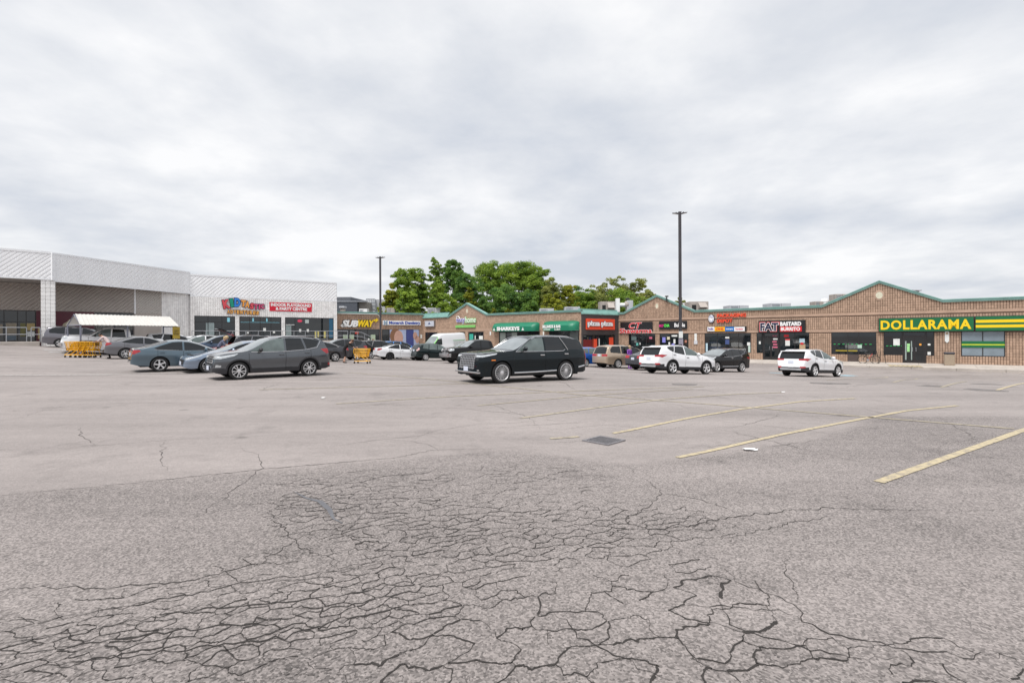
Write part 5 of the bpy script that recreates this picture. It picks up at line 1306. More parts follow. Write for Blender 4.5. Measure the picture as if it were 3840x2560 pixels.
for i, a in enumerate([(1500, 1008, 24, 140, 0, 'yellow-green broadleaf tree at the left end of the tree clump'), (1470, 1062, 25, 100, 2, 'low yellowish tree right of the left lamp post'), (1562, 1000, 23, 130, 0, 'mid green tree second from the left of the clump'), (1540, 1085, 26, 120, 0, 'rounded green tree low above the dentist shop roof'),
                       (1628, 964, 20, 84, 0, 'tall narrow dark tree rising left of the twin treetops'), (1640, 1045, 24, 110, 0, 'leafy green tree below the tall narrow treetop'), (1700, 970, 20, 115, 1, 'tall dark tree, right one of the twin treetops'), (1745, 1020, 23, 150, 1, 'dark green tree behind the small gable'),
                       (1765, 1065, 26, 70, 2, 'bright yellow-green tree just above the small gable'), (1850, 985, 21, 190, 0, 'broad green tree forming the left of the highest dome'), (1945, 980, 21, 190, 0, 'broad green tree forming the top of the dome'), (1880, 1070, 25, 170, 1, 'deep shaded tree in the middle of the clump'),
                       (2020, 1005, 22, 130, 0, 'green tree on the right shoulder of the dome'), (1985, 1085, 25, 140, 1, 'dark tree low right of the small gable'), (2075, 1040, 23, 120, 3, 'olive tree at the falling right edge of the clump'), (2070, 1095, 26, 120, 2, 'yellowish tree low at the right of the clump'), (2122, 1068, 23, 110, 2, 'small yellowish tree at the right end of the clump'),
                       (2165, 1072, 19, 130, 1, 'dark distant tree between clump and pizza roof'), (2215, 1078, 19, 120, 0, 'dark distant tree left of the olive pair'), (2262, 1046, 20, 120, 3, 'olive tree, left one behind the pizza roof duct'), (2318, 1038, 20, 130, 3, 'tall olive tree directly above the white exhaust duct'), (2388, 1050, 21, 125, 3, 'olive tree touching the left slope of the shawarma gable'), (2330, 1090, 22, 190, 0, 'green tree low behind the exhaust duct'),
                       (2200, 1100, 21, 170, 0, 'green tree low between the clump and the pizza roof'), (2262, 1098, 21, 150, 3, 'low olive tree left of the beige rooftop cabinet'), (2425, 1092, 22, 100, 3, 'low olive tree against the left slope of the shawarma gable'), (2555, 1108, 20, 75, 3, 'small olive tree behind the right lamp post'), (1675, 1105, 26, 130, 0, 'green tree low above the teal inner corner'), (1800, 1110, 26, 120, 1, 'dark low tree right behind the small gable peak')]):
    tree(*a[:5], 11 + i, a[5], low=.16 if a[1] > 1030 else .28)
for i, (u, v, lb) in enumerate(((1848, 1157, 'small bright shrub peeking over the roof right of the small gable'), (1902, 1158, 'second small bright shrub peeking over the roof edge'), (1921, 1161, 'third small bright shrub, right of the second one'))): tree(u, v, 27, 30, 2, 60 + i, lb, low=.35, group='shrubs over the roof edge', name='shrub')
# ---------------------------------------------------------------- vehicles
def paint(name, col, metal=0.0, rough=0.32): return pm('paint_' + name, col, rough, metal, 0.6 if max(col) < .03 else 1.0, var=0.035, scale=2.0, spec=0.08 if max(col) < .03 else 0.3)
M_CGL = pm('car_glass', (0.008, 0.010, 0.012), 0.03, var=0.2, scale=2, spec=0.6)
M_CGC = pm('car_glass_clear', (0.10, 0.128, 0.125), 0.03, var=0.4, scale=2, spec=0.7)
M_CWS = pm('windshield_glass', (0.20, 0.225, 0.235), 0.04, var=0.35, scale=1.5, spec=1.0)  # pale base colour stands in for bright sky reflected in the windshield
M_TYRE = pm('tyre_rubber', (0.016, 0.016, 0.017), 0.85, var=0.2, scale=8)
M_CLAD = pm('black_cladding', (0.022, 0.022, 0.026), 0.6, var=0.15)
M_CHR = pm('chrome', (0.66, 0.66, 0.67), 0.16, metal=1.0, var=0.05)
M_ALLOY = pm('alloy', (0.66, 0.66, 0.67), 0.34, metal=0.55, var=0.1)
M_ALLOYD = pm('dark_alloy', (0.05, 0.05, 0.055), 0.35, metal=0.6, var=0.1)
M_HL = pm('head_lamp', (0.55, 0.58, 0.60), 0.08, metal=0.3, var=0.25, scale=18, spec=1.0)
M_TL = pm('tail_lamp', (0.36, 0.010, 0.016), 0.12, var=0.3, scale=14, spec=0.9)
M_TLP = pm('pale_tail_lamp', (0.62, 0.38, 0.36), 0.15, var=0.3, scale=14, spec=0.9)
M_AMB = pm('amber_lamp', (0.75, 0.22, 0.03), 0.2)
M_PLATE = pm('plate', (0.62, 0.66, 0.76), 0.5, var=0.15, scale=20)
M_SIL = pm('silver_trim', (0.40, 0.40, 0.41), 0.4, metal=0.5)
_wheels = {}
def wheel_meshes(r, rr, n, style, mat):
    k = (r, rr, n, style, mat.name)
    if k in _wheels: return _wheels[k]
    t = MB().lathe([(rr * .97, .07), (rr, .105), (r - .035, .118), (r - .008, .10), (r, .06), (r, -.06), (r - .008, -.10), (r - .035, -.115), (rr, -.10), (rr * .5, -.09), (0, -.09)], 40, 'y')
    t.lathe([(rr * .95, .02), (0, .02)], 24, 'y')
    tm = t.mesh(M_TYRE, True)
    m = MB().lathe([(rr * .99, .075), (rr, .106), (rr * .955, .112), (rr * .915, .098), (rr * .90, .04)], 40, 'y')
    m.lathe([(.075, .06), (.07, .098), (.04, .106), (0, .106)], 14, 'y')
    for i in range(n):
        a = 2 * math.pi * i / n + .2
        offs = (0,) if style != 'twin' else (-.2, .2)
        for o in offs:
            wi, wo = {'fine': (.005, .0095), 'twin': (.013, .020), 'five': (.035, .055), 'swirl': (.026, .045)}[style]
            a0, a1 = a + o * .9, a + o * 1.25 + (.28 if style == 'swirl' else 0)
            c0, c1 = Vector((math.cos(a0), 0, math.sin(a0))), Vector((math.cos(a1), 0, math.sin(a1)))
            p0, p1 = c0 * .05, c1 * rr * .95
            d = (p1 - p0).normalized(); sd_ = Vector((-d.z, 0, d.x))
            vs = []
            for p, w_, y in ((p0, wi, .100), (p1, wo, .106)):
                vs += [p - sd_ * w_ + Vector((0, y - .04, 0)), p - sd_ * w_ * .8 + Vector((0, y, 0)), p + sd_ * w_ * .8 + Vector((0, y, 0)), p + sd_ * w_ + Vector((0, y - .04, 0))]
            m.pts(vs, [(0, 1, 5, 4), (1, 2, 6, 5), (2, 3, 7, 6)])
    _wheels[k] = (tm, m.mesh(mat, True))
    return _wheels[k]
class Shape:
    def __init__(s, L, W, wb, xf, r, top, belt, plan=None, tumble=.34, sill=.27, zf=.24, zr=.30, Ra=None, arch=True):
        s.L, s.W, s.wb, s.xf, s.r, s.tumble = L, W, wb, xf, r, tumble
        s.xr = xf + wb; s.xc = xf + wb / 2
        s.Ra = Ra or r + .055
        s.X = np.arange(0, L + 1e-6, .005)
        g = np.exp(-.5 * (np.arange(-24, 25) * .005 / .035) ** 2); g /= g.sum()
        def cv(pts, sm=True):
            y = np.interp(s.X, [p[0] for p in pts], [p[1] for p in pts])
            if not sm: return y
            yp = np.concatenate([2 * y[0] - y[24:0:-1], y, 2 * y[-1] - y[-2:-26:-1]])
            return np.convolve(yp, g, 'valid')
        s.top = cv(top); s.bl = cv(belt)
        plan = plan or [(0, .70), (.03, .78), (.09, .865), (.2, .925), (.45, .975), (.8, .995), (1.2, 1), (L - 1.1, 1), (L - .5, .975), (L - .22, .935), (L - .08, .885), (L - .02, .83), (L, .78)]
        s.w = cv(plan) * W / 2
        s.belt = np.minimum(s.bl, s.top - .012)
        zb = np.interp(s.X, [0, .25, s.xf, s.xr, L - .25, L], [zf + .08, zf, sill, sill, zr, zr + .08])
        for xw in (s.xf, s.xr):
            d = np.abs(s.X - xw); k = d < s.Ra
            zb[k] = np.maximum(zb[k], r + np.sqrt(s.Ra ** 2 - d[k] ** 2))
        s.zb = np.minimum(zb, s.belt - .01)
    def at(s, a, x): return np.interp(x, s.X, a)
    def ys(s, x, z):
        w, bl = s.at(s.w, x), s.at(s.bl, x)
        q = np.clip((z - .2) / (bl - .2), 0, 1)
        lo = 1 - .075 * (1 - q) ** 2
        hi = np.where(q > .68, .055 * (np.clip(q - .68, 0, 1) / .32) ** 1.3, 0)
        mid = -.012 * np.exp(-((q - .42) / .12) ** 2)
        return w * (lo - hi + mid)
    def zr_(s, x):
        b, t = s.at(s.belt, x), s.at(s.top, x)
        return t - np.minimum(.085, .38 * (t - b))
    def yr_(s, x): return np.maximum(s.ys(x, s.at(s.belt, x)) - .012 - s.tumble * (s.zr_(x) - s.at(s.belt, x)), .05)
    def y_at(s, x, z):
        b = float(s.at(s.belt, x))
        if z <= b: return float(s.ys(x, z))
        zr, yr, yb = float(s.zr_(x)), float(s.yr_(x)), float(s.ys(x, b)) - .012
        f = clamp((z - b) / max(1e-3, zr - b), 0, 1)
        return yb + (yr - yb) * f + .018 * math.sin(math.pi * f) * min(1, (zr - b) * 3)
    def x_front(s, z):
        i = np.argmax(s.top >= z); return float(s.X[i])
    def x_rear(s, z):
        k = np.nonzero(s.top >= z)[0]; return float(s.X[k[-1]])
    def grid(s, step):
        dx = .005; dt = np.abs(np.diff(s.top)); dz = np.abs(np.diff(s.zb)); dw = np.abs(np.diff(s.w))
        ds = np.maximum(np.hypot(dx, np.minimum(dt, .06)), np.hypot(dx, np.minimum(dz, .03))); ds = np.maximum(ds, np.hypot(dx, dw * 1.5))
        c = np.concatenate([[0], np.cumsum(ds)]); n = int(c[-1] / step)
        x = np.interp(np.linspace(0, c[-1], n), c, s.X)
        nS, nG, nR = max(6, int(.62 / step)), max(4, int(.42 / step)), max(6, int(.62 / step))
        b, t, zb, zr, yr = s.at(s.belt, x), s.at(s.top, x), s.at(s.zb, x), s.zr_(x), s.yr_(x)
        Y, Z = [], []
        for i in range(nS + 1):
            z = zb + (b - zb) * i / nS; Y.append(s.ys(x, z)); Z.append(z)
        yb = s.ys(x, b) - .012
        for i in range(1, nG + 1):
            f = i / nG; Y.append(yb + (yr - yb) * f + .018 * math.sin(math.pi * f) * np.minimum(1, (zr - b) * 3)); Z.append(b + (zr - b) * f)
        for i in range(1, nR + 1):
            f = 1 - i / nR; Y.append(yr * f); Z.append(zr + (t - zr) * (1 - f ** 2.4))
        Y, Z = np.array(Y).T, np.array(Z).T
        kind = np.array([0] * nS + [1] * nG + [2] * nR)
        X = np.repeat(x[:, None], Y.shape[1], 1)
        Xf = np.concatenate([X, X[:, -2::-1]], 1); Yf = np.concatenate([Y, -Y[:, -2::-1]], 1); Zf = np.concatenate([Z, Z[:, -2::-1]], 1)
        return np.stack([s.xc - Xf, Yf, Zf], -1), np.concatenate([kind, kind[::-1]])
def pip(px, pz, poly):
    c = np.zeros(px.shape, bool); j = len(poly) - 1
    for i in range(len(poly)):
        xi, zi = poly[i]; xj, zj = poly[j]
        k = ((zi > pz) != (zj > pz)) & (px < (xj - xi) * (pz - zi) / (zj - zi + 1e-12) + xi)
        c ^= k; j = i
    return c
def add_part(name, V, N, faces, mat, parent, M):
    if len(faces) == 0: return None
    ids, inv = np.unique(faces.ravel(), return_inverse=True)
    me = bpy.data.meshes.new(name)
    me.from_pydata([tuple(v) for v in V[ids]], [], [tuple(f) for f in inv.reshape(-1, 4)])
    me.polygons.foreach_set('use_smooth', [True] * len(faces))
    me.materials.append(mat)
    me.normals_split_custom_set_from_vertices([tuple(n) for n in N[ids]])
    return add(name, me, parent, M)
def car_matrix(cx, cy, hd):
    h = Vector((hd[0], hd[1])).normalized(); l = Vector((-h.y, h.x))
    zf, zr = [sum(G(*(Vector((cx, cy)) + h * a + l * b)) for b in (-.8, .8)) / 2 for a in (1.4, -1.4)]
    zl, zr2 = [sum(G(*(Vector((cx, cy)) + h * a + l * b)) for a in (-1.4, 1.4)) / 2 for b in (.8, -.8)]
    X = Vector((h.x, h.y, (zf - zr) / 2.8)).normalized(); Y0 = Vector((l.x, l.y, (zl - zr2) / 1.6)); Z = X.cross(Y0).normalized(); Y = Z.cross(X)
    return Matrix(((X.x, Y.x, Z.x, cx), (X.y, Y.y, Z.y, cy), (X.z, Y.z, Z.z, (zf + zr) / 2 + .002), (0, 0, 0, 1)))
def car(sp, o, M, label, col, group='cars on the lot', name='parked_car', step=.05, cat='car'):
    s = sp['shape']; e_ = emp(name, M, label, cat, group)
    Vg, kind = s.grid(step); ni, nc = Vg.shape[:2]
    V = Vg.reshape(-1, 3)
    I, J = np.meshgrid(np.arange(ni - 1), np.arange(nc - 1), indexing='ij')
    a = (I * nc + J).ravel(); Fq = np.stack([a, a + 1, a + nc + 1, a + nc], 1)
    Kd = np.repeat(kind[None, :], ni - 1, 0).ravel()
    fn = np.cross(V[Fq[:, 2]] - V[Fq[:, 0]], V[Fq[:, 3]] - V[Fq[:, 1]])
    N = np.zeros_like(V)
    for k in range(4): np.add.at(N, Fq[:, k], fn)
    N /= np.linalg.norm(N, axis=1)[:, None] + 1e-12
    c = V[Fq].mean(1)
    if (fn[:, 2][Kd == 2]).sum() < 0: Fq = Fq[:, ::-1]; N = -N
    keys, info = {}, []
    def classify(c, Kd):
        X, Yv, Z = s.xc - c[:, 0], c[:, 1], c[:, 2]; Ya = np.abs(Yv)
        part = np.full(len(c), -1)
        def assign(mask, nm, mat, key=None):
            k = (nm, key)
            if k not in keys: keys[k] = len(info); info.append((nm, mat, key))
            part[mask & (part == -1)] = keys[k]
        gl = o.get('glass', M_CGL)
        yr = s.yr_(X)
        if o.get('tailgate'):
            gate = (Kd == 2) & (X > sp['rw'][0] - .03) & (Z > .50)
            assign(gate & (Z > 1.02) & (Ya < yr * .9), 'gate_glass', M_CGL); assign(gate, 'gate', col)
        for pi, poly in enumerate(sp['win']):
            for sg in (1, -1): assign((Kd <= 1) & (np.sign(Yv) == sg) & pip(X, Z, poly), 'side_window', gl if pi == 0 else o.get('glass_rear', M_CGL), (pi, sg))
        if sp.get('ws'): assign((Kd == 2) & (X > sp['ws'][0]) & (X < sp['ws'][1]) & (Ya < yr * .94), 'windshield', o.get('glass_ws', M_CWS))
        if sp.get('rw'): assign((Kd == 2) & (X > sp['rw'][0]) & (X < sp['rw'][1]) & (Ya < yr * .88), 'rear_window', M_CGL)
        front = X < 1.0; rear = X > s.L - 1.0
        for sg in (1, -1):
            if 'hl' in sp: assign(front & (np.sign(Yv) == sg) & (Ya > sp.get('hly', .42)) & pip(X, Z, sp['hl']), 'headlight', M_HL, sg)
            if 'tl' in sp: assign(rear & (np.sign(Yv) == sg) & (Ya > sp.get('tly', .45)) & pip(s.L - X, Z, sp['tl']), 'taillight', o.get('tlm', M_TL), sg)
            if 'refl' in sp: assign(rear & (np.sign(Yv) == sg) & (Ya > .55) & pip(s.L - X, Z, sp['refl']), 'reflector', M_TL, sg)
            if 'fog' in sp: assign(front & (np.sign(Yv) == sg) & (Ya > .5) & pip(X, Z, sp['fog']), 'fog_lamp', M_HL, sg)
        if 'grille' in sp:
            g0, g1, gy = sp['grille']; assign((X < .32) & (Z > g0) & (Z < g1) & (Ya < gy), 'grille_backing', M_DARK)
        if 'skid' in sp and o.get('clad'): assign((X > s.L - .35) & (Z < sp['skid']) & (Z > .36) & (Ya < .62), 'skid_plate', M_SIL)
        if o.get('clad'):
            dw = np.minimum(np.hypot(X - s.xf, Z - s.r), np.hypot(X - s.xr, Z - s.r))
            zc_ = np.where((X < .4), .46, np.where(X > s.L - .45, .56, .43))
            assign(((Kd == 0) & (dw < s.Ra + o.get('cladw', .07))) | (Z < zc_), 'lower_cladding', o.get('cladm', M_CLAD))
        elif o.get('lowblack'): assign(Z < .33, 'lower_trim', M_CLAD)
        if o.get('nose'): assign(X < o['nose'][0] + .35 * (Z - 1.0), 'nose_panel', o['nose'][1])
        if o.get('black_roof'): assign((Kd == 2) & (Z > s.top.max() - .2), 'roof_panel', M_CLAD)
        for d0, d1 in sp.get('doors', ()):
            for sg in (1, -1): assign((Kd == 0) & (np.sign(Yv) == sg) & (X > d0) & (X < d1) & (Z > .30), 'door', col, (d0, d1, sg))
        assign(part == -1, 'body', o.get('body', col))
        return part
    part = classify(c, Kd)
    C4 = V[Fq]; mixed = np.zeros(len(Fq), bool)
    for k in range(4): mixed |= classify(c + .86 * (C4[:, k] - c), Kd) != part
    nsub = 5 if step < .045 else 4
    mi = np.nonzero(mixed)[0]; Q, NQ, KQ = C4[mi], N[Fq[mi]], Kd[mi]
    t_ = np.linspace(0, 1, nsub + 1); A_, B_ = np.meshgrid(t_, t_, indexing='ij'); A_, B_ = A_.ravel(), B_.ravel()
    wts = np.stack([(1 - A_) * (1 - B_), A_ * (1 - B_), A_ * B_, (1 - A_) * B_], 1)
    SV = np.einsum('pk,fkc->fpc', wts, Q).reshape(-1, 3); SN = np.einsum('pk,fkc->fpc', wts, NQ).reshape(-1, 3)
    SN /= np.linalg.norm(SN, axis=1)[:, None] + 1e-12
    n1_ = nsub + 1; ii, jj = np.meshgrid(np.arange(nsub), np.arange(nsub), indexing='ij'); q0 = (ii * n1_ + jj).ravel()
    loc = np.stack([q0, q0 + n1_, q0 + n1_ + 1, q0 + 1], 1)
    SF = (np.arange(len(mi))[:, None, None] * n1_ * n1_ + loc[None]).reshape(-1, 4) + len(V)
    V = np.concatenate([V, SV]); N = np.concatenate([N, SN])
    Fq = np.concatenate([Fq[~mixed], SF]); part = np.concatenate([part[~mixed], classify(V[SF].mean(1), np.repeat(KQ, nsub * nsub))])
    objs = {}
    for i, (nm, mat, key) in enumerate(info):
        fs = Fq[part == i]
        if len(fs) == 0: continue
        if nm in ('gate', 'gate_glass'):
            hx, hz = s.xc - (sp['rw'][0] - .03), float(s.at(s.top, sp['rw'][0]))
            A = Matrix.Translation((hx, 0, hz)) @ Matrix.Rotation(o['tailgate'], 4, 'Y') @ Matrix.Translation((-hx, 0, -hz))
            ids, inv = np.unique(fs.ravel(), return_inverse=True)
            vv = [tuple(A @ Vector(v)) for v in V[ids]]; me = mesh_of(vv, [tuple(f) for f in inv.reshape(-1, 4)], mat, True)
            add('tailgate' if nm == 'gate' else 'tailgate_window', me, e_, M)
            vi = [(v[0], v[1] * .97, v[2] - .05) for v in vv]
            if nm == 'gate': add('tailgate_lining', mesh_of(vi, [tuple(f) for f in inv.reshape(-1, 4)], M_CLAD, True), e_, M)
            continue
        ob = add_part(nm, V, N, fs, mat, e_, M)
        if nm == 'door': objs[key] = ob
    # seams and handles on doors
    for (d0, d1, sg), ob in objs.items():
        m = MB()
        for xx in (d0, d1):
            zlo, zhi = max(.31, float(s.at(s.zb, xx)) + .01), float(s.at(s.belt, xx)); zs = np.linspace(zlo, zhi, 8)
            vs = []
            for z in zs:
                y = s.y_at(xx, z) + .003
                vs += [(s.xc - xx - .006, sg * y, z), (s.xc - xx + .006, sg * y, z)]
            m.pts(vs, [(2 * k, 2 * k + 1, 2 * k + 3, 2 * k + 2) for k in range(7)])
        m.add('seam', M_DARK, ob, M)
        hx, hz = d1 - .16, float(s.at(s.belt, d1)) - sp.get('hz', .13); y = s.y_at(hx, hz)
        MB().bbox(s.xc - hx - .10, s.xc - hx + .10, sg * (y + .022) - .016, sg * (y + .022) + .016, hz - .02, hz + .02, .008).add('handle', o.get('handle', col), ob, M)
    # underbody and wheels
    MB().box(s.xc - s.L + .35, s.xc - .35, -s.W / 2 + .30, s.W / 2 - .30, .22, .78).add('underbody', M_DARK, e_, M)
    wm = wheel_meshes(s.r, sp.get('rim', s.r * .68), *o.get('wheel', (5, 'five')), o.get('wheelm', M_ALLOY))
    for xx in (s.xf, s.xr):
        for sg in (1, -1):
            Mw = M @ Matrix.Translation((s.xc - xx, sg * (s.W / 2 - .135), s.r)) @ (Matrix.Identity(4) if sg > 0 else Matrix.Rotation(math.pi, 4, 'Z')) @ Matrix.Rotation(random.uniform(0, 6), 4, 'Y')
            we = emp('wheel', Mw, parent=e_)
            add('tyre', wm[0], we, Mw); add('rim', wm[1], we, Mw)
    # mirrors
    mx_ = sp.get('mir', sp['ws'][0] + .42 if sp.get('ws') else 1.6)
    for sg in (1, -1):
        z = float(s.at(s.belt, mx_)) + .06; y = s.y_at(mx_, z)
        mm = MB(); mm.blob((s.xc - mx_, sg * (y + .13), z + .05), .07, .12, .085, 12, 8); mm.tube([(s.xc - mx_, sg * (y - .02), z - .02), (s.xc - mx_, sg * (y + .08), z + .02)], .025, 6)
        mm.add('mirror', o.get('mirm', col), e_, M, smooth=True)
    def strip(pts, w_, mat, nm, off=.006):
        for sg in (1, -1):
            vs = []
            for (x, z), (x2, z2) in zip(pts[:-1], pts[1:]):
                n = max(2, int(math.hypot(x2 - x, z2 - z) / .06))
                vs += [(x + (x2 - x) * k / n, z + (z2 - z) * k / n) for k in range(n)]
            vs.append(pts[-1])
            MB().tube([(s.xc - x, sg * (s.y_at(x, z) + off), z) for x, z in vs], w_ / 2, 5).add(nm, mat, e_, M)
    for pts in o.get('chrome', ()): strip(pts, .024, M_CHR, 'chrome_strip')
    for pts, w_ in o.get('chrome_low', ()): strip(pts, w_, M_CHR, 'chrome_strip')
    if o.get('rails'):
        for sg in (1, -1):
            x0, x1 = sp['rails']; xs_ = np.linspace(x0, x1, 8)
            MB().tube([(s.xc - x, sg * (float(s.yr_(x)) - .03), float(s.zr_(x)) + (.05 if 0 < i < 7 else -.0)) for i, x in enumerate(xs_)], .02, 6).add('roof_rail', o.get('railm', M_CLAD), e_, M)
    if 'grille' in sp:
        g0, g1, gy = sp['grille']; nb = o.get('bars', 4); gm = o.get('grillem', M_CHR)
        bt = o.get('bart', .022)
        for k in range(nb):
            z = g0 + (g1 - g0) * (k + .5) / nb; xf_ = s.xc - s.x_front(z)
            MB().bbox(xf_ - .04, xf_ + .022, -gy, gy, z - bt, z + bt, .008).add('grille_bar', gm, e_, M)
        if o.get('gframe'):
            m = MB()
            for sg in (1, -1): m.bbox(s.xc - s.x_front(g0) - .06, s.xc - s.x_front(g1) + .03, sg * gy - .03, sg * gy + .03, g0, g1, .01)
            m.bbox(s.xc - s.x_front(g1) - .06, s.xc - s.x_front(g1) + .03, -gy, gy, g1 - .01, g1 + .05, .012); m.add('grille_frame', gm, e_, M)
        if o.get('mesh_v'):
            m = MB()
            for k in range(9):
                y = -gy + 2 * gy * (k + .5) / 9; zs = np.linspace(g0, g1, 5); m.tube([(s.xc - s.x_front(z) + .012, y, z) for z in zs], .010, 4)
            m.add('grille_mesh', gm, e_, M)
    for end in o.get('plates', ('rear',)):
        z = sp.get('plate_r', .86) if end == 'rear' else sp.get('plate_f', .48)
        x = s.xc - s.x_rear(z) - .012 if end == 'rear' else s.xc - s.x_front(z) + .03
        MB().bbox(x - .012, x + .012, -.155, .155, z - .08, z + .08, .005).add('number_plate', M_PLATE, e_, M)
    for nm, box_, mat in o.get('extra', ()): MB().bbox(*box_, .012).add(nm, mat, e_, M)
    if o.get('spoiler'):
        x = sp['rw'][0]; z = float(s.at(s.top, x)); yy = float(s.yr_(x)) * .9
        MB().bbox(s.xc - x - .16, s.xc - x + .12, -yy, yy, z - .035, z + .015, .014).add('roof_spoiler', col, e_, M)
    if o.get('wiper', True) and sp.get('rw') and cat != 'van': pass
    return e_
def solve_pose(s, wheel, u, sc, u2=None, ang=None, far=True):
    """wheel: 'f' or 'r' near-side wheel seen at column u with scale sc; u2: the other near wheel, or ang: heading in degrees from +X"""
    p = Vector(((u - 1920) / sc, F / sc)); best = None
    if ang is None:
        for d in np.arange(0, 360, .25):
            h = Vector((math.cos(R(d)), math.sin(R(d))))
            q = p - h * s.wb if wheel == 'f' else p + h * s.wb
            if (q.y > p.y) != far: continue
            e = abs(1920 + F * q.x / q.y - u2)
            if best is None or e < best[0]: best = (e, d)
        ang = best[1]
    h = Vector((math.cos(R(ang)), math.sin(R(ang)))); l = Vector((-h.y, h.x))
    mid = p - h * s.wb / 2 if wheel == 'f' else p + h * s.wb / 2
    side = l if l.dot(-mid) > 0 else -l
    c = mid - side * (s.W / 2 - .03)
    return car_matrix(c.x, c.y, h), ang
PAL = dict(shape=Shape(4.98, 1.975, 2.90, .93, .378, [(0, .30), (.015, .55), (.05, .86), (.10, 1.00), (.2, 1.06), (.7, 1.12), (1.3, 1.165), (1.45, 1.19), (2.15, 1.60), (2.45, 1.70), (3.0, 1.745), (3.9, 1.735), (4.5, 1.66), (4.66, 1.60), (4.82, 1.22), (4.90, 1.0), (4.95, .6), (4.98, .36)], [(0, 1.0), (1.3, 1.10), (3, 1.12), (4.5, 1.17), (4.98, 1.12)], tumble=.30, sill=.28), rim=.285,
           win=[[(1.55, 1.13), (2.2, 1.56), (2.45, 1.64), (2.80, 1.66), (2.80, 1.135)], [(2.88, 1.135), (2.88, 1.66), (3.55, 1.655), (3.80, 1.17), (3.70, 1.14)], [(3.92, 1.19), (3.70, 1.65), (4.25, 1.62), (4.52, 1.50), (4.70, 1.24), (4.60, 1.2)]], ws=(1.47, 2.22), rw=(4.64, 4.84), hl=[(-.1, .98), (.15, 1.0), (.75, 1.07), (.70, 1.02), (.2, .93), (-.1, .92)], hly=.40, tl=[(-.1, .62), (.10, .62), (.16, 1.18), (.06, 1.25), (-.1, 1.2)], tly=.72, grille=(.50, .98, .55), doors=((1.42, 2.84), (2.84, 3.98)), rails=(2.3, 4.3), plate_f=.50, plate_r=.9, mir=1.86)
ESC = dict(shape=Shape(4.52, 1.84, 2.69, .87, .345, [(0, .30), (.03, .55), (.07, .84), (.15, .97), (.45, 1.05), (1.0, 1.11), (1.15, 1.14), (1.90, 1.56), (2.3, 1.66), (2.85, 1.70), (3.6, 1.675), (4.12, 1.61), (4.24, 1.54), (4.38, 1.12), (4.44, .9), (4.49, .6), (4.52, .36)], [(0, .88), (1.1, 1.02), (2.4, 1.06), (3.6, 1.12), (4.52, 1.14)], tumble=.36, sill=.26), rim=.25,
           win=[[(1.25, 1.08), (1.95, 1.50), (2.20, 1.58), (2.55, 1.61), (2.55, 1.08)], [(2.63, 1.08), (2.63, 1.61), (3.25, 1.60), (3.38, 1.14)], [(3.46, 1.15), (3.33, 1.60), (4.02, 1.51), (3.86, 1.24)]], ws=(1.17, 2.03), rw=(4.2, 4.40), hl=[(.0, .90), (.30, .93), (.86, 1.02), (.70, .92), (.25, .82), (.0, .82)], hly=.45, tl=[(-.1, 1.02), (.10, .98), (.20, .93), (.48, 1.14), (.3, 1.16), (-.1, 1.15)], tly=.58, refl=[(-.1, .44), (.14, .44), (.14, .54), (-.1, .54)], fog=[(.08, .50), (.25, .50), (.28, .57), (.1, .60)], grille=(.62, .86, .42), doors=((1.22, 2.60), (2.60, 3.62)), rails=(2.3, 4.0), skid=.50, plate_f=.45, plate_r=.95, mir=1.62)
SFE = dict(shape=Shape(4.70, 1.88, 2.70, .94, .365, [(0, .30), (.03, .58), (.08, .84), (.2, .98), (.6, 1.05), (1.1, 1.12), (1.25, 1.15), (2.05, 1.55), (2.45, 1.645), (3.0, 1.685), (3.7, 1.655), (4.25, 1.58), (4.36, 1.53), (4.54, 1.15), (4.62, .95), (4.67, .6), (4.70, .38)], [(0, .92), (1.1, 1.04), (2.4, 1.08), (3.4, 1.17), (4.0, 1.34), (4.3, 1.36), (4.7, 1.2)], tumble=.38, sill=.27), rim=.265,
           win=[[(1.40, 1.07), (2.05, 1.49), (2.32, 1.58), (2.62, 1.60), (2.62, 1.10)], [(2.69, 1.10), (2.69, 1.61), (3.35, 1.61), (3.52, 1.22)], [(3.57, 1.24), (3.40, 1.61), (4.05, 1.56), (3.98, 1.43), (3.8, 1.33)]], ws=(1.28, 2.12), rw=(4.345, 4.575), hl=[(.0, .92), (.25, .95), (.90, 1.06), (.75, .97), (.3, .84), (.0, .83)], hly=.48, tl=[(-.1, .96), (.10, .96), (.26, .92), (.62, 1.07), (.25, 1.10), (-.1, 1.07)], tly=.44, refl=[(-.1, .50), (.12, .52), (.20, .58), (.1, .61), (-.1, .60)], grille=(.55, .88, .5), doors=((1.32, 2.66), (2.66, 3.68)), rails=(2.3, 4.0), skid=.50, plate_r=.86, mir=1.72)
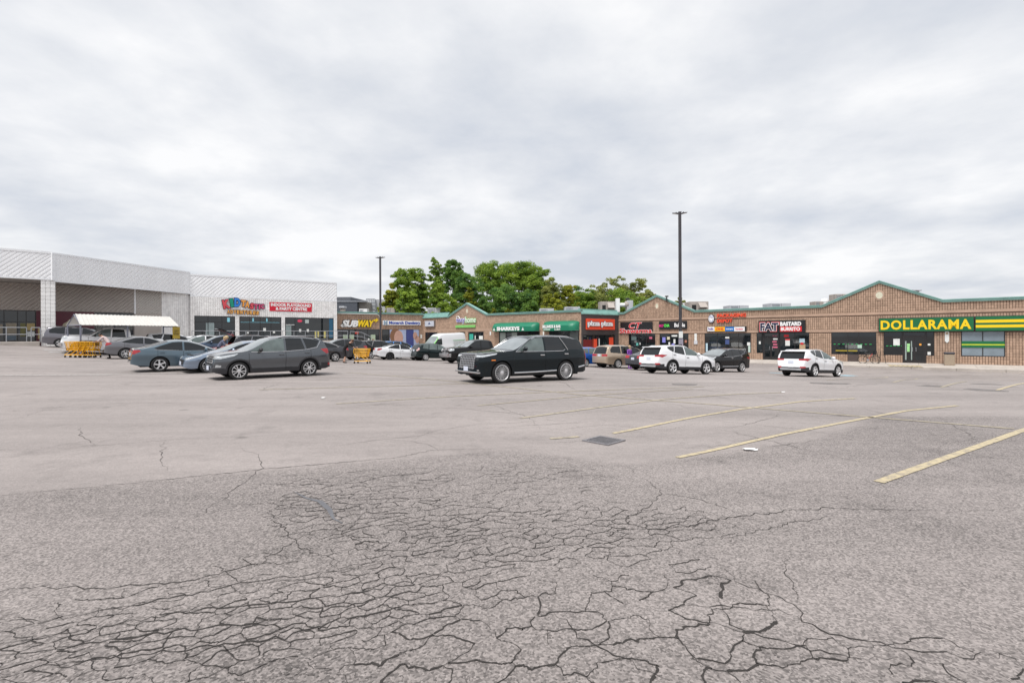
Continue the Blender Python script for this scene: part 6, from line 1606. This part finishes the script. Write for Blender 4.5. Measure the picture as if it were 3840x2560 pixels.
SED = dict(shape=Shape(4.68, 1.82, 2.72, .92, .325, [(0, .30), (.03, .46), (.08, .62), (.2, .72), (.7, .84), (1.25, .95), (1.4, .98), (2.15, 1.30), (2.5, 1.40), (2.9, 1.435), (3.3, 1.40), (3.85, 1.21), (4.2, 1.07), (4.35, 1.045), (4.52, 1.035), (4.60, .97), (4.65, .7), (4.68, .40)], [(0, .66), (1.3, .86), (3.0, .95), (4.2, 1.0), (4.68, 1.0)], tumble=.46, sill=.24, zf=.2), rim=.225,
           win=[[(1.55, .93), (2.15, 1.22), (2.45, 1.31), (2.72, 1.34), (2.72, .95)], [(2.79, .95), (2.79, 1.34), (3.15, 1.32), (3.62, 1.16), (3.86, 1.05), (3.70, 1.00)]], ws=(1.42, 2.35), rw=(3.32, 4.14), hl=[(.0, .66), (.3, .70), (.72, .82), (.6, .74), (.2, .60), (.0, .58)], hly=.42, tl=[(-.1, .82), (.12, .80), (.36, .92), (.30, .99), (-.1, .98)], tly=.38, grille=(.36, .58, .5), doors=((1.45, 2.76), (2.76, 3.72)), plate_r=.78, plate_f=.42, hz=.1, mir=1.88)
HAT = dict(shape=Shape(4.35, 1.78, 2.60, .87, .31, [(0, .30), (.04, .5), (.12, .70), (.5, .83), (1.0, .96), (1.1, .99), (1.85, 1.41), (2.2, 1.50), (2.7, 1.54), (3.4, 1.51), (3.85, 1.44), (3.95, 1.40), (4.17, 1.0), (4.25, .82), (4.32, .55), (4.35, .38)], [(0, .72), (1.0, .90), (2.3, .95), (4.35, 1.06)], tumble=.36, sill=.25), rim=.22,
           win=[[(1.22, .96), (1.85, 1.33), (2.1, 1.42), (2.3, 1.44), (2.3, .97)], [(2.37, .97), (2.37, 1.45), (3.08, 1.44), (3.15, 1.0)], [(3.22, 1.02), (3.16, 1.43), (3.62, 1.39), (3.75, 1.08)]], ws=(1.12, 1.95), rw=(3.95, 4.18), hl=[(.0, .72), (.6, .86), (.5, .74), (.0, .6)], hly=.42, tl=[(-.1, .86), (.14, .84), (.34, .98), (.30, 1.12), (.1, 1.08)], tly=.50, grille=(.42, .62, .4), doors=((1.2, 2.34), (2.34, 3.3)), plate_r=.88, mir=1.55)
MIN = dict(shape=Shape(5.1, 1.93, 3.0, .98, .335, [(0, .30), (.04, .52), (.12, .74), (.4, .90), (.9, 1.03), (1.05, 1.07), (2.0, 1.59), (2.4, 1.69), (3.1, 1.74), (4.3, 1.715), (4.72, 1.65), (4.82, 1.57), (4.99, 1.1), (5.04, .9), (5.08, .6), (5.1, .38)], [(0, .8), (1.0, .98), (2.4, 1.05), (5.1, 1.08)], tumble=.30, sill=.25), rim=.23,
           win=[[(1.35, 1.05), (2.0, 1.48), (2.3, 1.58), (2.65, 1.63), (2.65, 1.08)], [(2.73, 1.08), (2.73, 1.64), (3.65, 1.64), (3.65, 1.10)], [(3.73, 1.10), (3.73, 1.64), (4.45, 1.60), (4.68, 1.36), (4.66, 1.14)]], ws=(1.08, 2.1), rw=(4.80, 5.0), rails=(2.4, 4.4), hl=[(.0, .84), (.6, .98), (.5, .86), (.0, .7)], hly=.45, tl=[(-.1, .86), (.12, .86), (.16, 1.02), (-.1, 1.02)], tly=.30, grille=(.46, .70, .45), doors=((1.3, 2.7), (2.7, 3.72)), plate_r=.93, mir=1.75)
TRK = dict(shape=Shape(5.8, 2.02, 3.60, .98, .40, [(0, .42), (.03, .7), (.07, 1.05), (.16, 1.17), (.7, 1.24), (1.3, 1.28), (1.45, 1.31), (2.05, 1.76), (2.35, 1.88), (2.8, 1.93), (3.45, 1.915), (3.68, 1.86), (3.78, 1.36), (3.9, 1.31), (5.6, 1.31), (5.72, 1.25), (5.78, .7), (5.8, .5)], [(0, 1.0), (1.3, 1.20), (5.8, 1.26)], tumble=.26, sill=.40, zf=.36, zr=.45), rim=.27,
           win=[[(1.58, 1.24), (2.05, 1.66), (2.28, 1.78), (2.62, 1.82), (2.62, 1.25)], [(2.70, 1.25), (2.70, 1.83), (3.35, 1.82), (3.48, 1.28)]], ws=(1.47, 2.15), rw=(3.66, 3.79), hl=[(-.1, .92), (.1, .92), (.38, 1.0), (.38, 1.12), (-.1, 1.12)], hly=.60, tl=[(-.1, .8), (.1, .8), (.1, 1.2), (-.1, 1.2)], tly=.82, grille=(.70, 1.10, .52), doors=((1.45, 2.66), (2.66, 3.62)), plate_f=.58, mir=1.78)
TRV = dict(shape=Shape(5.6, 2.06, 3.3, 1.0, .35, [(0, .36), (.04, .7), (.12, .95), (.5, 1.12), (.85, 1.28), (1.65, 2.10), (2.0, 2.40), (2.5, 2.5), (5.3, 2.5), (5.46, 2.42), (5.55, 1.2), (5.58, .6), (5.6, .45)], [(0, .95), (.85, 1.15), (5.6, 1.25)], tumble=.13, sill=.32), rim=.21,
           win=[[(1.05, 1.22), (1.60, 1.86), (2.15, 1.95), (2.15, 1.22)]], ws=(.87, 1.72), hl=[(.0, .8), (.5, 1.05), (.5, .9), (.0, .7)], hly=.5, grille=(.5, .8, .5), doors=((1.0, 2.25),), mir=1.3)
# ---- the near ones
M, A_PAL = solve_pose(PAL['shape'], 'f', 1885, 102, ang=213)
M = M @ Matrix.Scale(1.04, 4)
s = PAL['shape']
XB = lambda z: s.xc - s.x_front(z)
car(PAL, dict(chrome=[[(1.52, 1.115), (2.20, 1.585), (2.45, 1.665), (2.85, 1.69), (3.60, 1.675), (3.93, 1.17)], [(1.52, 1.115), (2.9, 1.12), (3.7, 1.14), (3.80, 1.2)]], chrome_low=[([(1.45, .36), (2.4, .37), (3.36, .40)], .05), ([(4.45, .50), (4.8, .56)], .06)], rails=True, railm=M_CHR, wheel=(20, 'fine'), wheelm=M_ALLOY, bars=6, gframe=True, mesh_v=True, bart=.018, handle=M_CHR, glass=M_CGC, glass_rear=M_CGL, plates=('front', 'rear'),
     extra=[('chin_chrome', (XB(.4) - .1, XB(.4) + .03, -.86, .86, .36, .42), M_CHR)] + [('day_lamp', (XB(.7) - .17, XB(.7) - .06, y - .03, y + .03, .58, .86), M_HL) for y in (-.80, .80)] + [('chin_wing', (XB(.5) - .13, XB(.5) - .01, y - .12, y + .12, .44, .50), M_CHR) for y in (-.68, .68)] + [('side_marker', (s.xc - .66, s.xc - .48, y - .012, y + .012, .80, .84), M_AMB) for y in (-.972, .972)]), M,
    'large black three-row SUV with chrome grille and many-spoke wheels crossing the lot', paint('black_green', (0.004, 0.009, 0.012), .1, .2), name='black_suv', step=.036)
M, A_ESC = solve_pose(ESC['shape'], 'f', 896, 97, ang=223)
GRY = paint('graphite', (0.105, 0.115, 0.128), .75, .27)
car(ESC, dict(chrome=[[(1.30, 1.06), (2.5, 1.06), (3.42, 1.125), (3.90, 1.21), (4.08, 1.50)]], clad=True, cladw=.065, rails=True, wheel=(5, 'twin'), bars=3, glass=M_CGC, plates=('front', 'rear'), mirm=M_CLAD, spoiler=True), M, 'dark grey crossover with bright twin-spoke wheels and black wheel arches, nose to the left', GRY, name='grey_crossover', step=.038)
STALL = A_ESC
print('PAL', A_PAL, 'ESC', A_ESC)
WHT = paint('white', (0.74, 0.75, 0.77), 0, .3)
M, A_SF = solve_pose(SFE['shape'], 'r', 2523, 66, u2=2649, far=True)
sfo = dict(clad=True, cladw=.075, wheel=(5, 'five'), spoiler=True, rails=True, railm=WHT, plates=('rear',), glass=M_CGC, handle=M_SIL)
car(SFE, dict(sfo), M, 'white SUV with red tail lamps parked in front of the bubble tea shop', WHT, 'white SUVs seen from behind', name='white_suv', step=.042)
M, A_SF2 = solve_pose(SFE['shape'], 'r', 3057, 63, u2=3143, far=True)
car(SFE, dict(sfo), M, 'white SUV standing alone on the open lot, rightmost vehicle', WHT, 'white SUVs seen from behind', name='white_suv', step=.042)
print('SF', A_SF, A_SF2)
M, A_BSF = solve_pose(SFE['shape'], 'f', 2689, 55, u2=2783, far=True)
print('BSF', A_BSF)
BLK = paint('black', (0.008, 0.008, 0.009), .1, .22)
car(SFE, dict(clad=True, cladw=.05, wheel=(5, 'twin'), spoiler=True, rails=True, railm=M_SIL, chrome=[[(1.45, 1.06), (2.62, 1.085), (3.5, 1.2), (3.9, 1.36), (4.1, 1.56)]], handle=M_CHR, mirm=BLK, plates=('rear',), chrome_low=[([(1.5, .40), (3.2, .42)], .04)]), M, 'black SUV with chrome door handles, nose behind the white one', BLK, name='black_suv', step=.05)
# ---- the rest of the cars; ang = heading in degrees from +X
def park(sp, which, u, sc, ang, label, col, name, group='cars parked at the left', step=.06, **o):
    M, _ = solve_pose(sp['shape'], which, u, sc, ang=ang)
    if 'scale' in o: M = M @ Matrix.Scale(o['scale'], 4)
    return car(sp, o, M, label, col, group, name, step)
C_BLUE = paint('steel_blue', (0.095, 0.140, 0.175), .5, .3); C_SLV = paint('silver', (0.34, 0.35, 0.375), .7, .32); C_GR2 = paint('dark_grey', (0.045, 0.047, 0.055), .5, .3)
C_ICE = paint('ice_blue', (0.24, 0.30, 0.39), .6, .3); C_RED = paint('red', (0.33, 0.02, 0.025), .2, .3); C_NAVY = paint('navy', (0.035, 0.065, 0.12), .4, .3)
C_MID = paint('mid_grey', (0.17, 0.17, 0.185), .6, .32); C_BEI = paint('beige', (0.44, 0.345, 0.255), .5, .35); C_SKY = paint('bright_blue', (0.05, 0.22, 0.55), .2, .3); C_COB = paint('cobalt', (0.015, 0.10, 0.42), .2, .3); C_GRN = paint('dark_green', (0.012, 0.022, 0.024), .3, .28)
sw = (5, 'swirl')
belt_ch = [[(1.55, .925), (2.8, .945), (3.85, 1.0)]]
park(SED, 'r', 599, 84, 42, 'steel blue sedan with swirl-spoke wheels, rear end towards the shelter', C_BLUE, 'blue_sedan', step=.045, wheel=sw, chrome=belt_ch, spoiler=False)
park(SED, 'r', 470, 61, 42, 'mid grey sedan behind the steel blue one, next to the yellow carts', C_MID, 'grey_sedan', wheel=(5, 'twin'), chrome=belt_ch)
park(SED, 'f', 781, 85, 222, 'pale ice-blue sedan with low pointed nose behind the dark grey crossover', C_ICE, 'ice_blue_sedan', step=.05, wheel=(5, 'twin'), bars=3, grillem=M_CLAD, plates=('front', 'rear'), bart=.02)
park(SED, 'r', 1257, 53, 220, 'dark grey sedan tail showing right of the dark grey crossover', C_GR2, 'dark_sedan', wheel=(5, 'twin'), chrome=[[(2.2, 1.30), (2.9, 1.37), (3.6, 1.2), (3.88, 1.03), (3.7, 1.0)]])
park(ESC, 'r', 928, 61, 40, 'black SUV with its tailgate raised behind the dark grey crossover', paint('ink', (.035, .036, .042), .5, .28), 'black_suv', tailgate=R(97), rails=True, chrome=[[(3.42, 1.13), (3.30, 1.62), (2.6, 1.63)]])
park(ESC, 'f', 742, 55, 220, 'dark blue SUV left of the raised tailgate', C_NAVY, 'blue_suv', rails=True)
park(ESC, 'f', 668, 50, 220, 'white SUV behind the dark blue one, below the left playground window', WHT, 'white_suv', rails=True, glass=M_CGC)
park(SED, 'f', 826, 57, 220, 'red car whose nose shows between the blue SUV and the raised tailgate', C_RED, 'red_car')
park(ESC, 'r', 592, 50, 40, 'white SUV with red tail lamps behind the shelter end', WHT, 'white_suv')
park(SED, 'f', 610, 46, 220, 'white sedan half hidden at the yellow shelter sign', WHT, 'white_sedan', glass=M_CGC)
park(SED, 'r', 432, 53, 42, 'white sedan parked behind the mid grey sedan', WHT, 'white_sedan')
park(TRK, 'f', 292, 55, 220, 'white pickup truck with chrome nose behind the yellow carts', WHT, 'white_pickup', bars=3, gframe=True, clad=False, glass=M_CGC, mirm=M_CLAD, plates=('front',), extra=[('bumper', (TRK['shape'].xc - .12, TRK['shape'].xc + .06, -.95, .95, .48, .72), M_CHR)])
park(MIN, 'r', 214, 50.5, 38, 'dark silver minivan in front of the white block pillar', paint('pewter', (0.16, 0.155, 0.175), .6, .32), 'silver_minivan', rails=True, tlm=pm('clear_tail', (.5, .5, .5), .2), spoiler=True, scale=.92)
park(ESC, 'r', 1390, 42, 36, 'black SUV with red tail lamp behind the man with the yellow cart', BLK, 'black_suv', 'cars parked in the middle', rails=True, railm=M_SIL, chrome=[[(3.46, 1.13), (3.30, 1.60), (2.6, 1.62)], [(3.46, 1.13), (4.0, 1.52)]])
park(SED, 'r', 1462, 44, 32, 'white sedan with black roof and black wheels in the middle row', WHT, 'white_sedan', 'cars parked in the middle', step=.05, wheel=sw, wheelm=M_ALLOYD, black_roof=True)
park(ESC, 'r', 1466, 39.5, 32, 'bright blue SUV below the dentist window', C_SKY, 'bright_blue_suv', 'cars parked in the middle', rails=True)
park(HAT, 'r', 1596, 43.5, 35, 'dark green hatchback with silver wheels between white sedan and black pickup', C_GRN, 'green_hatchback', 'cars parked in the middle', step=.05, wheel=(7, 'five'), tlm=M_TLP, glass=M_CGC, glass_rear=M_CGC)
park(TRV, 'f', 1628, 34, 222, 'tall white cargo van with green nose in front of the brick', WHT, 'white_van', 'cars parked in the middle', nose=(1.35, pm('nose_green', (.13, .45, .08), .35, coat=.6)), extra=[('side_stripe', (-2.6, -.9, 1.0325, 1.045, 1.62, 1.68), pm('stripe_green', (.10, .40, .10), .4)), ('side_panel', (-2.5, -1.0, 1.0325, 1.04, 1.2, 1.55), pm('panel_grey', (.55, .58, .58), .4))])
park(ESC, 'f', 1700, 40, 210, 'white SUV roof showing behind the black pickup', WHT, 'white_suv', 'cars parked in the middle', glass=M_CGC)
park(TRK, 'f', 1730, 49, 212, 'black pickup truck with chrome crosshair grille beside the big black SUV', BLK, 'black_pickup', 'cars parked in the middle', step=.05, bars=2, gframe=True, bart=.03, plates=('front',), extra=[('bumper', (TRK['shape'].xc - .12, TRK['shape'].xc + .06, -.95, .95, .48, .74), M_CHR), ('grille_post', (TRK['shape'].xc - .1, TRK['shape'].xc - .01, -.05, .05, .7, 1.1), M_CHR)])
park(ESC, 'r', 1338, 47, 216, 'charcoal SUV behind the man in the black hoodie', C_GR2, 'dark_suv', 'cars parked in the middle', rails=True)
park(ESC, 'r', 1352, 41, 214, 'red SUV roof showing in front of the sandwich shop', C_RED, 'red_suv', 'cars parked in the middle', rails=True)
park(HAT, 'r', 2196, 49, 28, 'cobalt blue hatchback between the big black SUV and the beige minivan', C_COB, 'blue_hatchback', 'cars parked at the right', glass=M_CGC, glass_rear=M_CGC)
park(MIN, 'r', 2318, 51, 28, 'beige minivan with wide red tail lamps behind the woman in purple', C_BEI, 'beige_minivan', 'cars parked at the right', step=.05, wheel=(7, 'five'), clad=False)
park(SED, 'r', 2446, 55, 28, 'dark grey sedan tail beside the woman in purple', C_GR2, 'dark_sedan', 'cars parked at the right')
# ---------------------------------------------------------------- shopping carts
M_CART = pm('cart_yellow', (0.80, 0.42, 0.012), .45, var=.08)
def cart_meshes():
    b = MB(); z0, z1 = .46, .98
    def ring(z, k): return [(-.36 - .04 * k, -.26 - .03 * k), (.40 + .12 * k, -.20 - .03 * k), (.40 + .12 * k, .20 + .03 * k), (-.36 - .04 * k, .26 + .03 * k)]
    for i in range(6):
        k = i / 5; z = z0 + (z1 - z0) * k; r = [(x, y, z) for x, y in ring(z, k)]
        b.tube(r, .016 if i in (0, 5) else .011, 5, closed=True)
    lo, hi = ring(z0, 0), ring(z1, 1)
    for e in range(4):
        a0, a1, c0, c1 = lo[e], lo[(e + 1) % 4], hi[e], hi[(e + 1) % 4]; n = 9 if e % 2 == 0 else 6
        for j in range(n + 1):
            t = j / n; b.tube([(a0[0] + (a1[0] - a0[0]) * t, a0[1] + (a1[1] - a0[1]) * t, z0), (c0[0] + (c1[0] - c0[0]) * t, c0[1] + (c1[1] - c0[1]) * t, z1)], .011, 4)
    for j in range(8): b.tube([(-.36 + .11 * j, -.25, z0), (-.36 + .11 * j, .25, z0)], .011, 4)
    f = MB()
    for sg in (-1, 1): f.tube([(-.42, sg * .27, 1.0), (-.46, sg * .27, .78), (-.30, sg * .27, .40), (-.40, sg * .28, .16), (.52, sg * .22, .16)], .018, 6); f.tube([(.52, sg * .22, .16), (.10, sg * .24, .46)], .016, 5)
    f.tube([(.52, -.22, .16), (.52, .22, .16)], .016, 5); f.tube([(-.40, -.28, .16), (-.40, .28, .16)], .016, 5)
    for j in range(4): f.tube([(-.4, -.2 + .13 * j, .17), (.5, -.16 + .105 * j, .17)], .010, 4)
    h = MB().tube([(-.44, -.28, 1.03), (-.50, -.24, 1.05), (-.50, .24, 1.05), (-.44, .28, 1.03)], .02, 8)
    st = MB().box(-.36, -.18, -.22, .22, .74, .76); st.box(-.38, -.36, -.22, .22, .74, .95)
    cs = MB().lathe([(.06, -.015), (.065, 0), (.06, .015), (0, .015)], 12, 'y', (0, 0, .065)); cs.box(-.012, .012, -.025, .025, .07, .16)
    return [(n, m.mesh(mt, sm)) for n, m, mt, sm in (('basket', b, M_CART, False), ('frame', f, M_CART, True), ('handle', h, M_CLAD, True), ('child_seat', st, M_CLAD, False))], cs.mesh(M_TYRE)
CM, CS = cart_meshes()
def cart(x, y, ang, label, group):
    M = Matrix.Translation((x, y, G(x, y))) @ Matrix.Rotation(ang, 4, 'Z')
    e_ = emp('shopping_cart', M, label, 'cart', group)
    for n, me in CM: add(n, me, e_, M)
    for cx, cy in ((-.40, .27), (-.40, -.27), (.48, .21), (.48, -.21)): add('caster', CS, e_, M @ Matrix.Translation((cx, cy, 0)))
    return e_, M
c0 = P(285, 1340, 60)
names_ = ['yellow shopping cart at the front of the nested row by the white pickup', 'second yellow shopping cart of the nested row', 'third yellow shopping cart of the nested row', 'last yellow shopping cart of the row, at the hands of the person pushing']
for i in range(4): cart(c0.x + i * .27, c0.y + .04 * i, R(183), names_[i], 'yellow shopping carts')
c1 = P(1357, 1356, 56); cart(c1.x, c1.y, R(-8), 'yellow shopping cart pushed by the man in the black hoodie', 'yellow shopping carts')
# ---------------------------------------------------------------- people
SKIN = pm('skin', (.50, .30, .22), .6, var=.08); SKIN2 = pm('skin_tan', (.38, .21, .14), .6, var=.08)
def person(M, label, J, mats, hair, scale=1.0, hair_long=False, cap=None):
    """J: joint positions; mats: head, torso, arms, forearm, legs, shins, shoes"""
    B = [('pelvis', None, .125, 'legs'), ('waist', 'pelvis', .115, 'torso'), ('chest', 'waist', .135, 'torso'), ('neckb', 'chest', .065, 'torso'), ('neck', 'neckb', .052, 'head'), ('chin', 'neck', .072, 'head'), ('head', 'chin', .098, 'head'), ('crown', 'head', .068, 'head'), ('nose', 'head', .022, 'head')]
    for s_ in 'LR': B += [('sh' + s_, 'neckb', .062, 'torso'), ('el' + s_, 'sh' + s_, .046, 'arms'), ('wr' + s_, 'el' + s_, .030, 'forearm'), ('palm' + s_, 'wr' + s_, .036, 'head'), ('hip' + s_, 'pelvis', .092, 'legs'), ('kn' + s_, 'hip' + s_, .064, 'legs'), ('an' + s_, 'kn' + s_, .042, 'shins'), ('heel' + s_, 'an' + s_, .040, 'shoes'), ('toe' + s_, 'heel' + s_, .038, 'shoes')]
    J = {k: Vector(v) for k, v in J.items()}
    up = (J['neck'] - J['chest']).normalized(); fw = Vector((1, 0, 0)); hd = Vector((fw - up * fw.dot(up))).normalized()
    J['chin'] = J['neck'] + up * .07 + hd * .025; J['head'] = J['neck'] + up * .15 + hd * .02; J['crown'] = J['neck'] + up * .225; J['nose'] = J['head'] + hd * .105 - up * .01
    for s_, sg in (('L', 1), ('R', -1)):
        d = (J['wr' + s_] - J['el' + s_]).normalized(); J['palm' + s_] = J['wr' + s_] + d * .085
        J['heel' + s_] = J['an' + s_] + Vector((-.02, 0, -.055)); J['toe' + s_] = J['an' + s_] + Vector((.165, 0, -.062))
        side = Vector((0, 1, 0))
        for q in range(4):
            o_ = side * (-.027 + .018 * q); l_ = (.05, .058, .054, .042)[q]
            B += [('f%da%s' % (q, s_), 'palm' + s_, .0105, 'head'), ('f%db%s' % (q, s_), 'f%da%s' % (q, s_), .009, 'head')]
            J['f%da%s' % (q, s_)] = J['palm' + s_] + d * l_ + o_; J['f%db%s' % (q, s_)] = J['palm' + s_] + d * l_ * 1.3 + o_ + Vector((0, 0, -.035))
        B += [('tha' + s_, 'wr' + s_, .012, 'head'), ('thb' + s_, 'tha' + s_, .010, 'head')]
        J['tha' + s_] = J['wr' + s_] + d * .045 - side * sg * .042; J['thb' + s_] = J['wr' + s_] + d * .085 - side * sg * .05 + Vector((0, 0, -.02))
    names = [b[0] for b in B]; idx = {n: i for i, n in enumerate(names)}
    me = bpy.data.meshes.new('person'); me.from_pydata([tuple(J[n]) for n in names], [(idx[b[1]], i) for i, b in enumerate(B) if b[1]], [])
    ob = bpy.data.objects.new('person_tmp', me); COL.objects.link(ob)
    md = ob.modifiers.new('skin', 'SKIN'); md.use_smooth_shade = True; md.branch_smoothing = .5
    for i, b in enumerate(B):
        v = me.skin_vertices[0].data[i]; k = b[2] * (J.get('_k', Vector((1, 0, 0))).x)
        v.radius = (k, k * (1.25 if b[0] in ('waist', 'chest', 'pelvis') else 1)); v.use_root = b[0] == 'pelvis'
    sb = ob.modifiers.new('sub', 'SUBSURF'); sb.levels = sb.render_levels = 2
    dg = bpy.context.evaluated_depsgraph_get(); out = bpy.data.meshes.new_from_object(ob.evaluated_get(dg)); bpy.data.objects.remove(ob)
    keys = ['head', 'torso', 'arms', 'forearm', 'legs', 'shins', 'shoes']; out.materials.clear()
    for k in keys: out.materials.append(mats[k])
    segA = np.array([J[b[1]] if b[1] else J[b[0]] for b in B]); segB = np.array([J[b[0]] for b in B]); gi = np.array([keys.index(b[3]) for b in B])
    nf = len(out.polygons); cc = np.empty(nf * 3); out.polygons.foreach_get('center', cc); cc = cc.reshape(-1, 3)
    ab = segB - segA; t = np.clip(((cc[:, None] - segA) * ab).sum(2) / ((ab ** 2).sum(1) + 1e-9), 0, 1); dd = np.linalg.norm(cc[:, None] - segA - t[..., None] * ab, axis=2) / np.array([b[2] for b in B])
    out.polygons.foreach_set('material_index', gi[dd.argmin(1)].astype(np.int32)); out.polygons.foreach_set('use_smooth', [True] * nf)
    M = M @ Matrix.Scale(scale, 4)
    e_ = add('person', out, None, M, label, 'person', 'people on the lot')
    h = J['head']; m = MB(); m.blob(tuple(h + up * .035 - hd * .02), .108, .098, .105, 12, 8)
    if hair_long: m.blob(tuple(h - hd * .07 - up * .08), .06, .085, .13, 10, 6)
    m.add('hair', hair, e_, M, smooth=True)
    for sg in (-1, 1): MB().blob(tuple(h + hd * .088 + Vector((0, sg * .034, 0)) + up * .008), .012, .015, .009, 8, 5).add('eye', M_DARK, e_, M); MB().blob(tuple(h + Vector((0, sg * .097, -.005))), .022, .012, .032, 8, 5).add('ear', mats['head'], e_, M)
    MB().blob(tuple(h + hd * .088 - up * .06), .01, .026, .006, 8, 4).add('mouth', pm('lips', (.30, .10, .09), .6), e_, M)
    return e_, J
def stand(): return dict(pelvis=(0, 0, .92), waist=(0, 0, 1.08), chest=(.0, 0, 1.28), neckb=(-.01, 0, 1.42), neck=(0, 0, 1.50), shL=(0, .175, 1.40), elL=(-.02, .23, 1.12), wrL=(.08, .22, .90), shR=(0, -.175, 1.40), elR=(-.02, -.23, 1.12), wrR=(.08, -.22, .90), hipL=(0, .09, .88), knL=(.02, .10, .48), anL=(-.02, .11, .09), hipR=(0, -.09, .88), knR=(.03, -.10, .48), anR=(.02, -.11, .09))
def lean(k=1.0): return dict(pelvis=(0, 0, .90), waist=(.10 * k, 0, 1.04), chest=(.26 * k, 0, 1.20), neckb=(.37 * k, 0, 1.31), neck=(.44 * k, 0, 1.37), shL=(.33 * k, .18, 1.29), elL=(.50 * k, .24, 1.08), wrL=(.72 * k, .22, 1.04), shR=(.33 * k, -.18, 1.29), elR=(.50 * k, -.24, 1.08), wrR=(.72 * k, -.22, 1.04), hipL=(0, .09, .86), knL=(.08, .10, .47), anL=(-.10, .11, .09), hipR=(0, -.09, .86), knR=(.14, -.10, .48), anR=(.10, -.11, .09))
def gm(p, ang): return Matrix.Translation((p.x, p.y, G(p.x, p.y))) @ Matrix.Rotation(R(ang), 4, 'Z')
K_HAIR = pm('hair_black', (.015, .012, .011), .6); B_HAIR = pm('hair_blond', (.45, .33, .18), .6); BR_HAIR = pm('hair_brown', (.10, .045, .025), .6)
ROSE = pm('cloth_rose_beige', (.52, .42, .41), .85); TAUPE = pm('cloth_taupe', (.30, .23, .20), .85); BK = pm('cloth_black', (.012, .011, .012), .9); PUR = pm('cloth_purple', (.20, .055, .34), .8, var=.25, scale=8); PLAID = pm('cloth_plaid', (.10, .11, .17), .9, var=.8, scale=18)
c4 = c0.x + 3 * .27
person(gm(Vector((c4 + 1.22, c0.y + .1, 0)), 182), 'person in rose-beige top bending to push the row of yellow carts', lean(1.0), dict(head=SKIN2, torso=ROSE, arms=ROSE, forearm=SKIN2, legs=TAUPE, shins=BK, shoes=BK), K_HAIR)
person(gm(Vector((c1.x - 1.25, c1.y + .15, 0)), -8), 'man in black hoodie and shorts leaning over a yellow cart', lean(1.05), dict(head=SKIN, torso=BK, arms=BK, forearm=BK, legs=BK, shins=SKIN, shoes=BK), BR_HAIR)
J = stand(); J.update(elR=(.06, -.26, 1.12), wrR=(.22, -.12, 1.05))
person(gm(P(2361, 1384, 50.5), -60), 'woman in purple tunic and trousers standing by the beige minivan', J, dict(head=SKIN, torso=PUR, arms=PUR, forearm=PUR, legs=PUR, shins=PUR, shoes=PUR), B_HAIR, .97)
J = lean(.75)
person(gm(P(818, 1330, 64), 22), 'fair-haired person in dark plaid shirt loading under the raised tailgate', J, dict(head=SKIN, torso=PLAID, arms=PLAID, forearm=SKIN, legs=BK, shins=BK, shoes=BK), B_HAIR, .98, hair_long=True)
